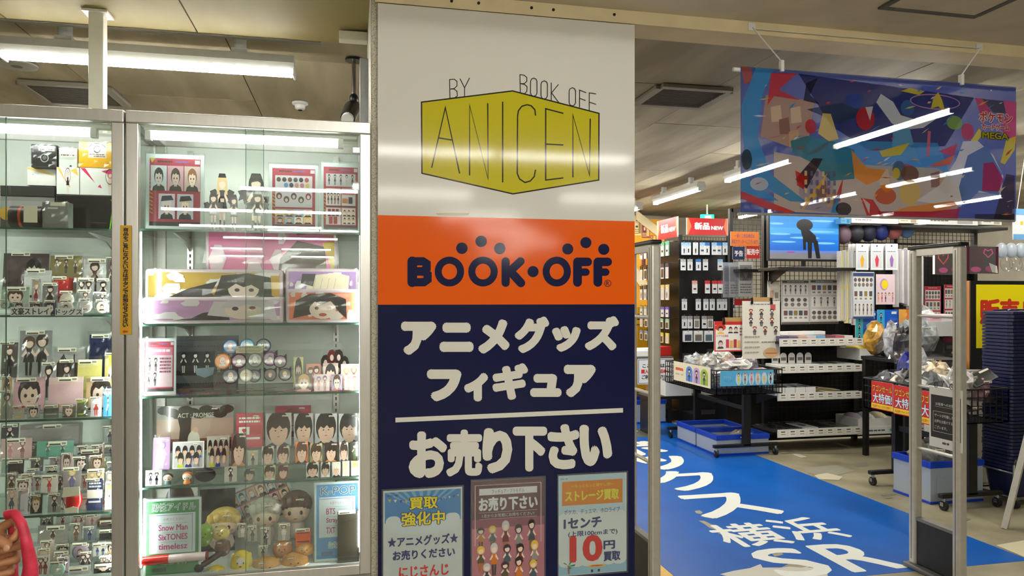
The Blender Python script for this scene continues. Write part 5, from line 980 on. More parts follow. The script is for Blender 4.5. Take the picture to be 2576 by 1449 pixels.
for i in range(5):
    p = PY(375 + 34 * i, 1436 - 3 * i, 3.0); o = B().ell((0, 0, .018), .026, .026, .018, 14, 8).obj('glass_ball', ACRYL, None, (p.x, 3.02, .401), smooth=True); tag(o, 'pale green clear capsule below the light stick, %s from the showcase post' % ORD[i], 'capsule', 'clear capsules in pillar showcase')

# ================================================================== above the showcases
SQP = mat('white_painted_steel', (226, 222, 206), .4, noise=.02)
p0 = PZ(245, 30, ZH); o = empty('steel_post', 'square white steel post from showcase top to the cream ceiling', 'post', (p0.x, 3.44, 0))
B().box(-.029, -.029, .0, .029, .029, ZH - .004).obj('shaft', SQP, o, bevel=.004); B().box(-.05, -.05, ZH - .012, .05, .05, ZH - .001).obj('flange', SQP, o, bevel=.002)
a, b_ = PY(905, 145, 3.3), PY(929, 300, 3.3); o = B().box(a.x, 3.3, 2.145, b_.x, 3.34, a.z).obj('grey_upright', mat('grey_steel', (158, 160, 162), .4, .3), bevel=.003); tag(o, 'grey steel upright standing on the showcase beside the stone pillar', 'post')
a, b_ = PY(853, 75, 3.4), PY(930, 103, 3.4); o = B().box(a.x, 3.4, b_.z, min(b_.x, .082), 3.46, a.z).obj('junction_box', SQP, bevel=.003); tag(o, 'small white box fixed under the cream ceiling beside the pillar', 'box')
pc = PY(890, 200, 3.95); o = empty('security_camera', 'black ceiling security camera on a stalk behind the grey upright', 'camera', (pc.x, 3.95, 0))
B().lathe([(.045, ZS - .012), (.045, ZS - .001)], 18).obj('ceiling_mount', BLACKP, o, smooth=True); B().cyl((0, 0, ZS - .012), (0, 0, 2.52), .012, 10).obj('stalk', STEEL, o, smooth=True); B().ell((0, 0, 2.5), .024, .024, .03, 12, 8).obj('swivel', BLACKP, o, smooth=True)
B().path([(0, .03, 2.47), (-.01, -.03, 2.44), (-.03, -.16, 2.36)], [.035, .042, .038], 14).obj('camera_body', BLACKP, o, smooth=True); B().cyl((-.03, -.16, 2.36), (-.034, -.185, 2.345), .03, 14).obj('lens_ring', WHITEP, o, smooth=True)
p = PZ(755, 258, ZS); o = empty('smoke_detector', 'small white smoke detector on the dark shop ceiling', 'detector', (p.x, p.y, ZS)); B().lathe([(.05, 0), (.05, -.012), (.034, -.018), (.03, -.04), (.015, -.048)], 18).obj('body', WHITEP, o, smooth=True); B().ell((0, -.0, -.048), .016, .016, .008, 10, 6).obj('sensor', BLACKP, o, smooth=True)
p = PZ(42, 162, ZS); o = empty('round_ceiling_speaker', 'round grey ceiling speaker behind the long tube light', 'speaker', (p.x, p.y, ZS)); B().lathe([(.1, 0), (.1, -.008), (.085, -.012)], 24).obj('rim', mat('speaker_rim', (150, 148, 140), .5), o, smooth=True); B().lathe([(.084, -.009), (.01, -.013)], 24).obj('grille', mat('speaker_grille', (96, 94, 90), .7), o, smooth=True)
def ac(label, x0, y0, x1, y1):
    o = empty('ceiling_vent', label, 'vent', ((x0 + x1) / 2, (y0 + y1) / 2, ZS)); W, D = (x1 - x0) / 2, (y1 - y0) / 2; m = mat('vent_frame', (126, 120, 106), .5)
    f = B()
    for s in (-1, 1): f.box(-W, s * D - .025, -.022, W, s * D + .025, 0); f.box(s * W - .025, -D + .025, -.022, s * W + .025, D - .025, 0)
    f.obj('frame', m, o, bevel=.003); B().box(-W + .02, -D + .02, -.006, W - .02, D - .02, -.001).obj('dark_core', DARK, o)
    n = 14
    for i in range(n): y = -D + .04 + (2 * D - .08) * i / (n - 1); B().box(-W + .025, y - .007, -.018, W - .025, y + .001, -.008).obj('slat', mat('vent_slat', (92, 86, 74), .6), o)
ac('dark slatted ceiling vent beyond the beam beside the pillar', 1.79, 4.02, 2.24, 4.42); ac('dark slatted ceiling vent above the edge showcase', -1.86, 4.75, -1.4, 5.2)
# ================================================================== inside the shop
def posterx(name, label, px, X, art, th=.002, m=None, frame=(236, 236, 232), cat='sign', group=None):
    """Sheet on a plane of constant X facing the blue lane; px = far edge x, top y, near edge x, bottom y (at the far edge)."""
    a, b = PX(px[0], px[1], X), PX(px[2], px[1], X); bot = PX(px[0], px[3], X).z; wd, ht = a.y - b.y, a.z - bot
    o = B().box(-wd / 2, 0, 0, wd / 2, th, ht).obj(name, paper(frame), None, (X, (a.y + b.y) / 2, bot), (0, 0, -math.pi / 2)); tag(o, label, cat, group)
    s = sheet(wd, ht); s.asp = wd / ht; art(s); s.obj(o, 'print', m or PRINT, (0, -.0003, 0)); return o
def wires(name, parent, x0, x1, z0, z1, y, step=.05, r=.0022, m=None):
    b = B(); n = int((x1 - x0) / step); k = int((z1 - z0) / step)
    for i in range(n + 1): x = x0 + (x1 - x0) * i / max(n, 1); b.box(x - r, y - r, z0, x + r, y + r, z1)
    for j in range(k + 1): z = z0 + (z1 - z0) * j / max(k, 1); b.box(x0, y - r * 2, z - r, x1, y, z + r)
    return b.obj(name, m or BLACK, parent)
def hook(parent, x, y, z, L=.12, d=(0, -1)):
    B().path([(x, y, z), (x + d[0] * L, y + d[1] * L, z), (x + d[0] * (L + .012), y + d[1] * (L + .012), z + .012)], .0028, 5).obj('peg_hook', STEEL, parent)
# ------------------------------------------------------------------ pegboard rack of new goods
XA, YA = 3.795, 8.0
rk = empty('pegboard_rack', 'black pegboard rack under the red NEW signs, hung with small packs', 'rack', (XA, YA, 0))
for x, y in ((0, 0), (.62, 0), (0, .9), (.62, .9)): B().box(x - .02, y - .02, 0, x + .02, y + .02, 2.2).obj('post', BLACK, rk)
B().box(.02, .01, .12, .6, .03, 2.14).obj('front_board', BLACK, rk); B().box(.01, .02, .12, .03, .88, 2.14).obj('side_board', BLACK, rk); B().box(.02, -.3, .02, .6, .0, .14).obj('base', BLACK, rk, bevel=.004); B().box(-.1, .02, .02, .0, .88, .14).obj('base', BLACK, rk, bevel=.004)
wires('wire_mesh', rk, .02, .6, 1.98, 2.18, -.006, .035)
def newart(s):
    s.rect(0, 0, 1, 1, (190, 22, 30)); s.poly([(0, 0), (.05, 0), (.12, .5), (.04, 1), (0, 1)], (226, 120, 70)); s.poly([(1, 0), (.95, 0), (.9, .5), (.97, 1), (1, 1)], (226, 120, 70)); s.rect(0, 0, .012, 1, (240, 220, 210)); s.rect(.988, 0, 1, 1, (240, 220, 210))
    s.text('新品', .2, .27, .55, .68, (246, 244, 240), .012, 1.6); s.text('NEW', .6, .47, .88, .68, (246, 244, 240), .008, 1.6)
o = poster('header_sign', 'red NEW header sign facing the entrance on the pegboard rack', (1727, 549, 1831, 591), YA - .03, newart, .008, cat='sign')
o = posterx('header_sign', 'red NEW header sign on the lane side of the pegboard rack', (1653, 557, 1705, 605), XA - .03, newart, .008)
def pack_mesh(c, c2, kind):
    b = Pr(lambda u, v: (u - .5, -v)); b.rect(0, 0, 1, 1, (228, 232, 234)); b.rect(0, 0, 1, .26, c); b.ell(.5, .09, .07, .03, (60, 60, 60), 8); b.rect(.1, .34, .9, .93, (206, 210, 214))
    if kind == 0: b.rect(.38, .5, .62, .82, c2)
    elif kind == 1: b.rect(.22, .58, .78, .72, c2)
    elif kind == 2: b.poly([(.5, .42), (.66, .6), (.58, .88), (.42, .88), (.34, .6)], c2)
    else: b.rect(.12, .36, .88, .92, c2)
    b.fake(.15, .28, .85, .33, 1, (90, 96, 110)); return b.b.mesh('pack_print', GLOSSY)
PM = {}
def hpack(label, x, y, z, wd, ht, c, c2, kind, rz=0.0, th=.012, cat='pack', group='packs on the pegboard rack', name='hanging_pack'):
    k = (c, c2, kind)
    if k not in PM: PM[k] = pack_mesh(c, c2, kind)
    o = B().box(-wd / 2, 0, -ht, wd / 2, th, 0).obj(name, paper(tuple(int(v * .8) for v in c)), None, (x, y, z), (0, 0, rz)); tag(o, label, cat, group)
    link('print', PM[k], o, (0, -.0006, 0), scale=(wd, 1, ht)); return o
LB, MB, GY, RE = (150, 190, 226), (60, 120, 196), (170, 176, 180), (196, 60, 66)
zc = lambda x, y: (x, y)
RWN = ['top', 'second', 'third', 'fourth', 'fifth']
for ri, (yt, yb, xs) in enumerate(((610, 641, ((1721, LB, 2), (1732, LB, 0), (1750, (206, 214, 220), 2), (1767, LB, 1), (1779, MB, 0), (1797, LB, 1), (1809, MB, 1), (1824, LB, 0))), (652, 680, ((1719, GY, 1), (1736, GY, 2), (1757, MB, 0), (1775, GY, 1), (1812, LB, 1))), (706, 738, ((1748, (214, 150, 150), 1), (1780, RE, 1), (1798, RE, 1), (1812, RE, 1))), (752, 780, ((1722, GY, 0), (1757, GY, 0), (1776, GY, 0), (1792, GY, 0), (1810, GY, 0), (1823, GY, 0), (1846, GY, 0))), (795, 826, ((1722, (150, 150, 150), 0), (1736, (150, 150, 150), 0), (1753, (130, 126, 120), 3), (1772, (150, 150, 150), 1), (1787, (120, 110, 104), 3))))):
    for ci, (cx, c, kd) in enumerate(xs):
        p, q = PY(cx, yt, YA - .13), PY(cx, yb, YA - .13)
        hpack('small hanging pack, %s of the %s peg row from the lane, facing the entrance' % (ORD[ci], RWN[ri]), p.x, YA - .13, p.z, .062 if kd != 3 else .07, p.z - q.z, c, [(70, 76, 90), (40, 44, 52), (90, 60, 60)][(ci + ri) % 3] if kd != 3 else (140, 132, 122), kd)
        hook(rk, p.x - XA, -.004, p.z + .006)
for i, cx in enumerate((1731, 1757, 1783)):
    p, q = PY(cx, 832, YA - .12), PY(cx, 860, YA - .12); hpack('white-topped bag on the lowest pegs, %s from the lane, facing the entrance' % ORD[i], p.x, YA - .12, p.z, .11, p.z - q.z, (232, 232, 234), [(70, 74, 90), (110, 104, 100), (90, 110, 120)][i], 3, th=.03, cat='bag'); hook(rk, p.x - XA, -.004, p.z + .006)
for ri, (yt, ht, cols, kd) in enumerate(((607, .17, ((120, 80, 40), (90, 60, 56), (226, 220, 220), (110, 110, 110), (110, 190, 160), (110, 190, 160), (110, 190, 160)), 1), (662, .18, ((34, 32, 38),) * 5 + ((50, 60, 90),) * 2, 3), (716, .18, ((46, 50, 66),) * 3 + ((226, 206, 150),) * 4, 2), (772, .12, ((160, 170, 150),) * 3 + ((110, 90, 190),) * 4, 1), (802, .12, ((190, 176, 180),) * 3 + ((150, 200, 170),) * 3, 3), (838, .12, ((120, 160, 190),) * 2 + ((230, 214, 80),) * 4, 3))):
    n = len(cols)
    for ci, c in enumerate(cols):
        y = YA + .84 - .78 * ci / (n - 1); z = PX(1680, yt, XA - .13).z
        hpack('pack on the lane side of pegboard rack, %s peg row, %s from the far end' % (RWN[ri] if ri < 5 else 'lowest', ORD[ci]), XA - .14, y, z, .085, ht, c, [(60, 56, 60), (200, 196, 190), (40, 40, 44)][(ci + ri) % 3], kd, -math.pi / 2, group='packs on the lane side of the rack'); hook(rk, -.004, y - YA, z + .006, .13, (-1, 0))
# ------------------------------------------------------------------ shelf rack with the screen
YG = 6.68; g = empty('shop_gondola', 'black gondola with white price strips, a screen and hanging cards', 'gondola', (0, YG, 0))
for x in (4.09, 5.12, 5.6, 6.6): B().box(x - .022, -.02, 0, x + .022, .03, 2.36 if x < 5 else 2.3).obj('post', BLACK, g)
wires('wire_mesh', g, 4.11, 5.1, .2, 2.3, 0); wires('wire_mesh', g, 5.14, 6.58, .2, 2.28, 0)
B().box(4.11, .032, .2, 5.1, .04, 1.42).obj('back_board', BLACK, g); B().box(5.14, .032, .2, 6.58, .04, 1.9).obj('back_board', BLACK, g)
for x0_, x1_ in ((4.09, 5.12), (5.12, 6.6)): B().box(x0_, .01, .02, x1_, .03, .2).obj('kick_board', BLACK, g)
wp = empty('mesh_divider', 'black wire mesh panel carrying the orange notice and clear sleeves', 'panel', (0, 7.35, 0)); wa, wb = PY(1838, 600, 7.35).x, PY(1924, 600, 7.35).x
wires('wire_mesh', wp, wa, wb, .9, 2.42, 0); B().box(wa, -.02, 2.4, wb, .02, 2.44).obj('top_rail', BLACK, wp)
for x in (wa, wb): B().box(x - .02, -.02, 0, x + .02, .02, 2.44).obj('post', BLACK, wp)
B().box(wa, .015, 0, wb, .025, .9).obj('lower_board', BLACK, wp); B().box(wa, -.2, 1.74, wb, -.0, 1.77).obj('mid_shelf', BLACK, wp)
LABELS = Pr(lambda u, v: (u, -v)); LABELS.rect(0, 0, .9, .07, (230, 226, 216))
for i in range(9): LABELS.rect(.012 + i * .1, .006, .088 + i * .1, .064, (238, 234, 224)); LABELS.rect(.03 + i * .1, .014, .074 + i * .1, .024, (70, 62, 56)); LABELS.rect(.03 + i * .1, .04, .078 + i * .1, .046, (120, 110, 100))
LBM = LABELS.b.mesh('label_print', PRINT)
SHZ = ((1.075, 6.22, 3.965), (.825, 6.2, 3.93), (.565, 6.2, 3.93), (.22, 6.2, 3.93))
for z, y, x0_ in SHZ:
    s = B().box(x0_, y + .01 - YG, z - .05, 4.8, -.02, z - .03).obj('shelf_board', BLACK, g)
    r_ = B().box(x0_, y - YG, z - .075, 4.8, y - YG + .01, z).obj('price_rail', WHITEP, g); link('label_print', LBM, r_, (x0_ + .004, y - YG - .0006, z - .003))
    for x in (x0_ + .05, 4.75): B().add([(x, -.02, z - .05), (x, y + .1 - YG, z - .05), (x, -.02, z - .16), (x + .004, -.02, z - .05), (x + .004, y + .1 - YG, z - .05), (x + .004, -.02, z - .16)], [(0, 1, 2), (5, 4, 3), (0, 3, 4, 1), (1, 4, 5, 2), (2, 5, 3, 0)]).obj('shelf_bracket', BLACK, g)
r_ = B().box(4.82, 6.24 - YG, .13, 6.4, 6.25 - YG, .205).obj('price_rail', WHITEP, g); s = Pr(lambda u, v: (u, -v)); s.rect(0, 0, 1.56, .07, (236, 238, 236))
for i in range(3): s.ell(.42 + .5 * i, .035, .07, .022, (110, 176, 206), 10); s.fake(.05 + .5 * i, .025, .3 + .5 * i, .05, 1, (90, 100, 110), i)
s.obj(r_, 'label_print', PRINT, (4.825, 6.24 - YG - .0006, .203)); B().box(4.82, 6.25 - YG, .14, 6.4, -.02, .16).obj('shelf_board', BLACK, g)
tvz = PY(2020, 676, 6.3).z
B().box(4.0, 6.3 - YG, tvz - .015, 5.0, -.02, tvz + .015).obj('screen_shelf', BLACK, g, bevel=.003)
for x in (4.12, 4.93): B().add([(x, -.02, tvz - .015), (x, 6.34 - YG, tvz - .015), (x, -.02, tvz - .16), (x + .006, -.02, tvz - .015), (x + .006, 6.34 - YG, tvz - .015), (x + .006, -.02, tvz - .16)], [(0, 1, 2), (5, 4, 3), (0, 3, 4, 1), (1, 4, 5, 2), (2, 5, 3, 0)]).obj('shelf_bracket', BLACK, g)
zt = PY(2430, 572, 6.3).z
B().box(5.35, 6.28 - YG, zt - .02, 6.62, -.0, zt + .01).obj('canopy_shelf', BLACK, g, bevel=.004); B().box(4.85, 6.5 - YG, PY(2200, 562, 6.5).z - .02, 5.9, -.0, PY(2200, 562, 6.5).z).obj('upper_shelf', mat('pale_shelf', (206, 206, 202), .5), g, bevel=.003)
B().box(5.15, -.03, PY(2250, 612, 6.6).z - .01, 6.5, -.01, PY(2250, 612, 6.6).z + .01).obj('hang_rail', BLACK, g)
# television
a, b_ = PY(1933, 541, 6.48), PY(2113, 657, 6.48); wd, ht = b_.x - a.x, PY(2020, 541, 6.48).z - PY(2020, 657, 6.48).z
tv = empty('television', 'flat television showing a blue beach with a dark silhouette', 'TV', ((a.x + b_.x) / 2, 6.48, tvz + .0155)); zb = PY(2020, 657, 6.48).z - tvz - .0155
B().box(-wd / 2, 0, zb, wd / 2, .04, zb + ht).obj('bezel_body', BLACKP, tv, bevel=.004); B().box(-.02, .01, .01, .02, .03, zb + .02).obj('neck', BLACKP, tv); B().box(-.16, -.07, 0, .16, .1, .012).obj('foot', BLACKP, tv, bevel=.004)
s = Pr(lambda u, v: ((u - .5) * (wd - .03), zb + .02 + (1 - v) * (ht - .034)))
for i, c in enumerate(((36, 120, 190), (44, 128, 200), (60, 142, 206), (30, 110, 190), (24, 100, 186), (20, 92, 180))): s.rect(0, i * .135, 1, (i + 1) * .135, c)
s.rect(0, .8, 1, .86, (90, 110, 170)); s.rect(0, .86, 1, 1, (110, 110, 116))
for i, (u, v, a_) in enumerate(((.1, .18, .14), (.75, .1, .2), (.15, .42, .2), (.8, .35, .25), (.5, .5, .22), (.85, .62, .2), (.2, .6, .18))): s.ell(u if u + a_ < 1 else 1 - a_, v, min(a_, u, 1 - u), .025, (110, 170, 214), 12)
s.ell(.3, .84, .06, .015, (150, 40, 130)); s.ell(.5, .2, .12, .14, (16, 14, 18), 18); s.poly([(.44, .3), (.56, .3), (.66, .45), (.68, .62), (.52, .6), (.46, .45)], (16, 14, 18)); s.poly([(.54, .56), (.61, .58), (.6, .98), (.55, .98)], (16, 14, 18)); s.poly([(.62, .56), (.69, .56), (.73, .98), (.67, .98)], (16, 14, 18)); s.poly([(.47, .42), (.52, .48), (.52, .78), (.48, .78)], (16, 14, 18))
s.obj(tv, 'screen', SCREEN, (0, -.0008, 0))
# signs on the rack
poster('orange_notice', 'orange notice with blue writing clipped to the wire mesh', (1838, 583, 1909, 619), 7.3, lambda s: (s.rect(0, 0, 1, 1, (240, 126, 30)), s.text('一番くじ商品確認は', .14, .16, .84, .42, (50, 56, 130)), s.text('買取カウンターにございます', .04, .54, .96, .84, (50, 56, 130))), .004, cat='notice')
poster('navy_notice', 'small navy notice with white writing under the orange one', (1843, 621, 1873, 653), 7.31, lambda s: (s.rect(0, 0, 1, 1, (34, 46, 92)), s.text('予告', .14, .3, .86, .74, (240, 240, 236), .015)), .004, cat='notice')
poster('red_notice', 'small red notice with white writing under the orange one', (1877, 616, 1911, 650), 7.31, lambda s: (s.rect(0, 0, 1, 1, (206, 36, 36)), s.text('販売中', .06, .3, .94, .74, (240, 240, 236), .012)), .004, cat='notice')
for i, (px, c) in enumerate((((1819, 660, 1860, 748), (150, 156, 176)), ((1834, 662, 1872, 747), (170, 174, 186)), ((1858, 658, 1894, 746), (206, 206, 206)))):
    o = poster('poster_sleeve', ['bluish clear poster sleeve, rearmost of three on the mesh', 'lilac-grey clear poster sleeve, middle of three on the mesh', 'clear poster sleeve with a printed sheet, foremost of three'][i], px, 7.31 - i * .02, lambda s: (s.rect(0, 0, 1, 1, c), s.rect(.08, .1, .92, .55, tuple(int(v * (.8 if i < 2 else .68)) for v in c)), s.face(.2, .12, .8, .54, None, (120, 110, 116), (206, 200, 196), (110, 100, 110)) if i == 2 else s.figure(.5, .2, .8, .5, (130, 134, 156), (140, 146, 170), (170, 174, 190)), s.fake(.1, .62, .9, .92, 4, (110, 108, 112))), .002, cat='sleeve'); B().box(-.12, -.004, -.01, .12, -.002, .32).obj('clear_sleeve', CLEAR, o)
def goods(s, tint=(206, 204, 200), hd=(96, 90, 88), seed=0):
    r = random.Random(seed); s.rect(0, 0, 1, 1, tint); s.rect(.03, .02, .97, .07, hd); s.fake(.2, .03, .8, .06, 1, (220, 216, 210), seed); s.rect(0, .95, 1, 1, hd)
    for j, (v0, v1, n) in enumerate(((.1, .34, 5), (.38, .62, 4), (.66, .93, 5))):
        s.rect(.05, v0, .95, v1, (228, 226, 222))
        for i in range(n):
            c = .05 + .9 * (i + .5) / n
            if (j + seed) % 3 == 0: s.figure(c, v0 + .02, v1 - .02, .16, (60, 54, 52), [(90, 86, 88), (120, 110, 104), (60, 60, 66)][i % 3], (206, 196, 190))
            elif (j + seed) % 3 == 1: s.ell(c, (v0 + v1) / 2 - .05, .07, .045, (96, 90, 92), 10); s.ell(c, (v0 + v1) / 2 + .055, .07, .045, (130, 120, 118), 10)
            else: s.rect(c - .07, v0 + .03, c + .07, v0 + .14, [(120, 84, 80), (90, 96, 120), (150, 130, 80), (84, 84, 90)][i % 4]); s.rect(c - .05, v0 + .17, c + .05, v0 + .21, (150, 140, 136))
for i, px in enumerate(((1966, 704, 2036, 816), (2037, 703, 2110, 815))): poster('goods_chart', 'grey product chart under the screen, %s the window frames' % ['showing figures, beside' if i == 0 else 'showing boxes and bags, beyond'][0] if False else ['grey product chart with a row of figures, under the screen', 'grey product chart with boxes and bags, under the screen'][i], px, 6.6, lambda s: goods(s, seed=i * 2), .004, cat='poster')
poster('goods_chart', 'narrow pale product chart beside the black post, under the screen', (1931, 706, 1961, 755), 6.62, lambda s: (s.rect(0, 0, 1, 1, (206, 202, 192)), s.rect(0, 0, 1, .06, (150, 110, 100)), s.rect(.2, .16, .8, .42, (222, 218, 208)), s.rect(.2, .5, .5, .95, (186, 150, 130)), s.rect(.6, .6, .9, .9, (150, 140, 130))), .004, cat='poster')
poster('goods_chart', 'white product chart with a navy heading beside hanging cards', (2144, 684, 2199, 802), 6.2, lambda s: (goods(s, (214, 220, 228), (54, 70, 120), 1), s.rect(0, .02, 1, .09, (54, 70, 120)), s.rect(0, 0, .03, 1, (150, 176, 206)), s.rect(.97, 0, 1, 1, (150, 176, 206))), .004, cat='poster')
poster('moon_poster', 'pale pink poster with a yellow moon above small figures', (2204, 690, 2251, 766), 6.24, lambda s: (s.rect(0, 0, 1, 1, (230, 206, 214)), s.ell(.42, .34, .22, .2, (190, 150, 200)), s.ell(.46, .34, .17, .155, (240, 214, 30)), [s.figure(.12 + .19 * i, .6, .92, .2, (150, 90, 60), [(214, 160, 90), (206, 60, 80), (110, 70, 110), (226, 214, 206), (220, 120, 150)][i]) for i in range(5)]), .004, cat='poster')
# clip boards hanging on the mesh below the sleeves
def clipboard(label, px, Y, art, m=CARDBOARD):
    o = poster('clip_poster', label, px, Y, art, .006, cat='poster'); wd, ht = o.bound_box[4][0] * 2, o.bound_box[1][2]
    B().box(-wd * .22, -.002, ht - .004, wd * .22, .01, ht + .035).obj('cardboard_tab', m, o)
    for q in (-1, 1): B().prism([(q * wd * .26 - .012, ht - .03), (q * wd * .26 + .012, ht - .03), (q * wd * .26 + .006, ht + .03), (q * wd * .26 - .006, ht + .03)], -.012, .012).obj('clip', BLACKP, o)
    return o
clipboard('red-framed product poster with cartoon faces, hung over the wire cart', (1797, 808, 1893, 884), 6.35, lambda s: (s.rect(0, 0, 1, 1, (206, 44, 40)), s.rect(.03, .12, .97, .96, (240, 236, 226)), s.ell(.16, .2, .14, .12, (214, 60, 40)), s.face(.05, .14, .28, .42, None, K, cloth=YL), s.face(.34, .16, .5, .4), s.face(.48, .16, .64, .4, None, BR), s.fake(.66, .2, .94, .5, 3, (150, 90, 80), 3), s.text('おすすめ商品', .05, .44, .36, .52, (206, 80, 40)), [s.rect(.3 + .1 * i, .6 + .04 * (i % 2), .38 + .1 * i, .88, [(206, 60, 90), (226, 180, 90), (190, 60, 60), (240, 190, 120)][i]) for i in range(4)], s.face(.06, .6, .26, .9, None, (90, 80, 90)), [s.ell(.76 + .09 * (i % 3), .64 + .09 * (i // 3), .035, .025, [(180, 60, 60), (200, 140, 80)][i % 2], 8) for i in range(9)]))
def chib(s):
    s.rect(0, 0, 1, 1, (226, 222, 208)); s.fake(.3, .04, .75, .08, 1, (150, 140, 150)); s.rect(.74, .06, .88, .16, (206, 90, 84))
    for i in range(3):
        for j in range(3): s.figure(.22 + .28 * i + (.1 if j == 2 else 0), .14 + .15 * j, .29 + .15 * j, .26, [(150, 60, 40), (90, 70, 50), (60, 56, 80), (120, 90, 60)][(i + j * 2) % 4], [(120, 60, 56), (70, 66, 70), (90, 90, 96)][(i + j) % 3], legs=(70, 64, 64))
    s.text('VIBRAVY', .55, .7, .92, .74, (120, 116, 110)) if False else s.fake(.5, .7, .94, .73, 1, (120, 116, 110)); s.ell(.75, .9, .2, .09, (214, 176, 130)); s.rect(.6, .9, .92, .92, (206, 110, 70))
    for i in range(4): s.fake(.05, .6 + .09 * i, .45, .64 + .09 * i, 1, (170, 164, 140), i)
clipboard('tall pale poster of many tiny chibi figures, hung beside the red one', (1868, 757, 1962, 902), 6.3, chib)
o = B().box(*PY(1850, 752, 7.3)[:1], 7.31, PY(1850, 768, 7.3).z, PY(1895, 752, 7.3).x, 7.325, PY(1850, 752, 7.3).z).obj('red_plate', paper((170, 30, 36))); tag(o, 'small dark red plate behind the chibi poster', 'sign')
# hanging cards and rolls on the rail
for i, (a, c) in enumerate(((2169, (226, 170, 60)), (2206, (206, 70, 90)), (2243, (150, 110, 180)))):
    p, q = PY(a, 613, 6.28), PY(a, 679, 6.28)
    for k in range(3):
        hpack(['pale pink hanging card with a %s figure' % ['gold', 'red', 'violet'][i], 'pale card behind the %s figure card' % ['gold', 'red', 'violet'][i], 'rearmost pale card behind the %s figure card' % ['gold', 'red', 'violet'][i]][k] + ' on the rail', p.x - .02 * k, 6.28 + .03 * k, p.z, .14, p.z - q.z, (236, 232, 234), c, 2, 0, .004, 'card', 'hanging cards on the rail', 'hanging_card')
r = random.Random(11)
for i in range(9):
    p, q = PY(2113 + i * 4.2, 632 + r.uniform(-4, 4), 6.42 - .01 * i), PY(2113, 808 + r.uniform(-14, 10), 6.42)
    o = B().box(-.008, 0, q.z - p.z, .008, .05, 0).obj('hanging_sleeve', paper([(214, 210, 204), (222, 214, 150), (190, 188, 186)][i % 3]), None, (p.x, 6.4 - .012 * i, p.z), (0, 0, .2), bevel=.003); tag(o, 'tall clear hanging sleeve edge-on, %s from the screen' % ORD[i], 'sleeve', 'sleeves hung edge-on'); B().box(-.0085, -.002, (q.z - p.z) * .55, .0085, -.001, (q.z - p.z) * .5).obj('sticker', paper((226, 206, 110)), o)
for i in range(10):
    p, q = PY(2264 + i * 5, 630 + r.uniform(-6, 5), 6.3), PY(2264, 772 + r.uniform(-10, 8), 6.3)
    o = B().box(-.009, 0, q.z - p.z, .009, .06, 0).obj('hanging_roll', paper([(206, 204, 206), (190, 186, 190), (226, 222, 220), (160, 158, 164)][i % 4] if i != 8 else (44, 54, 130)), None, (p.x, 6.32 - .01 * i, p.z), (0, 0, .25), bevel=.004); tag(o, 'long pale rolled cloth hung edge-on, %s from the hanging cards' % ORD[i], 'roll', 'rolled cloths hung edge-on')
    if i in (6, 7): s = Pr(lambda u, v: ((u - .5) * .017, (q.z - p.z) * v)); [s.ell(.5, .1 + .16 * k, .4, .016, (206, 110, 60), 8) for k in range(6)]; s.poly([(.1, .3), (.9, .26), (.8, .5), (.2, .6)], (60, 54, 66)); s.obj(o, 'print', PRINT, (0, -.0006, 0))
# clear files
for i, (px, c, c2, lb) in enumerate((((2152, 783, 2206, 860), (20, 90, 190), (60, 180, 190), 'blue clear file with a teal strip, rear one'), ((2207, 779, 2259, 858), (24, 96, 210), (60, 170, 214), 'blue clear file with a pale corner, front one'), ((2262, 778, 2312, 862), (232, 120, 30), (240, 170, 60), 'bright orange clear file with yellow flowers'))):
    def f(s):
        s.rect(0, 0, 1, 1, c); s.rect(0, 0, .35, 1, c2)
        if i < 2: s.poly([(.5, .45), (.7, .35), (.55, .75)], (150, 206, 226)); s.poly([(.45, .6), (.95, .3), (.95, .95), (.5, .95)], (20, 60, 170)); [s.figure(.18, .1 + .3 * k, .36 + .3 * k, .22, (30, 40, 60), (30, 50, 70)) for k in range(3)]; s.rect(.68, .06, .92, .14, (226, 232, 230))
        else: [s.ell(.3 + .35 * (k % 2), .15 + .2 * k, .1, .07, (246, 186, 40), 9) for k in range(4)]; s.ell(.85, .4, .14, .16, (120, 130, 60)); s.ell(.8, .75, .1, .1, (120, 130, 60))
    o = poster('clear_file', lb + ' behind the sale wagon', px, 6.24 - .02 * i, f, .004, cat='file', m=GLOSSY)
# heart prints in film, red charts beyond the gate
for i, (px, c) in enumerate((((2352, 622, 2422, 690), 0), ((2430, 620, 2512, 688), 1))):
    def f(s):
        s.rect(0, 0, 1, 1, (66, 16, 40)); s.poly([(.5, .1), (.8, 0), (.9, .6), (.6, .95)], (44, 38, 48)); s.ell(.3, .85, .16, .1, (206, 60, 130)); s.ell(.75, .82, .16, .12, (170, 40, 110))
        h = [(.3, .62), (.12, .4), (.14, .22), (.24, .2), (.3, .3), (.38, .16), (.48, .2), (.46, .4)] if i == 0 else [(.68, .4), (.54, .24), (.58, .1), (.68, .16), (.78, .1), (.82, .24)]
        s.stroke(h, .035, (240, 90, 60) if i == 0 else (230, 70, 130), closed=True)
        if i: s.poly([(.7, .6), (.95, .72), (.98, .98), (.8, .95)], (206, 196, 186))
    o = poster('heart_cloth', ['plum bagged cloth with an orange glowing heart', 'plum bagged cloth with a small pink heart'][i], px, 6.2 - .03 * i, f, .03, m=GLOSSY, cat='cloth'); sleeve(o, .3, .28)
for i, px in enumerate(((2326, 720, 2367, 818), (2375, 716, 2412, 814))): poster('goods_chart', ['crimson product chart seen through the gate, beside orange file', 'crimson product chart seen through the gate, beside wooden board'][i], px, 6.655, lambda s: goods(s, (196, 60, 80), (176, 40, 60), i + 1), .004, cat='poster')
r = random.Random(21)
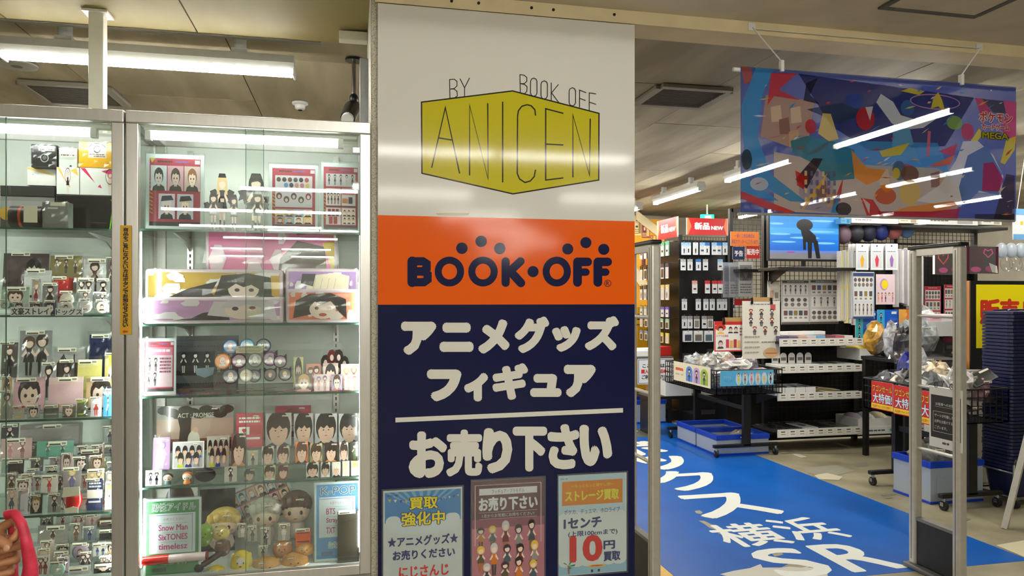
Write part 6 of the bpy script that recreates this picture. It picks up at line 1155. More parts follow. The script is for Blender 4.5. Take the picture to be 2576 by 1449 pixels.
for i in range(7):
    p = PY(2520 + i * 12, 630 + (i % 2) * 34, 6.3); o = B().ell((0, 0, 0), .07, .04, .08, 10, 7).obj('bagged_charm', CLEAR if i % 2 else POLY, None, p, smooth=True); tag(o, 'clouded bag of charms hanging past the heart cloths, %s along' % ORD[i], 'bag', 'bags past the heart cloths')
for i in range(6):
    p = PY(2120 + i * 32, 590 - i * 3, 6.55); o = B().ell((0, 0, 0), .09, .07, .1, 12, 8).obj('bagged_cushion', paper([(110, 84, 100), (40, 40, 48), (30, 34, 60), (34, 48, 120), (206, 120, 120), (110, 150, 206)][i]), None, p, smooth=True); tag(o, ['dusky mauve', 'charcoal', 'dark slate', 'royal blue', 'salmon striped', 'sky blue'][i] + ' bagged cushion on the mesh above hanging cards', 'cushion', 'cushions above the hanging cards')
for i, (px, c, lb) in enumerate((((2115, 549, 2140, 563), (90, 160, 206), 'small blue carton on the upper shelf'), ((2142, 547, 2260, 562), (232, 230, 226), 'long white carton with grey art on the upper shelf'), ((2262, 550, 2310, 562), (214, 196, 176), 'beige carton on the upper shelf'), ((2330, 548, 2460, 566), (236, 234, 230), 'long white carton on the black canopy shelf'), ((2470, 552, 2520, 566), (226, 224, 214), 'cream carton at the end of the canopy shelf'))):
    carton('flat_carton', lb, px, 6.4, .2, c, lambda s: (s.rect(0, 0, 1, 1, c), s.rect(.6, .15, .9, .85, tuple(int(v * .75) for v in c)), s.fake(.08, .3, .45, .6, 1, (120, 110, 110), i)))
# goods on the shelves
def box_item(label, x0, x1, z, y, dep, ht, c, cat='pack', name='flat_pack', group='packs on the white-striped shelves', art=None, tilt=0.0):
    o = B().box(-(x1 - x0) / 2, 0, 0, (x1 - x0) / 2, dep, ht).obj(name, paper(c), None, ((x0 + x1) / 2, y, z), (tilt, 0, R.uniform(-.05, .05)), bevel=.001); tag(o, label, cat, group)
    s = Ground(lambda u, v: (-(x1 - x0) / 2 + u * (x1 - x0), v * dep)); s.rect(.08, .08, .92, .92, tuple(min(255, int(v * 1.15)) for v in c)); s.ell(.5, .5, .2, .2, tuple(int(v * .6) for v in c), 8); s.b.v = [(a, b__, ht + .0004 + c_ - .0016) for a, b__, c_ in ((x, y_, z_) for x, y_, z_ in [(q[0], q[2], .0016 - q[1]) for q in s.b.v])]; s.b.obj('print', GLOSSY, o)
for si, (z, y, x0_) in enumerate(SHZ[:1]):
    for i, c in enumerate(((90, 80, 110), (120, 104, 130), (206, 170, 150), (214, 200, 196), (110, 170, 214), (120, 70, 80), (190, 90, 100), (226, 222, 222))): box_item('flat pack on the uppermost striped shelf, %s from the chibi poster' % ORD[i], x0_ + .01 + i * .1, x0_ + .1 + i * .1, z - .028, y + .02, .2, .05, c)
for i in range(3): p = PY(2000 + i * 30, 838 + (i % 2) * 6, 6.34); o = B().box(-.09, 0, 0, .09, .12, .035).obj('white_carton', WHITE, None, (p.x, 6.34 + .02 * i, SHZ[0][0] + .024), (0, 0, .2 - .2 * i), bevel=.003); tag(o, 'small white carton on the coloured packs, %s from the chibi poster' % ORD[i], 'box', 'white cartons on top shelf')
for i in range(5):
    p = PY(1962 + i * 21, 910, 6.28); o = empty('headphone_case', 'clear tray with a rounded white tab, %s from the chibi poster' % ORD[i], 'tray', (p.x, 6.24, SHZ[1][0] - .0295), 0, 'white tabbed trays')
    B().box(-.045, 0, 0, .045, .22, .03).obj('tray', WHITEP, o, bevel=.004); B().prism([(-.035, .03), (.035, .03)] + [(.035 * math.cos(math.pi * k / 8), .1 + .035 * math.sin(math.pi * k / 8)) for k in range(9)], .12, .124).obj('tab', WHITE, o); B().box(-.026, .118, .06, .026, .1195, .09).obj('label', paper((120, 110, 110)), o)
for i in range(3): box_item('grey flat pack on the second striped shelf, %s from the white tabs' % ORD[i], 4.44 + i * .12, 4.55 + i * .12, SHZ[1][0] - .029, 6.24, .26, .03, [(176, 176, 172), (150, 152, 150), (190, 188, 184)][i])
for i in range(4):
    x = 3.92 + i * .11; o = empty('white_bin', 'open white bin on the third striped shelf, %s from the cart' % ORD[i], 'bin', (x + .05, 6.23, SHZ[2][0] - .0295), 0, 'white bins on third shelf')
    B().box(-.052, 0, 0, .052, .3, .003).box(-.052, 0, .003, -.049, .3, .075).box(.049, 0, .003, .052, .3, .075).box(-.049, 0, .003, .049, .003, .075).box(-.049, .297, .003, .049, .3, .075).obj('tray', WHITEP, o)
    for k in range(3): B().box(-.04, .05 + .07 * k, .004, .04, .09 + .07 * k, .06 + .01 * (k % 2)).obj('filled_pack', paper([(96, 70, 62), (120, 96, 90), (70, 60, 64)][(i + k) % 3]), o)
for i in range(6): o = B().box(-.11, 0, 0, .11, .14, .006).obj('paper_envelope', paper([(214, 196, 150), (196, 170, 120), (226, 216, 180)][i % 3]), None, (4.48 + .03 * (i % 3), 6.24 + .01 * i, SHZ[2][0] - .029 + .008 * i), (.0, .12, .3 - .1 * i)); tag(o, 'tan paper envelope fanned on the third striped shelf, %s up the pile' % ORD[i], 'envelope', 'fanned envelopes')
for i in range(5): box_item('dark flat pack on the lowest striped shelf, %s from the wire cart' % ORD[i], 3.9 + i * .17, 4.05 + i * .17, SHZ[3][0] - .029, 6.24, .3, .03, [(50, 50, 52), (60, 58, 60), (200, 204, 200), (46, 44, 46), (84, 78, 70)][i])
def bin_(label, x, y, z, wd, dep, ht, fill, name='white_bin', rz=0.0):
    o = empty(name, label, 'bin', (x, y, z), rz); t = .004
    B().box(-wd / 2, 0, 0, wd / 2, dep, t).box(-wd / 2, 0, t, -wd / 2 + t, dep, ht).box(wd / 2 - t, 0, t, wd / 2, dep, ht).box(-wd / 2 + t, 0, t, wd / 2 - t, t, ht).box(-wd / 2 + t, dep - t, t, wd / 2 - t, dep, ht).obj('tray', WHITEP, o)
    for i, c in enumerate(fill): B().ell(((i + .5) / len(fill) * wd - wd / 2, dep * .5, ht * .8), wd / len(fill) * .45, dep * .4, ht * .5, 10, 7).obj('bagged_goods', paper(c), o, smooth=True)
bin_('white bin of bagged toys beyond the striped shelves', 4.98, 6.24, PY(2185, 880, 6.24).z - .1, .28, .34, .11, [(226, 200, 80), (206, 160, 60)])
bin_('long white bin near the floor beyond the striped shelves', 5.05, 6.26, .162, .42, .34, .12, [(150, 140, 146), (180, 180, 176), (206, 196, 160)])
bin_('white basket on the low shelf behind the wire cart', 3.45, 7.31, .411, .3, .28, .16, [(90, 90, 94)]); bin_('second white basket behind the wire cart post', 3.82, 7.31, .411, .26, .28, .16, [(110, 110, 114)])
o = empty('low_bench', 'low black bench shelf behind the lane wagon', 'shelf', (0, 0, 0)); B().box(3.1, 7.3, .38, 4.1, 7.62, .41).obj('bench_board', BLACK, o)
for x in (3.15, 4.05): B().box(x - .02, 7.32, 0, x + .02, 7.6, .38).obj('leg', BLACK, o)
# far side: yellow wall, sloped trim, posters, exit light
wy = struct(box('wall_yellow', YELLOWW, 2.2, 9.9, 0, 4.45, 9.98, 2.6)); yy = 9.88
def slope(x0_, y0_, x1_, y1_, wd_): a, b__ = PY(x0_, y0_, yy), PY(x1_, y1_, yy); B().prism([(a.x, a.z), (b__.x, b__.z), (b__.x, b__.z - wd_), (a.x, a.z - wd_)], -.03, 0).obj('sloped_trim', BEAMC, wy, (0, 9.9, 0))
slope(1600, 528, 1660, 575, .14); slope(1596, 665, 1640, 730, .2)
for i, (px, c, c2) in enumerate((((1596, 543, 1613, 592), (240, 210, 150), (150, 120, 70)), ((1615, 562, 1634, 598), (150, 60, 50), (226, 190, 120)), ((1634, 592, 1650, 604), (206, 90, 40), (240, 200, 90)), ((1614, 622, 1624, 672), (170, 70, 50), (60, 40, 40)))): poster('wall_poster', ['cream poster high on the yellow wall', 'brick red poster on the yellow wall', 'small orange poster low on the yellow wall', 'narrow red poster behind the gate post'][i], px, 9.89, lambda s: (s.rect(0, 0, 1, 1, c), s.face(.1, .1, .6, .6, None, (90, 60, 40)), s.rect(.6, .1, .95, .9, c2), s.fake(.05, .65, .6, .95, 3, c2, i)), .004)
carton('yellow_shelf_box', 'yellow shelf carton behind the gate post, lower one', (1600, 818, 1655, 862), 9.0, .4, (206, 150, 30), lambda s: (s.rect(0, 0, 1, 1, (206, 150, 30)), s.rect(.05, .3, .95, .7, (70, 54, 30)), s.rect(0, .76, 1, .8, (120, 80, 30))), 0)
carton('yellow_shelf_box', 'yellow shelf carton behind the gate post, upper one', (1600, 772, 1650, 812), 9.0, .4, (214, 160, 30), lambda s: (s.rect(0, 0, 1, 1, (214, 160, 30)), s.rect(.05, .4, .95, .75, (90, 66, 30))), PY(1625, 816, 9.0).z)
p = PY(1781, 545, 9.0); o = empty('exit_light', 'small glowing green exit light under the ceiling', 'exit sign', (p.x, 9.0, 0)); zE = p.z
B().box(-.09, 0, zE - .03, .09, .05, zE + .03).obj('lamp_box', lampmat('exit_green', (40, 214, 130), 1.6), o, bevel=.004); B().box(-.045, -.002, zE - .02, .045, -.0005, zE + .012).obj('pictogram', lampmat('exit_white', (236, 255, 244), 1.8), o); B().cyl((0, .025, zE + .03), (0, .025, ZS), .012, 8).obj('ceiling_stem', WHITEP, o)
# packing table with notice, crates below
tb = empty('packing_table', 'low dark packing table with a notice, behind the gate post', 'table', (3.35, 8.0, 0)); B().box(-.35, -.05, .74, .34, .45, .78).obj('table_top', mat('table_top', (90, 84, 78), .5), tb, bevel=.004)
for x, y in ((-.32, 0), (.31, 0), (-.32, .4), (.31, .4)): B().box(x - .02, y - .02, 0, x + .02, y + .02, .74).obj('leg', BLACK, tb)
poster('table_notice', 'white notice with navy border and red line on the packing table', (1604, 902, 1694, 966), 7.92, lambda s: (s.rect(0, 0, 1, 1, (232, 234, 236)), [s.rect(*q, (36, 54, 110)) for q in ((.02, .03, .98, .05), (.02, .95, .98, .97), (.02, .03, .035, .97), (.965, .03, .98, .97))], s.text('ここの台は、', .14, .2, .8, .36, (40, 40, 60), .006), s.text('購入品の袋詰めに', .1, .42, .9, .58, (206, 50, 50), .006), s.text('ご利用ください。', .12, .64, .86, .8, (40, 40, 60), .006)), .004, cat='notice')
for i, (c, x, w_) in enumerate((((226, 228, 228), 1612, .22), ((232, 232, 232), 1640, .18), ((196, 40, 36), 1675, .2))):
    p = PY(x, 900, 8.0); o = B().box(-w_ / 2, 0, 0, w_ / 2, .2, .07 + .02 * i).obj('goods_tray', paper(c), None, (p.x, 7.98 + .03 * i, .781), (0, 0, .1 * i), bevel=.006); tag(o, ['white bag bundle on the packing table by the pillar', 'white carton in the middle of the packing table', 'red carton with a clear lid on the packing table'][i], 'box')
def crate(label, x, y, wd, dep, ht, rz=0.0, rim=.045, z=0.0):
    o = empty('folding_crate', label, 'crate', (x, y, z), rz); t = .012
    B().box(-wd / 2, 0, .02, wd / 2, t, ht - rim).box(-wd / 2, dep - t, .02, wd / 2, dep, ht - rim).box(-wd / 2, t, .02, -wd / 2 + t, dep - t, ht - rim).box(wd / 2 - t, t, .02, wd / 2, dep - t, ht - rim).box(-wd / 2 + t, t, .02, wd / 2 - t, dep - t, .026).obj('wall_panel', POLY, o)
    r_ = B()
    for a0, b0, a1, b1 in ((-wd / 2 - .008, -.008, wd / 2 + .008, .02), (-wd / 2 - .008, dep - .02, wd / 2 + .008, dep + .008), (-wd / 2 - .008, .02, -wd / 2 + .02, dep - .02), (wd / 2 - .02, .02, wd / 2 + .008, dep - .02)): r_.box(a0, b0, ht - rim, a1, b1, ht)
    r_.obj('top_rim', BLUEP, o, bevel=.003); r_ = B().box(-wd / 2 - .003, -.003, 0, wd / 2 + .003, dep + .003, .02); r_.obj('base_rim', BLUEP, o, bevel=.003)
    B().box(-.03, -.0095, ht - .03, .03, -.0085, ht - .018).obj('name_print', WHITE, o)
    for q in (-1, 1): B().box(q * wd * .25 - .06, -.004, ht * .25, q * wd * .25 + .06, -.0005, ht * .6).obj('side_rib', POLY, o)
    return o
crate('blue-rimmed folding crate under the packing table', 3.35, 8.02, .54, .36, .27)
carton('cardboard_box', 'plain cardboard box standing on the crate under the table', (1645, 968, 1690, 1010), 8.08, .25, (188, 148, 80), None, .271, CARDBOARD)
# ------------------------------------------------------------------ wire carts
def castor(parent, x, y):
    B().cyl((x, y, .055), (x, y, .085), .012, 8).obj('castor_stem', STEEL, parent); B().cyl((x - .012, y, .032), (x + .012, y, .032), .032, 14).obj('castor_wheel', RUBBER, parent, smooth=True); B().box(x - .018, y - .014, .03, x - .014, y + .014, .062).box(x + .014, y - .014, .03, x + .018, y + .014, .062).box(x - .018, y - .014, .058, x + .018, y + .014, .062).obj('castor_fork', STEEL, parent)
def wagon(label, x, y, wd, dep, zr, zb):
    o = empty('wire_wagon', label, 'wagon', (x, y, 0))
    for yy_ in (.06, dep - .06):
        B().box(-.035, yy_ - .02, .1, .035, yy_ + .02, zb).obj('column', BLACK, o); B().box(-wd / 2, yy_ - .02, .085, wd / 2, yy_ + .02, .115).obj('foot_bar', BLACK, o, bevel=.004)
        for q in (-1, 1): castor(o, q * (wd / 2 - .03), yy_)
    B().box(-.012, .08, .42, .012, dep - .08, .46).obj('tie_bar', BLACK, o)
    b = B(); n = int(wd / .05); k = int(dep / .05); r_ = .0028; zs = [zb + (zr - zb) * i / 4 for i in range(5)]
    for i in range(n + 1): xx = -wd / 2 + wd * i / n; b.box(xx - r_, 0, zb - r_, xx + r_, dep, zb + r_); b.box(xx - r_, -r_, zb, xx + r_, r_, zr); b.box(xx - r_, dep - r_, zb, xx + r_, dep + r_, zr)
    for i in range(k + 1): q = dep * i / k; b.box(-wd / 2, q - r_, zb - r_, wd / 2, q + r_, zb + r_); b.box(-wd / 2 - r_, q - r_, zb, -wd / 2 + r_, q + r_, zr); b.box(wd / 2 - r_, q - r_, zb, wd / 2 + r_, q + r_, zr)
    for z in zs: b.box(-wd / 2, -r_, z - r_, wd / 2, r_, z + r_); b.box(-wd / 2, dep - r_, z - r_, wd / 2, dep + r_, z + r_); b.box(-wd / 2 - r_, 0, z - r_, -wd / 2 + r_, dep, z + r_); b.box(wd / 2 - r_, 0, z - r_, wd / 2 + r_, dep, z + r_)
    b.obj('wire_mesh', BLACK, o)
    rm = B().path([(-wd / 2, 0, zr), (wd / 2, 0, zr), (wd / 2, dep, zr), (-wd / 2, dep, zr), (-wd / 2, 0, zr)], .007, 8); rm.obj('rim', BLACK, o); return o
wagon('black wire wagon with blue and cream sign boards, on the blue lane', 3.58, 6.1, .66, 1.1, .8, .58); wagon('black wire wagon with red sale signs beside the gate', 4.2, 4.22, .5, .82, .83, .6)
crate('blue-rimmed folding crate under the lane wagon, near one', 3.575, 6.21, .53, .4, .19); crate('blue-rimmed folding crate under the lane wagon, far one', 3.575, 6.64, .53, .4, .19)
crate('blue-rimmed folding crate under the sale wagon', 4.22, 4.42, .44, .36, .3)
poster('wagon_board', 'pale blue board with six small figures on the lane wagon', (1812, 932, 1946, 970), 6.085, lambda s: (s.rect(0, 0, 1, 1, (90, 176, 214)), s.text('アイドル', .06, .34, .2, .5, (170, 214, 236)), s.text('BOOK・OFF', .08, .62, .22, .72, (60, 120, 190)), [(s.ell(.34 + .12 * i, .55, .055, .42, (190, 220, 232)), s.figure(.34 + .12 * i, .14, .92, .1, [(60, 110, 90), (170, 120, 70), (206, 110, 130), (226, 170, 70), (206, 206, 214), (50, 50, 66)][i], [(226, 206, 60), (110, 100, 80), (214, 110, 140), (220, 150, 90), (226, 206, 40), (44, 44, 60)][i])) for i in range(6)]), .004, cat='board')
posterx('wagon_board', 'cream board with three arched figures on the lane side of wagon', (1695, 908, 1787, 955), 3.24, lambda s: (s.rect(0, 0, 1, 1, (232, 222, 190)), s.text('超特急', .06, .3, .28, .44, (214, 90, 60), .01), s.text('BOOK・OFF', .06, .6, .28, .68, (40, 50, 100)), [(s.rect(.36 + .2 * i, .4, .54 + .2 * i, .9, c), s.ell(.45 + .2 * i, .4, .09, .28, c), s.figure(.45 + .2 * i, .25, .9, .16, K, (50, 54, 70))) for i, c in enumerate(((80, 140, 214), (190, 160, 206), (150, 186, 70)))]), .004, cat='board')
def saleart(s):
    s.rect(0, 0, 1, 1, (206, 40, 34)); s.rect(0, .8, 1, .97, (244, 206, 40)); s.text('ワゴンセール', .06, .12, .96, .36, (90, 30, 20), .014, 1.0); s.text('ワゴンセール', .06, .12, .96, .36, (246, 220, 60)); s.text('大特価!', .08, .42, .96, .76, (60, 50, 60), .02, 1.0); s.text('大特価!', .08, .42, .96, .76, (230, 234, 240), .006); s.text('商品限り!なくなり次第終了', .06, .84, .94, .94, (170, 40, 30))
for i, (xa, xb, yt, yb) in enumerate(((2192, 2246, 957, 1026), (2248, 2310, 968, 1040), (2313, 2385, 981, 1064))): posterx('sale_sign', ['red and yellow sale sign, farthest of the row on the wagon', 'red and yellow sale sign, middle of the row on the wagon', 'red and yellow sale sign partly behind the hanging gate notice'][i], (xa, yt, xb, yb), 3.935, saleart, .004)
def lump(label, x, y, z, rx, ry, rz_, c, film=True, seed=0, cat='bag', name='bagged_goods', m=None):
    r = random.Random(seed); b = B().ell((0, 0, rz_), rx, ry, rz_, 11, 7); b.v = [(a * r.uniform(.78, 1.2), b__ * r.uniform(.78, 1.2), max(0, c_ * r.uniform(.82, 1.12))) for a, b__, c_ in b.v]
    o = b.obj(name, m or mat('bag_%d_%d_%d' % c, c, .35, noise=.3, scale=25, coat=.4), None, (x, y, z), (0, 0, r.uniform(-.5, .5))); tag(o, label, cat)
    if film: link('clear_bag', BAGS[seed % 4], o, (0, -ry * .95, .0), (-.5, 0, 0), scale=(rx * 2.1, 1.4, rz_ * 2.3))
    price(o, .07, 0, -ry * 1.1, rz_ * 1.6); return o
for i, (dx, dy, rx, ry, rz_, c, lb) in enumerate(((-.2, .12, .1, .09, .06, (170, 166, 160), 'grey crinkled bag at the corner of the lane wagon'), (.0, .14, .11, .1, .05, (196, 190, 186), 'pale bag in front on the lane wagon'), (.2, .14, .12, .1, .05, (214, 212, 214), 'whitish bag by the blue board on the lane wagon'), (-.2, .4, .11, .12, .11, (206, 206, 202), 'tall white bundle on the lane wagon'), (.03, .42, .1, .11, .1, (214, 180, 160), 'peach-tinted bag on the lane wagon'), (.22, .4, .1, .1, .1, (196, 180, 210), 'lilac bag on the lane wagon'), (-.18, .72, .12, .14, .1, (180, 186, 190), 'blue-grey bag at the back of the lane wagon'), (.1, .75, .14, .14, .12, (226, 224, 220), 'white bag at the back of the lane wagon'))): lump(lb, 3.58 + dx, 6.1 + dy, .7, rx, ry, rz_, c, True, i)
lump('folded fill under the bags on the lane wagon', 3.58, 6.62, .585, .27, .42, .06, (150, 150, 150), False, 30)
lump('crumpled brown and white bag in the near crate', 3.66, 6.4, .03, .12, .1, .08, (190, 180, 172), True, 31)
for i, (dx, dy, rx, ry, rz_, c, lb) in enumerate(((-.22, .7, .1, .1, .09, (70, 70, 80), 'dark bag at the far corner of the sale wagon'), (-.2, .5, .1, .1, .1, (60, 60, 64), 'black bag with glinting folds on the sale wagon'), (-.22, .28, .1, .1, .1, (110, 112, 116), 'grey film bag behind the sale signs'), (-.02, .62, .13, .08, .16, (60, 70, 170), 'violet-blue pack standing on the sale wagon'), (.08, .42, .16, .13, .13, (226, 206, 170), 'cream stuffed bag on top of the sale wagon'), (.02, .18, .13, .1, .12, (206, 200, 198), 'pale bag half behind the gate post'), (.2, .68, .12, .1, .17, (190, 190, 196), 'silver bag at the far side of the sale wagon'), (.24, .2, .1, .12, .1, (196, 150, 160), 'dusty pink bag at the near side of the sale wagon'))): lump(lb, 4.2 + dx * .62, 4.22 + dy, .72, rx * .85, ry, rz_, c, True, 40 + i)
lump('dark fill layer in the sale wagon basket', 4.2, 4.62, .605, .19, .31, .06, (60, 58, 60), False, 60)
lump('grey crumpled film over the crate edge', 4.16, 4.6, .2, .15, .12, .11, (150, 148, 140), True, 61); lump('dark goods filling the crate under sale wagon', 4.26, 4.58, .04, .15, .12, .13, (60, 50, 52), False, 62)
carton('cardboard_box', 'small cardboard box standing in the crate behind the gate notice', (2372, 1120, 2420, 1150), 4.75, .2, (188, 140, 70), None, .27, CARDBOARD)
# flat packs lying at angles on top of both wagons
r = random.Random(77)
for wx, wy, z0, n, cols, lb in ((3.58, 6.12, .79, 9, ((232, 232, 230), (206, 206, 204), (190, 170, 206), (236, 236, 236), (150, 148, 146), (214, 150, 140), (240, 240, 238), (120, 116, 120), (226, 222, 214)), 'lane wagon'), (4.2, 4.26, .83, 10, ((40, 40, 46), (190, 190, 194), (236, 236, 236), (54, 70, 180), (30, 30, 36), (226, 226, 222), (150, 150, 156), (214, 196, 160), (60, 60, 70), (238, 238, 238)), 'sale wagon')):
    for i in range(n):
        wd_, ht_ = r.uniform(.13, .2), r.uniform(.1, .16); c = cols[i]; o = B().box(-wd_ / 2, -ht_ / 2, 0, wd_ / 2, ht_ / 2, .012).obj('flat_bag', mat('flatbag_%d_%d' % (c[0], c[2]), c, .3, noise=.1, scale=20, coat=.4), None, (wx + r.uniform(-.15, .15), wy + .08 + .62 * i / n, z0 + r.uniform(0, .07)), (r.uniform(.2, 1.0), r.uniform(-.4, .4), r.uniform(-.6, .6)), bevel=.004); tag(o, 'flat bagged pack tilted on the %s, %s in from its near end' % (lb, ORD[i]), 'pack', 'flat packs on ' + lb)
        s = Ground(lambda u, v: ((u - .5) * wd_, (v - .5) * ht_)); s.rect(.1, .1, .9, .9, tuple(int(v * .86) for v in c)); s.ell(.5, .5, .25, .3, tuple(int(v * .6) for v in c), 10); s.rect(.55, .76, .95, .9, (240, 236, 220)); q = s.obj(o, 'print', GLOSSY); q.location.z = .0118
# tall pile behind the wagon
for i, (px, py, Y, rx, rz_, c, lb) in enumerate(((2205, 858, 5.9, .12, .13, (226, 170, 60), 'gold and black bag beside the white bin'), (2228, 880, 5.8, .1, .12, (90, 84, 74), 'brown-black bag below the blue files'), (2242, 862, 5.6, .07, .1, (206, 206, 212), 'silver figure bag behind the violet pack'), (2262, 868, 5.55, .07, .09, (44, 40, 52), 'black-hooded toy bag behind the violet pack'), (2285, 872, 5.5, .09, .1, (56, 52, 60), 'dark hooded toy bag beside the gate post'), (2300, 855, 5.6, .2, .16, (170, 176, 180), 'big grey cushion in clear film behind the gate'), (2320, 840, 5.7, .18, .1, (232, 232, 230), 'white topped cushion bag behind the gate'), (2410, 900, 5.6, .24, .06, (226, 206, 200), 'pale pink sheet pack beyond the gate'))):
    p = PY(px, py, Y); rz_ = max(.06, (p.z - .925) * .9 + .03); lump(lb, p.x, Y, .924, rx, rx * .8, rz_, c, True, 70 + i)
o = empty('display_table', 'black display table heaped with bagged toys behind the sale wagon', 'table', (5.25, 5.42, 0)); B().box(-.6, 0, .89, .6, .56, .922).obj('table_top', BLACK, o, bevel=.004)
for x, y in ((-.57, .03), (.57, .03), (-.57, .53), (.57, .53)): B().box(x - .02, y - .02, 0, x + .02, y + .02, .89).obj('leg', BLACK, o)
o, *_ = carton('white_tray_box', 'white slanted display box seen through the gate', (2334, 808, 2412, 846), 5.5, .25, (226, 226, 226), None); carton('pink_card_pack', 'pink and white card pack propped on the white display box', (2340, 790, 2398, 808), 5.52, .16, (236, 170, 190), lambda s: (s.rect(0, 0, .5, 1, (240, 190, 200)), s.rect(.5, 0, 1, 1, (244, 236, 240)), s.fake(.1, .4, .4, .7, 2, (150, 60, 90)))); carton('black_speaker_box', 'black box with a maroon band seen through the gate', (2372, 848, 2415, 890), 5.5, .3, (28, 24, 28), lambda s: (s.rect(0, 0, 1, .3, (84, 20, 44)), s.rect(.1, .4, .9, .8, (44, 40, 42)), s.fake(.2, .5, .8, .7, 2, (96, 90, 90))))
carton('black_panel_box', 'large black box with yellow tape corners seen through the gate', (2360, 905, 2440, 965), 4.9, .3, (24, 20, 20), lambda s: (s.rect(.02, .0, .1, .06, (226, 170, 40)), s.rect(.1, .6, .22, .66, (226, 170, 40))))
xs_ = PY(2442, 800, 4.85).x; o = B().box(xs_ - .03, 4.83, .0, xs_ + 1.2, 5.3, .896).obj('counter_block', mat('counter_white', (196, 190, 180), .5), bevel=.01); tag(o, 'pale register counter block behind the basket stack', 'counter')
# ================================================================== security gates
GPANEL = mat('gate_panel', (26, 26, 30), .5, noise=.1)
def gate(label, X, Y0, Y1):
    o = empty('security_gate', label, 'security gate', (X, Y0, 0)); L = Y1 - Y0; H = 1.715
    for y in (0, L): B().box(-.026, y - .024, .02, .026, y + .024, H).obj('post', ALU2, o, bevel=.012, seg=3)
    for y in (0, L):
        for q in (-1, 1): B().box(q * .0255 - .001, y - .003, .05, q * .0255 + .001, y + .003, H - .02).obj('post_groove', mat('groove_grey', (120, 118, 112), .5), o)
    B().box(-.028, -.03, H, .028, L + .03, H + .02).obj('top_cap', BLACKP, o, bevel=.006); B().box(-.016, .02, H - .035, .016, L - .02, H).obj('top_bar', ALU2, o)
    for z in (.65, .985, 1.36): B().cyl((0, .02, z), (0, L - .02, z), .0095, 12).obj('rung', ALU2, o, smooth=True)
    B().box(-.014, .022, .03, .014, L - .022, .265).obj('kick_panel', GPANEL, o, bevel=.004); B().box(-.018, .022, .262, .018, L - .022, .278).obj('panel_trim', mat('trim_grey', (120, 120, 116), .5), o)
    B().box(-.05, -.04, 0, .05, L + .04, .025).obj('base_plate', mat('base_grey', (96, 96, 96), .45), o, bevel=.008); return o
gate('aluminium security gate with a hanging black notice, beside the basket stack', 2.99, 3.115, 3.41); gate('aluminium security gate half hidden behind the pillar sign', 1.44, 3.32, 3.62)
def ga(s):
    s.rect(0, 0, 1, 1, (222, 222, 218)); s.rect(.05, .13, .97, .84, (30, 30, 34)); s.text('お客様へのお願い', .2, .25, .84, .3, (226, 226, 222)); s.rect(.18, .318, .86, .322, (200, 200, 196))
    for q in ((.12, .4, .92, .406), (.12, .734, .92, .74), (.12, .4, .13, .74), (.91, .4, .92, .74)): s.rect(*q, (206, 206, 202))
    s.text('ゲートが作動した際、', .17, .44, .86, .495, (226, 226, 222)); s.text('お声をお掛けする事が', .17, .535, .88, .59, (226, 226, 222)); s.text('ございます。', .17, .635, .56, .69, (226, 226, 222)); s.text('BOOK・OFF', .42, .895, .62, .925, (50, 50, 54), .004)
o = posterx('gate_notice', 'black and white notice board hung on the gate rung by two rings', (2338, 971, 2420, 1120), 2.972, ga, .004, cat='notice')
for x in (-.06, .04): B().path([(x + .012 * math.sin(k * .785), .0, .31 + .0 + .014 * math.cos(k * .785) + .012) for k in range(9)], .002, 5).obj('ring', BLACKP, o, (0, 0, o.bound_box[1][2] - .31))
# ================================================================== hanging banner
YBN = 2.975
def qb(x, y): p = PY(x, y, YBN); return p.x, p.z
tl, tr, br, bl = qb(1863, 172), qb(2556, 214), qb(2552, 552), qb(1862, 541); ztop = (tl[1] + tr[1]) / 2; zbot = (bl[1] + br[1]) / 2
bn = empty('hanging_banner', 'big colourful translucent banner hung from the cream beam', 'banner', (0, YBN, 0))
p = Pr(lambda u, v: (tl[0] + (tr[0] - tl[0]) * u, ztop + (zbot - ztop) * v))
p.rect(0, 0, 1, 1, (40, 66, 150))
W = lambda pts, c: p.poly([((x - 700) / 1795, (y - 440) / 980) for x, y in pts], c)      # outline in zoomed photo units
E_ = lambda x, y, rx, ry, c: p.ell((x - 700) / 1795, (y - 440) / 980, rx / 1795, ry / 980, c)
W([(1050, 460), (2200, 540), (2000, 900), (1500, 960), (1250, 800)], (26, 32, 92)); W([(1250, 900), (1950, 880), (2050, 1130), (1300, 1130)], (70, 150, 214)); W([(850, 620), (1150, 640), (1100, 1000), (820, 900)], (190, 150, 120))
W([(900, 1000), (1300, 1060), (1950, 1060), (2150, 1200), (2050, 1416), (900, 1400)], (206, 186, 160)); W([(1050, 1150), (1100, 1080), (1250, 1140), (1280, 1400), (1060, 1380)], (170, 160, 180))
for i, (x, y) in enumerate(((880, 700), (930, 780), (990, 860), (1000, 700), (1160, 1200), (1220, 1260), (1560, 1100), (1900, 1100), (1960, 1140))): W([(x, y), (x + 60, y - 20), (x + 70, y + 90), (x + 5, y + 100)], [(226, 206, 176), (150, 110, 100), (214, 176, 140)][i % 3])
W([(702, 440), (760, 445), (780, 530), (720, 560)], (180, 90, 70)); W([(790, 442), (900, 446), (830, 620), (800, 900), (880, 1150), (1100, 1330), (1000, 1330), (800, 1220), (720, 1000), (705, 700)], (60, 150, 206)); W([(702, 1140), (800, 1230), (930, 1330), (702, 1290)], (60, 150, 206)); W([(702, 1270), (850, 1330), (1030, 1400), (980, 1414), (840, 1380), (702, 1320)], (214, 60, 50))
W([(880, 470), (1040, 460), (930, 580), (1060, 640), (900, 625), (860, 690)], (206, 50, 44)); W([(820, 930), (1080, 840), (900, 900)], (206, 40, 40)); W([(1080, 1015), (1290, 870), (1180, 990)], (206, 40, 40)); W([(1270, 1320), (1330, 1150), (1310, 1320)], (206, 40, 40))
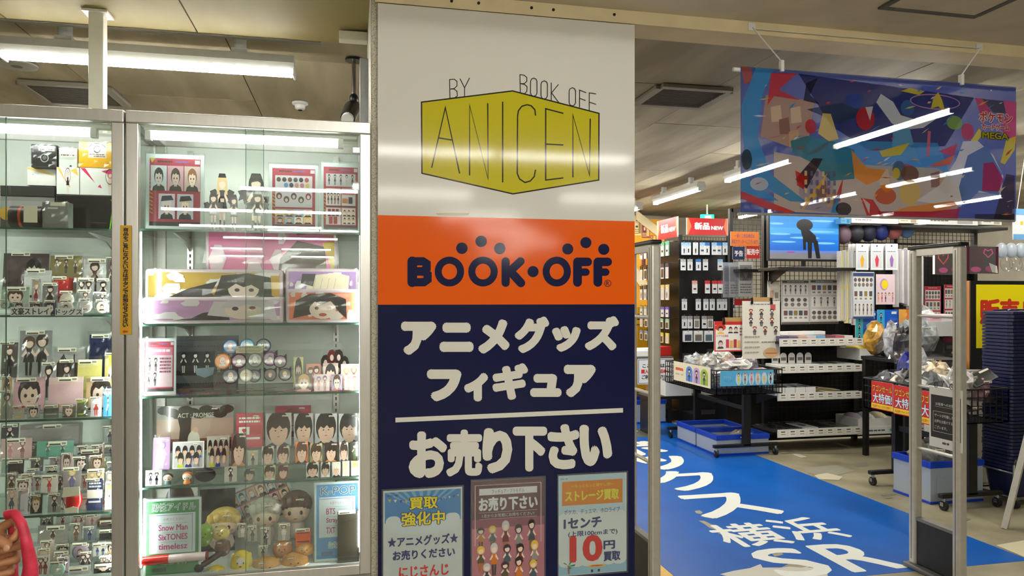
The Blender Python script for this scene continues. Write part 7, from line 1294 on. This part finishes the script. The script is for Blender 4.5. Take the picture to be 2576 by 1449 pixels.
W([(1100, 520), (1170, 480), (1120, 600), (1180, 660), (1080, 640)], (20, 24, 50)); E_(1400, 620, 60, 50, (50, 80, 170)); W([(1100, 700), (1320, 640), (1480, 700), (1300, 780)], (40, 60, 96))
W([(1000, 920), (1100, 880), (1240, 900), (1400, 960), (1400, 1160), (1250, 1180), (1130, 1060), (1010, 1000)], (44, 130, 150)); W([(1170, 860), (1200, 720), (1250, 720), (1300, 890), (1240, 910)], (236, 206, 120)); E_(1125, 815, 35, 50, (196, 44, 44)); E_(1470, 740, 60, 80, (200, 46, 44)); W([(1470, 660), (1520, 650), (1500, 750)], (226, 220, 220)); W([(1380, 960), (1480, 1080), (1600, 1090), (1560, 1160), (1480, 1200), (1400, 1150)], (236, 150, 40)); W([(1140, 1030), (1200, 1030), (1100, 1240), (1030, 1180)], (60, 36, 44)); W([(1030, 1120), (1110, 1160), (1080, 1245), (1040, 1220)], (206, 40, 40))
W([(1440, 1290), (1520, 1300), (1590, 1414), (1480, 1412)], (206, 44, 44)); W([(1450, 1290), (1500, 1330), (1495, 1400)], (230, 226, 226)); W([(1060, 1400), (1120, 1280), (1240, 1110), (1150, 1300)], (240, 190, 90)); W([(1250, 1400), (1275, 1300), (1310, 1260), (1290, 1400)], (60, 150, 206)); E_(1330, 1370, 50, 45, (60, 50, 56)); E_(810, 1220, 55, 45, (206, 206, 206)); E_(735, 1060, 32, 70, (40, 60, 54))
W([(1540, 620), (1570, 560), (1650, 610), (1700, 700), (1780, 720), (1950, 700), (1850, 780), (1720, 800), (1640, 760)], (226, 230, 234)); W([(1650, 800), (1760, 790), (1800, 960), (1840, 1050), (1780, 1000), (1640, 960)], (110, 176, 220)); E_(1745, 645, 45, 55, (60, 110, 170)); W([(1700, 530), (1760, 505), (1860, 520), (1820, 550)], (236, 214, 40)); W([(1560, 960), (1760, 890), (1700, 980), (1580, 1000)], (236, 206, 40))
p.ring((1930 - 700) / 1795, (590 - 440) / 980, 170 / 1795, 55 / 980, 8 / 1795, (206, 150, 190), 28, 8 / 980); W([(1920, 560), (1950, 520), (1975, 570), (2000, 660), (1950, 620), (1900, 640)], (244, 220, 50)); W([(1880, 800), (1900, 800), (1890, 980), (1870, 980)], (226, 120, 130))
E_(1690, 1090, 45, 70, (80, 110, 140)); E_(1670, 1110, 25, 40, (236, 206, 70)); E_(1760, 1110, 60, 60, (130, 90, 66)); E_(1760, 1240, 70, 90, (226, 196, 110)); E_(1600, 1270, 70, 60, (206, 96, 40)); W([(1560, 1200), (1600, 1190), (1650, 1220), (1600, 1250)], (240, 150, 50))
W([(2200, 540), (2260, 545), (2320, 640), (2240, 660)], (206, 50, 90)); W([(2400, 545), (2493, 552), (2490, 850), (2380, 760), (2420, 640)], (226, 70, 120)); W([(2250, 545), (2400, 550), (2420, 640), (2330, 640)], (60, 50, 54)); E_(2060, 730, 55, 50, (150, 190, 90)); E_(2150, 790, 45, 60, (200, 60, 84))
W([(2120, 860), (2220, 850), (2330, 950), (2400, 1100), (2380, 1230), (2200, 1220), (2100, 1330), (1800, 1300), (1960, 1180), (2070, 1000)], (226, 226, 228)); W([(2150, 960), (2280, 880), (2390, 1080), (2370, 1240), (2230, 1210), (2120, 1330), (2090, 1190)], (80, 120, 190)); W([(2260, 1010), (2330, 1000), (2400, 1120), (2370, 1210), (2250, 1210)], (206, 50, 110)); W([(1880, 1050), (2060, 960), (2030, 1030), (1950, 1050)], (230, 110, 60)); W([(1950, 940), (2080, 880), (2050, 970)], (206, 60, 80))
W([(2170, 860), (2230, 760), (2260, 800), (2220, 850)], (240, 220, 40)); W([(2380, 1000), (2420, 830), (2490, 800), (2480, 900), (2410, 1010)], (240, 220, 40)); W([(1600, 1400), (1750, 1340), (2050, 1290), (2080, 1320), (1900, 1400)], (236, 150, 60)); W([(1550, 1380), (1900, 1370), (2100, 1340), (2080, 1414), (1560, 1414)], (190, 40, 80)); W([(2420, 1080), (2480, 1090), (2480, 1410), (2330, 1410)], (70, 54, 50)); W([(2200, 1380), (2480, 1370), (2480, 1418), (2200, 1412)], (50, 46, 48))
rb = random.Random(12)
for i in range(70):
    x, y = rb.uniform(730, 2460), rb.uniform(470, 1390); a_, l_ = rb.uniform(-.9, .2), rb.uniform(20, 90); w_ = rb.uniform(2, 9); dx, dy = math.cos(a_) * l_, math.sin(a_) * l_
    pal = [(236, 206, 90), (226, 226, 230), (206, 60, 60), (60, 150, 206)] if y < 1000 else [(226, 196, 150), (150, 120, 110), (236, 170, 70), (206, 60, 60), (230, 226, 220)]
    W([(x, y), (x + dx * .4 - dy * w_ / l_, y + dy * .4 + dx * w_ / l_), (x + dx, y + dy), (x + dx * .4 + dy * w_ / l_, y + dy * .4 - dx * w_ / l_)] if 705 < x + dx < 2490 and y + dy > 445 else [(x, y), (x + 8, y), (x + 8, y + 8), (x, y + 8)], rb.choice(pal))
for i in range(24): x, y = 1080 + (i % 6) * 36, 1120 + (i // 6) * 60; W([(x, y), (x + 16, y), (x + 16, y + 34), (x, y + 34)], (110, 110, 150) if i % 3 else (236, 206, 150))
for t, x0_, y0_, x1_, y1_, c, oc, bd in (('ポケモン', 2225, 640, 2455, 712, (214, 70, 44), (236, 226, 220), 7), ('カードゲーム', 2240, 725, 2432, 768, (200, 76, 60), (236, 226, 220), 6), ('MEGA', 2244, 788, 2425, 832, (206, 196, 30), (40, 44, 20), 8)):
    k = lambda x, y: ((x - 700) / 1795, (y - 440) / 980)
    (a, b_), (c_, d_) = k(x0_, y0_), k(x1_, y1_); p.text(t, a, b_, c_, d_, oc, bd / 1795, 1795 / 980); p.text(t, a, b_, c_, d_, c, 2 / 1795, 1795 / 980)
p.obj(bn, 'banner_print', BANNER)
B().cyl((tl[0] - .03, .011, ztop - .012), (tr[0] + .004, .011, ztop - .012), .009, 12).obj('top_rod', WHITEP, bn, smooth=True); B().cyl((bl[0], 0, zbot), (br[0], 0, zbot), .006, 10).obj('bottom_rod', mat('clear_rod', (150, 150, 150), .3), bn, smooth=True)
for hx, hy, cx in ((1890, 52, 1966), (2462, 108, 2418)):
    h_ = PY(hx, hy, YF); c_ = PY(cx, 190, YBN); hz = 2.64
    B().box(h_.x - .018, YF - YBN - .006, hz - .012, h_.x + .018, YF - YBN - .0005, hz + .022).obj('hook_plate', WHITEP, bn, bevel=.003)
    B().path([(h_.x, YF - YBN - .012, hz), (c_.x, 0, ztop + .035)], .003, 6).obj('cord', WHITEP, bn); B().box(c_.x - .008, -.012, ztop - .012, c_.x + .008, .012, ztop + .04).obj('clip', WHITEP, bn, bevel=.003)
a, b_ = PY(1895, 60, YF), PY(2460, 112, YF); B().path([(a.x, YF - YBN - .012, 2.635), (b_.x, YF - YBN - .012, 2.637)], .002, 5).obj('cord', WHITEP, bn)
# ================================================================== basket stack, trolley, easel, register sign
def rr(w_, d_, r_, n=4):
    pts = []
    for cx, cy, a0 in ((w_ / 2 - r_, d_ / 2 - r_, 0), (-w_ / 2 + r_, d_ / 2 - r_, 90), (-w_ / 2 + r_, -d_ / 2 + r_, 180), (w_ / 2 - r_, -d_ / 2 + r_, 270)):
        for k in range(n): a = math.radians(a0 + 90 * k / (n - 1)); pts.append((cx + r_ * math.cos(a), cy + r_ * math.sin(a)))
    return pts
b = B(); prof = ((-.012, -.016), (0, -.018), (0, 0), (-.01, .002), (-.016, -.004), (-.019, -.03), (-.03, -.12), (-.042, -.2)); rings = [[(x, y, z) for x, y in rr(.46 + 2 * o_, .31 + 2 * o_, .04)] for o_, z in prof]
n = len(rings[0])
for q in rings: b.v += q
for i in range(len(prof) - 1):
    for k in range(n): b.f.append((i * n + k, i * n + (k + 1) % n, (i + 1) * n + (k + 1) % n, (i + 1) * n + k)); b.c.append(None)
b.f.append(tuple(range((len(prof) - 1) * n, len(prof) * n))); b.c.append(None); BASK = b.mesh('shopping_basket', NAVYP)
BX, BY = 4.74, 4.385
for i in range(46):
    z = .245 + i * .0248; o = link('shopping_basket', BASK, None, (BX + R.uniform(-.003, .003), BY + R.uniform(-.003, .003), z), (0, 0, R.uniform(-.01, .01)), scale=(1, .86, 1))
    tag(o, 'uppermost navy shopping basket with folded handles on the tall stack' if i == 45 else 'navy plastic shopping basket nested in the tall stack', 'basket', 'nested shopping baskets')
    if i == 45:
        for q in (-1, 1): B().path([(-.19, q * .07, .004), (-.12, q * .02, .012), (.12, q * .02, .012), (.19, q * .07, .004)], .006, 8).obj('handle', NAVYP, o)
tr_ = empty('basket_trolley', 'chrome wheeled trolley under the basket stack', 'trolley', (BX, BY, 0)); r_ = B()
for q in (-1, 1):
    B().path([(-.25, q * .17, .07), (-.25, q * .17, .3), (-.235, q * .17, .33), (-.22, q * .17, .3)], .009, 8).obj('upright', STEEL, tr_, smooth=True); B().path([(-.25, q * .17, .07), (.25, q * .17, .07)], .009, 8).obj('side_bar', STEEL, tr_, smooth=True)
    B().path([(q * .25, -.17, .07), (q * .25, .17, .07)], .009, 8).obj('end_bar', STEEL, tr_, smooth=True)
    for s_ in (-1, 1): castor(tr_, q * .24, s_ * .17)
B().path([(-.25, -.17, .24), (-.25, .17, .24)], .007, 8).obj('end_bar', STEEL, tr_, smooth=True); B().box(-.2, -.12, .04, .2, .12, .05).obj('tray', STEEL, tr_)
ez = empty('sign_easel', 'grey aluminium easel leg leaning in front of the basket stack', 'easel', (4.04, 3.86, 0))
B().path([(0, 0, .0), (.42, .0, 1.36)], .024, 4).obj('leg', ALU2, ez); B().path([(.94, 0, 0), (.52, 0, 1.36)], .024, 4).obj('leg', ALU2, ez); B().box(.2, -.012, .62, .74, .012, .66).obj('cross_bar', ALU2, ez); B().box(.36, -.02, 1.3, .58, .02, 1.38).obj('head_plate', ALU2, ez, bevel=.004)
Xs = PY(2442, 800, 4.85).x; Yf = PX(2411, 800, Xs).y; zt = PY(2442, 706, 4.85).z; o = empty('register_sign', 'yellow register sign board in a wooden frame behind the baskets', 'sign', (Xs, 4.85, 0))
B().box(0, .012, .9, .02, Yf - 4.85, zt).obj('wood_side', WOOD, o); B().box(0, 0, .9, .9, .012, zt).obj('black_frame', BLACKP, o); B().box(.02, .012, .9, .9, Yf - 4.85, zt).obj('backing', BLACKP, o)
s = Pr(lambda u, v: (.05 + u * .82, zt - .03 - v * .5)); s.rect(0, 0, 1, 1, (244, 226, 10)); s.text('販売レジ', .05, .24, .95, .62, (206, 50, 30), .012, 1.6); s.obj(o, 'print', PRINT, (0, -.0006, 0))
p = PY(2560, 562, 4.6); o = empty('hanging_sign', 'white and blue hanging sign at the far edge beyond the banner', 'sign', (p.x + .2, 4.6, 0)); za, zb = PY(2560, 525, 4.6).z, PY(2560, 603, 4.6).z
B().box(-.24, 0, zb, .4, .008, za).obj('board', paper((226, 232, 236)), o); s = Pr(lambda u, v: (-.24 + u * .64, za + (zb - za) * v)); s.rect(0, 0, 1, .2, (110, 170, 220)); s.rect(0, .82, 1, 1, (110, 170, 220)); s.rect(.1, .4, .14, .52, (220, 206, 60)); s.obj(o, 'print', PRINT, (0, -.0006, 0)); B().path([(-.2, .004, za), (-.1, .004, ZS)], .003, 6).obj('cord', WHITEP, o); B().path([(.36, .004, za), (.3, .004, ZS)], .003, 6).obj('cord', WHITEP, o)
# ================================================================== person at the edge, hand with a pink bag
SKIN = mat('skin', (178, 124, 86), .5, noise=.05, scale=60)
RT, FW = Vector((CA, -SA, 0)), Vector((SA, CA, 0)); H0 = Vector(ray(0, 1370)) * 1.5 + Vector((0, 0, EYE))
hv = lambda r_, u, f: H0 + RT * r_ + FW * f + Vector((0, 0, u))
def limb(b, pts, rad):
    b.path(pts, rad, 12)
    for q, r_ in zip(pts, rad): b.ell(q, r_, r_, r_, 12, 8)
def merged(b, name, m, parent, vox, sm=4):
    o = b.obj(name, m, parent, smooth=True); md = o.modifiers.new('skin', 'REMESH'); md.mode = 'VOXEL'; md.voxel_size = vox; md.use_smooth_shade = True; s_ = o.modifiers.new('smooth', 'SMOOTH'); s_.iterations = sm; s_.factor = .5; return o
sh, el, wr = Vector((-1.0, 1.55, 1.34)), Vector((-1.0, 1.46, 1.06)), hv(-.1, -.05, .0); tc = Vector((-1.17, 1.5, 0))
b = B(); limb(b, [el, (el + wr) / 2, wr, hv(-.05, -.02, .0)], [.04, .037, .027, .032])
limb(b, [hv(-.05, .015, .0), hv(-.02, .018, .012)], [.02, .02]); limb(b, [hv(-.05, -.045, .0), hv(-.022, -.045, .016)], [.02, .017]); limb(b, [hv(-.05, -.01, .0), hv(-.02, -.012, .016)], [.024, .02])
for pts, rad in (([(-.02, .024, .015), (.02, .046, .016), (.044, .036, -.002), (.038, .018, -.014)], [.0105, .0095, .009, .008]), ([(-.02, .0, .02), (.022, .004, .032), (.036, -.004, .006), (.014, -.008, -.012)], [.0105, .01, .0095, .0085]), ([(-.02, -.026, .02), (.018, -.026, .03), (.031, -.032, .004), (.008, -.034, -.012)], [.01, .0095, .009, .008]), ([(-.024, -.05, .016), (.01, -.054, .022), (.02, -.057, .002), (.002, -.058, -.01)], [.009, .0082, .008, .007]), ([(-.055, .0, -.015), (-.02, .03, -.028), (.012, .024, -.032), (.038, .008, -.032)], [.015, .0125, .011, .0095])):
    limb(b, [hv(*q) for q in pts], rad)
b.v = [tuple(Vector(q) - Vector((tc.x, tc.y, 0))) for q in b.v]
per = empty('person', 'person at the picture edge in dark clothes, hand gripping a pink bag', 'person', (tc.x, tc.y, 0))
# head, neck and hands are one skin; clothes lie over the body
T_ = lambda *q: [Vector(x) - Vector((tc.x, tc.y, 0)) for x in q]
hb = b; hb.ell((0, .01, 1.53), .078, .095, .112, 16, 12); hb.ell((0, .1, 1.52), .016, .02, .02, 8, 6); hb.path([(0, 0, 1.34), (0, .005, 1.46)], .052, 12); limb(hb, T_(Vector((-1.34, 1.5, 1.0)), Vector((-1.33, 1.55, .8)), Vector((-1.32, 1.57, .72))), [.03, .026, .03])
limb(hb, [Vector((0, 0, 1.38)), Vector((0, 0, 1.3)), Vector((0, 0, 1.0))], [.05, .07, .08]); limb(hb, [Vector((0, 0, 1.33))] + T_(sh, el), [.05, .04, .035]); limb(hb, [Vector((0, 0, 1.33))] + T_(Vector((-1.34, 1.49, 1.32)), Vector((-1.36, 1.47, 1.06)), Vector((-1.34, 1.5, 1.0))), [.05, .04, .035, .03])
for q in (-1, 1): hb.ell((q * .08, .0, 1.52), .012, .02, .03, 8, 6)
for k in range(4): limb(hb, [Vector((-.165 + .012 * k, .05 + .012 * k, .7)), Vector((-.16 + .01 * k, .065 + .012 * k, .64)), Vector((-.15 + .01 * k, .06 + .01 * k, .61))], [.009, .008, .007])
merged(hb, 'body', SKIN, per, .0032, 5)
nl = B().ell((0, 0, 0), .0062, .0022, .0075, 10, 7); nl.obj('thumb_nail', mat('nail', (214, 166, 136), .25), per, Vector(hv(.041, .006, -.0405)) - Vector((tc.x, tc.y, 0)), (0, .9, -AY), smooth=True)
J = B(); limb(J, T_(sh, el), [.065, .052]); limb(J, T_(el, el.lerp(wr, .62)), [.052, .04]); limb(J, T_(Vector((-1.34, 1.48, 1.32)), Vector((-1.36, 1.46, 1.06)), Vector((-1.34, 1.51, .86))), [.065, .052, .042]); J.ell((0, 0, 1.2), .17, .115, .22, 18, 12); J.ell((0, 0, .98), .155, .11, .2, 18, 12); J.ell((0, 0, 1.33), .16, .08, .07, 16, 8)
merged(J, 'jacket', mat('dark_jacket', (44, 42, 48), .85, noise=.15, scale=40), per, .012, 4)
T2 = B(); T2.ell((0, 0, .88), .15, .11, .12, 16, 10)
for q in (-1, 1): limb(T2, [Vector((q * .085, 0, .84)), Vector((q * .09, .02, .48)), Vector((q * .095, -.01, .1))], [.088, .066, .056])
merged(T2, 'trousers', mat('grey_trousers', (60, 60, 66), .9, noise=.1), per, .012, 4)
for q in (-1, 1): B().ell((q * .095, .05, .04), .045, .12, .04, 12, 8).obj('shoe', BLACKP, per, smooth=True)
HR = B(); HR.ell((0, -.015, 1.565), .088, .1, .1, 16, 10); HR.obj('hair', mat('black_hair', (24, 22, 22), .6, noise=.2, scale=90), per, smooth=True)
PINK = mat('pink_nylon', (226, 62, 92), .5, c2=(190, 40, 66), scale=30)
b = B(); limb(b, [hv(.012, .062, .004), hv(.03, .064, .0), hv(.05, .045, -.008), hv(.062, .01, -.012), hv(.068, -.04, -.008)], [.009, .01, .01, .011, .014]); limb(b, [hv(.068, -.04, -.008), hv(.058, -.1, .0), hv(.03, -.17, .01), hv(.015, -.27, .01), hv(.012, -.36, .01)], [.014, .02, .06, .09, .08]); limb(b, [hv(.012, .062, .004), hv(.0, .04, .03), hv(-.0, -.04, .045), hv(.0, -.12, .03)], [.009, .008, .01, .02]); o = merged(b, 'pink_bag', PINK, None, .004, 6); tag(o, 'soft pink bag hanging from the hand at the frame edge', 'bag')
b = B(); c0 = hv(-.022, .02, -.07); b.lathe([(.02, 0), (.031, .006), (.034, .03), (.034, .1), (.028, .118), (.018, .124)], 20, c0); o = b.obj('cream_bottle', mat('cream_plastic', (222, 210, 178), .4, noise=.03), smooth=True); tag(o, 'pale cream bottle held above the pink bag at the edge', 'bottle'); B().lathe([(.019, .124), (.02, .13), (.018, .16), (.01, .163)], 18, c0).obj('cap', mat('milky_cap', (206, 216, 200), .4), o, smooth=True)
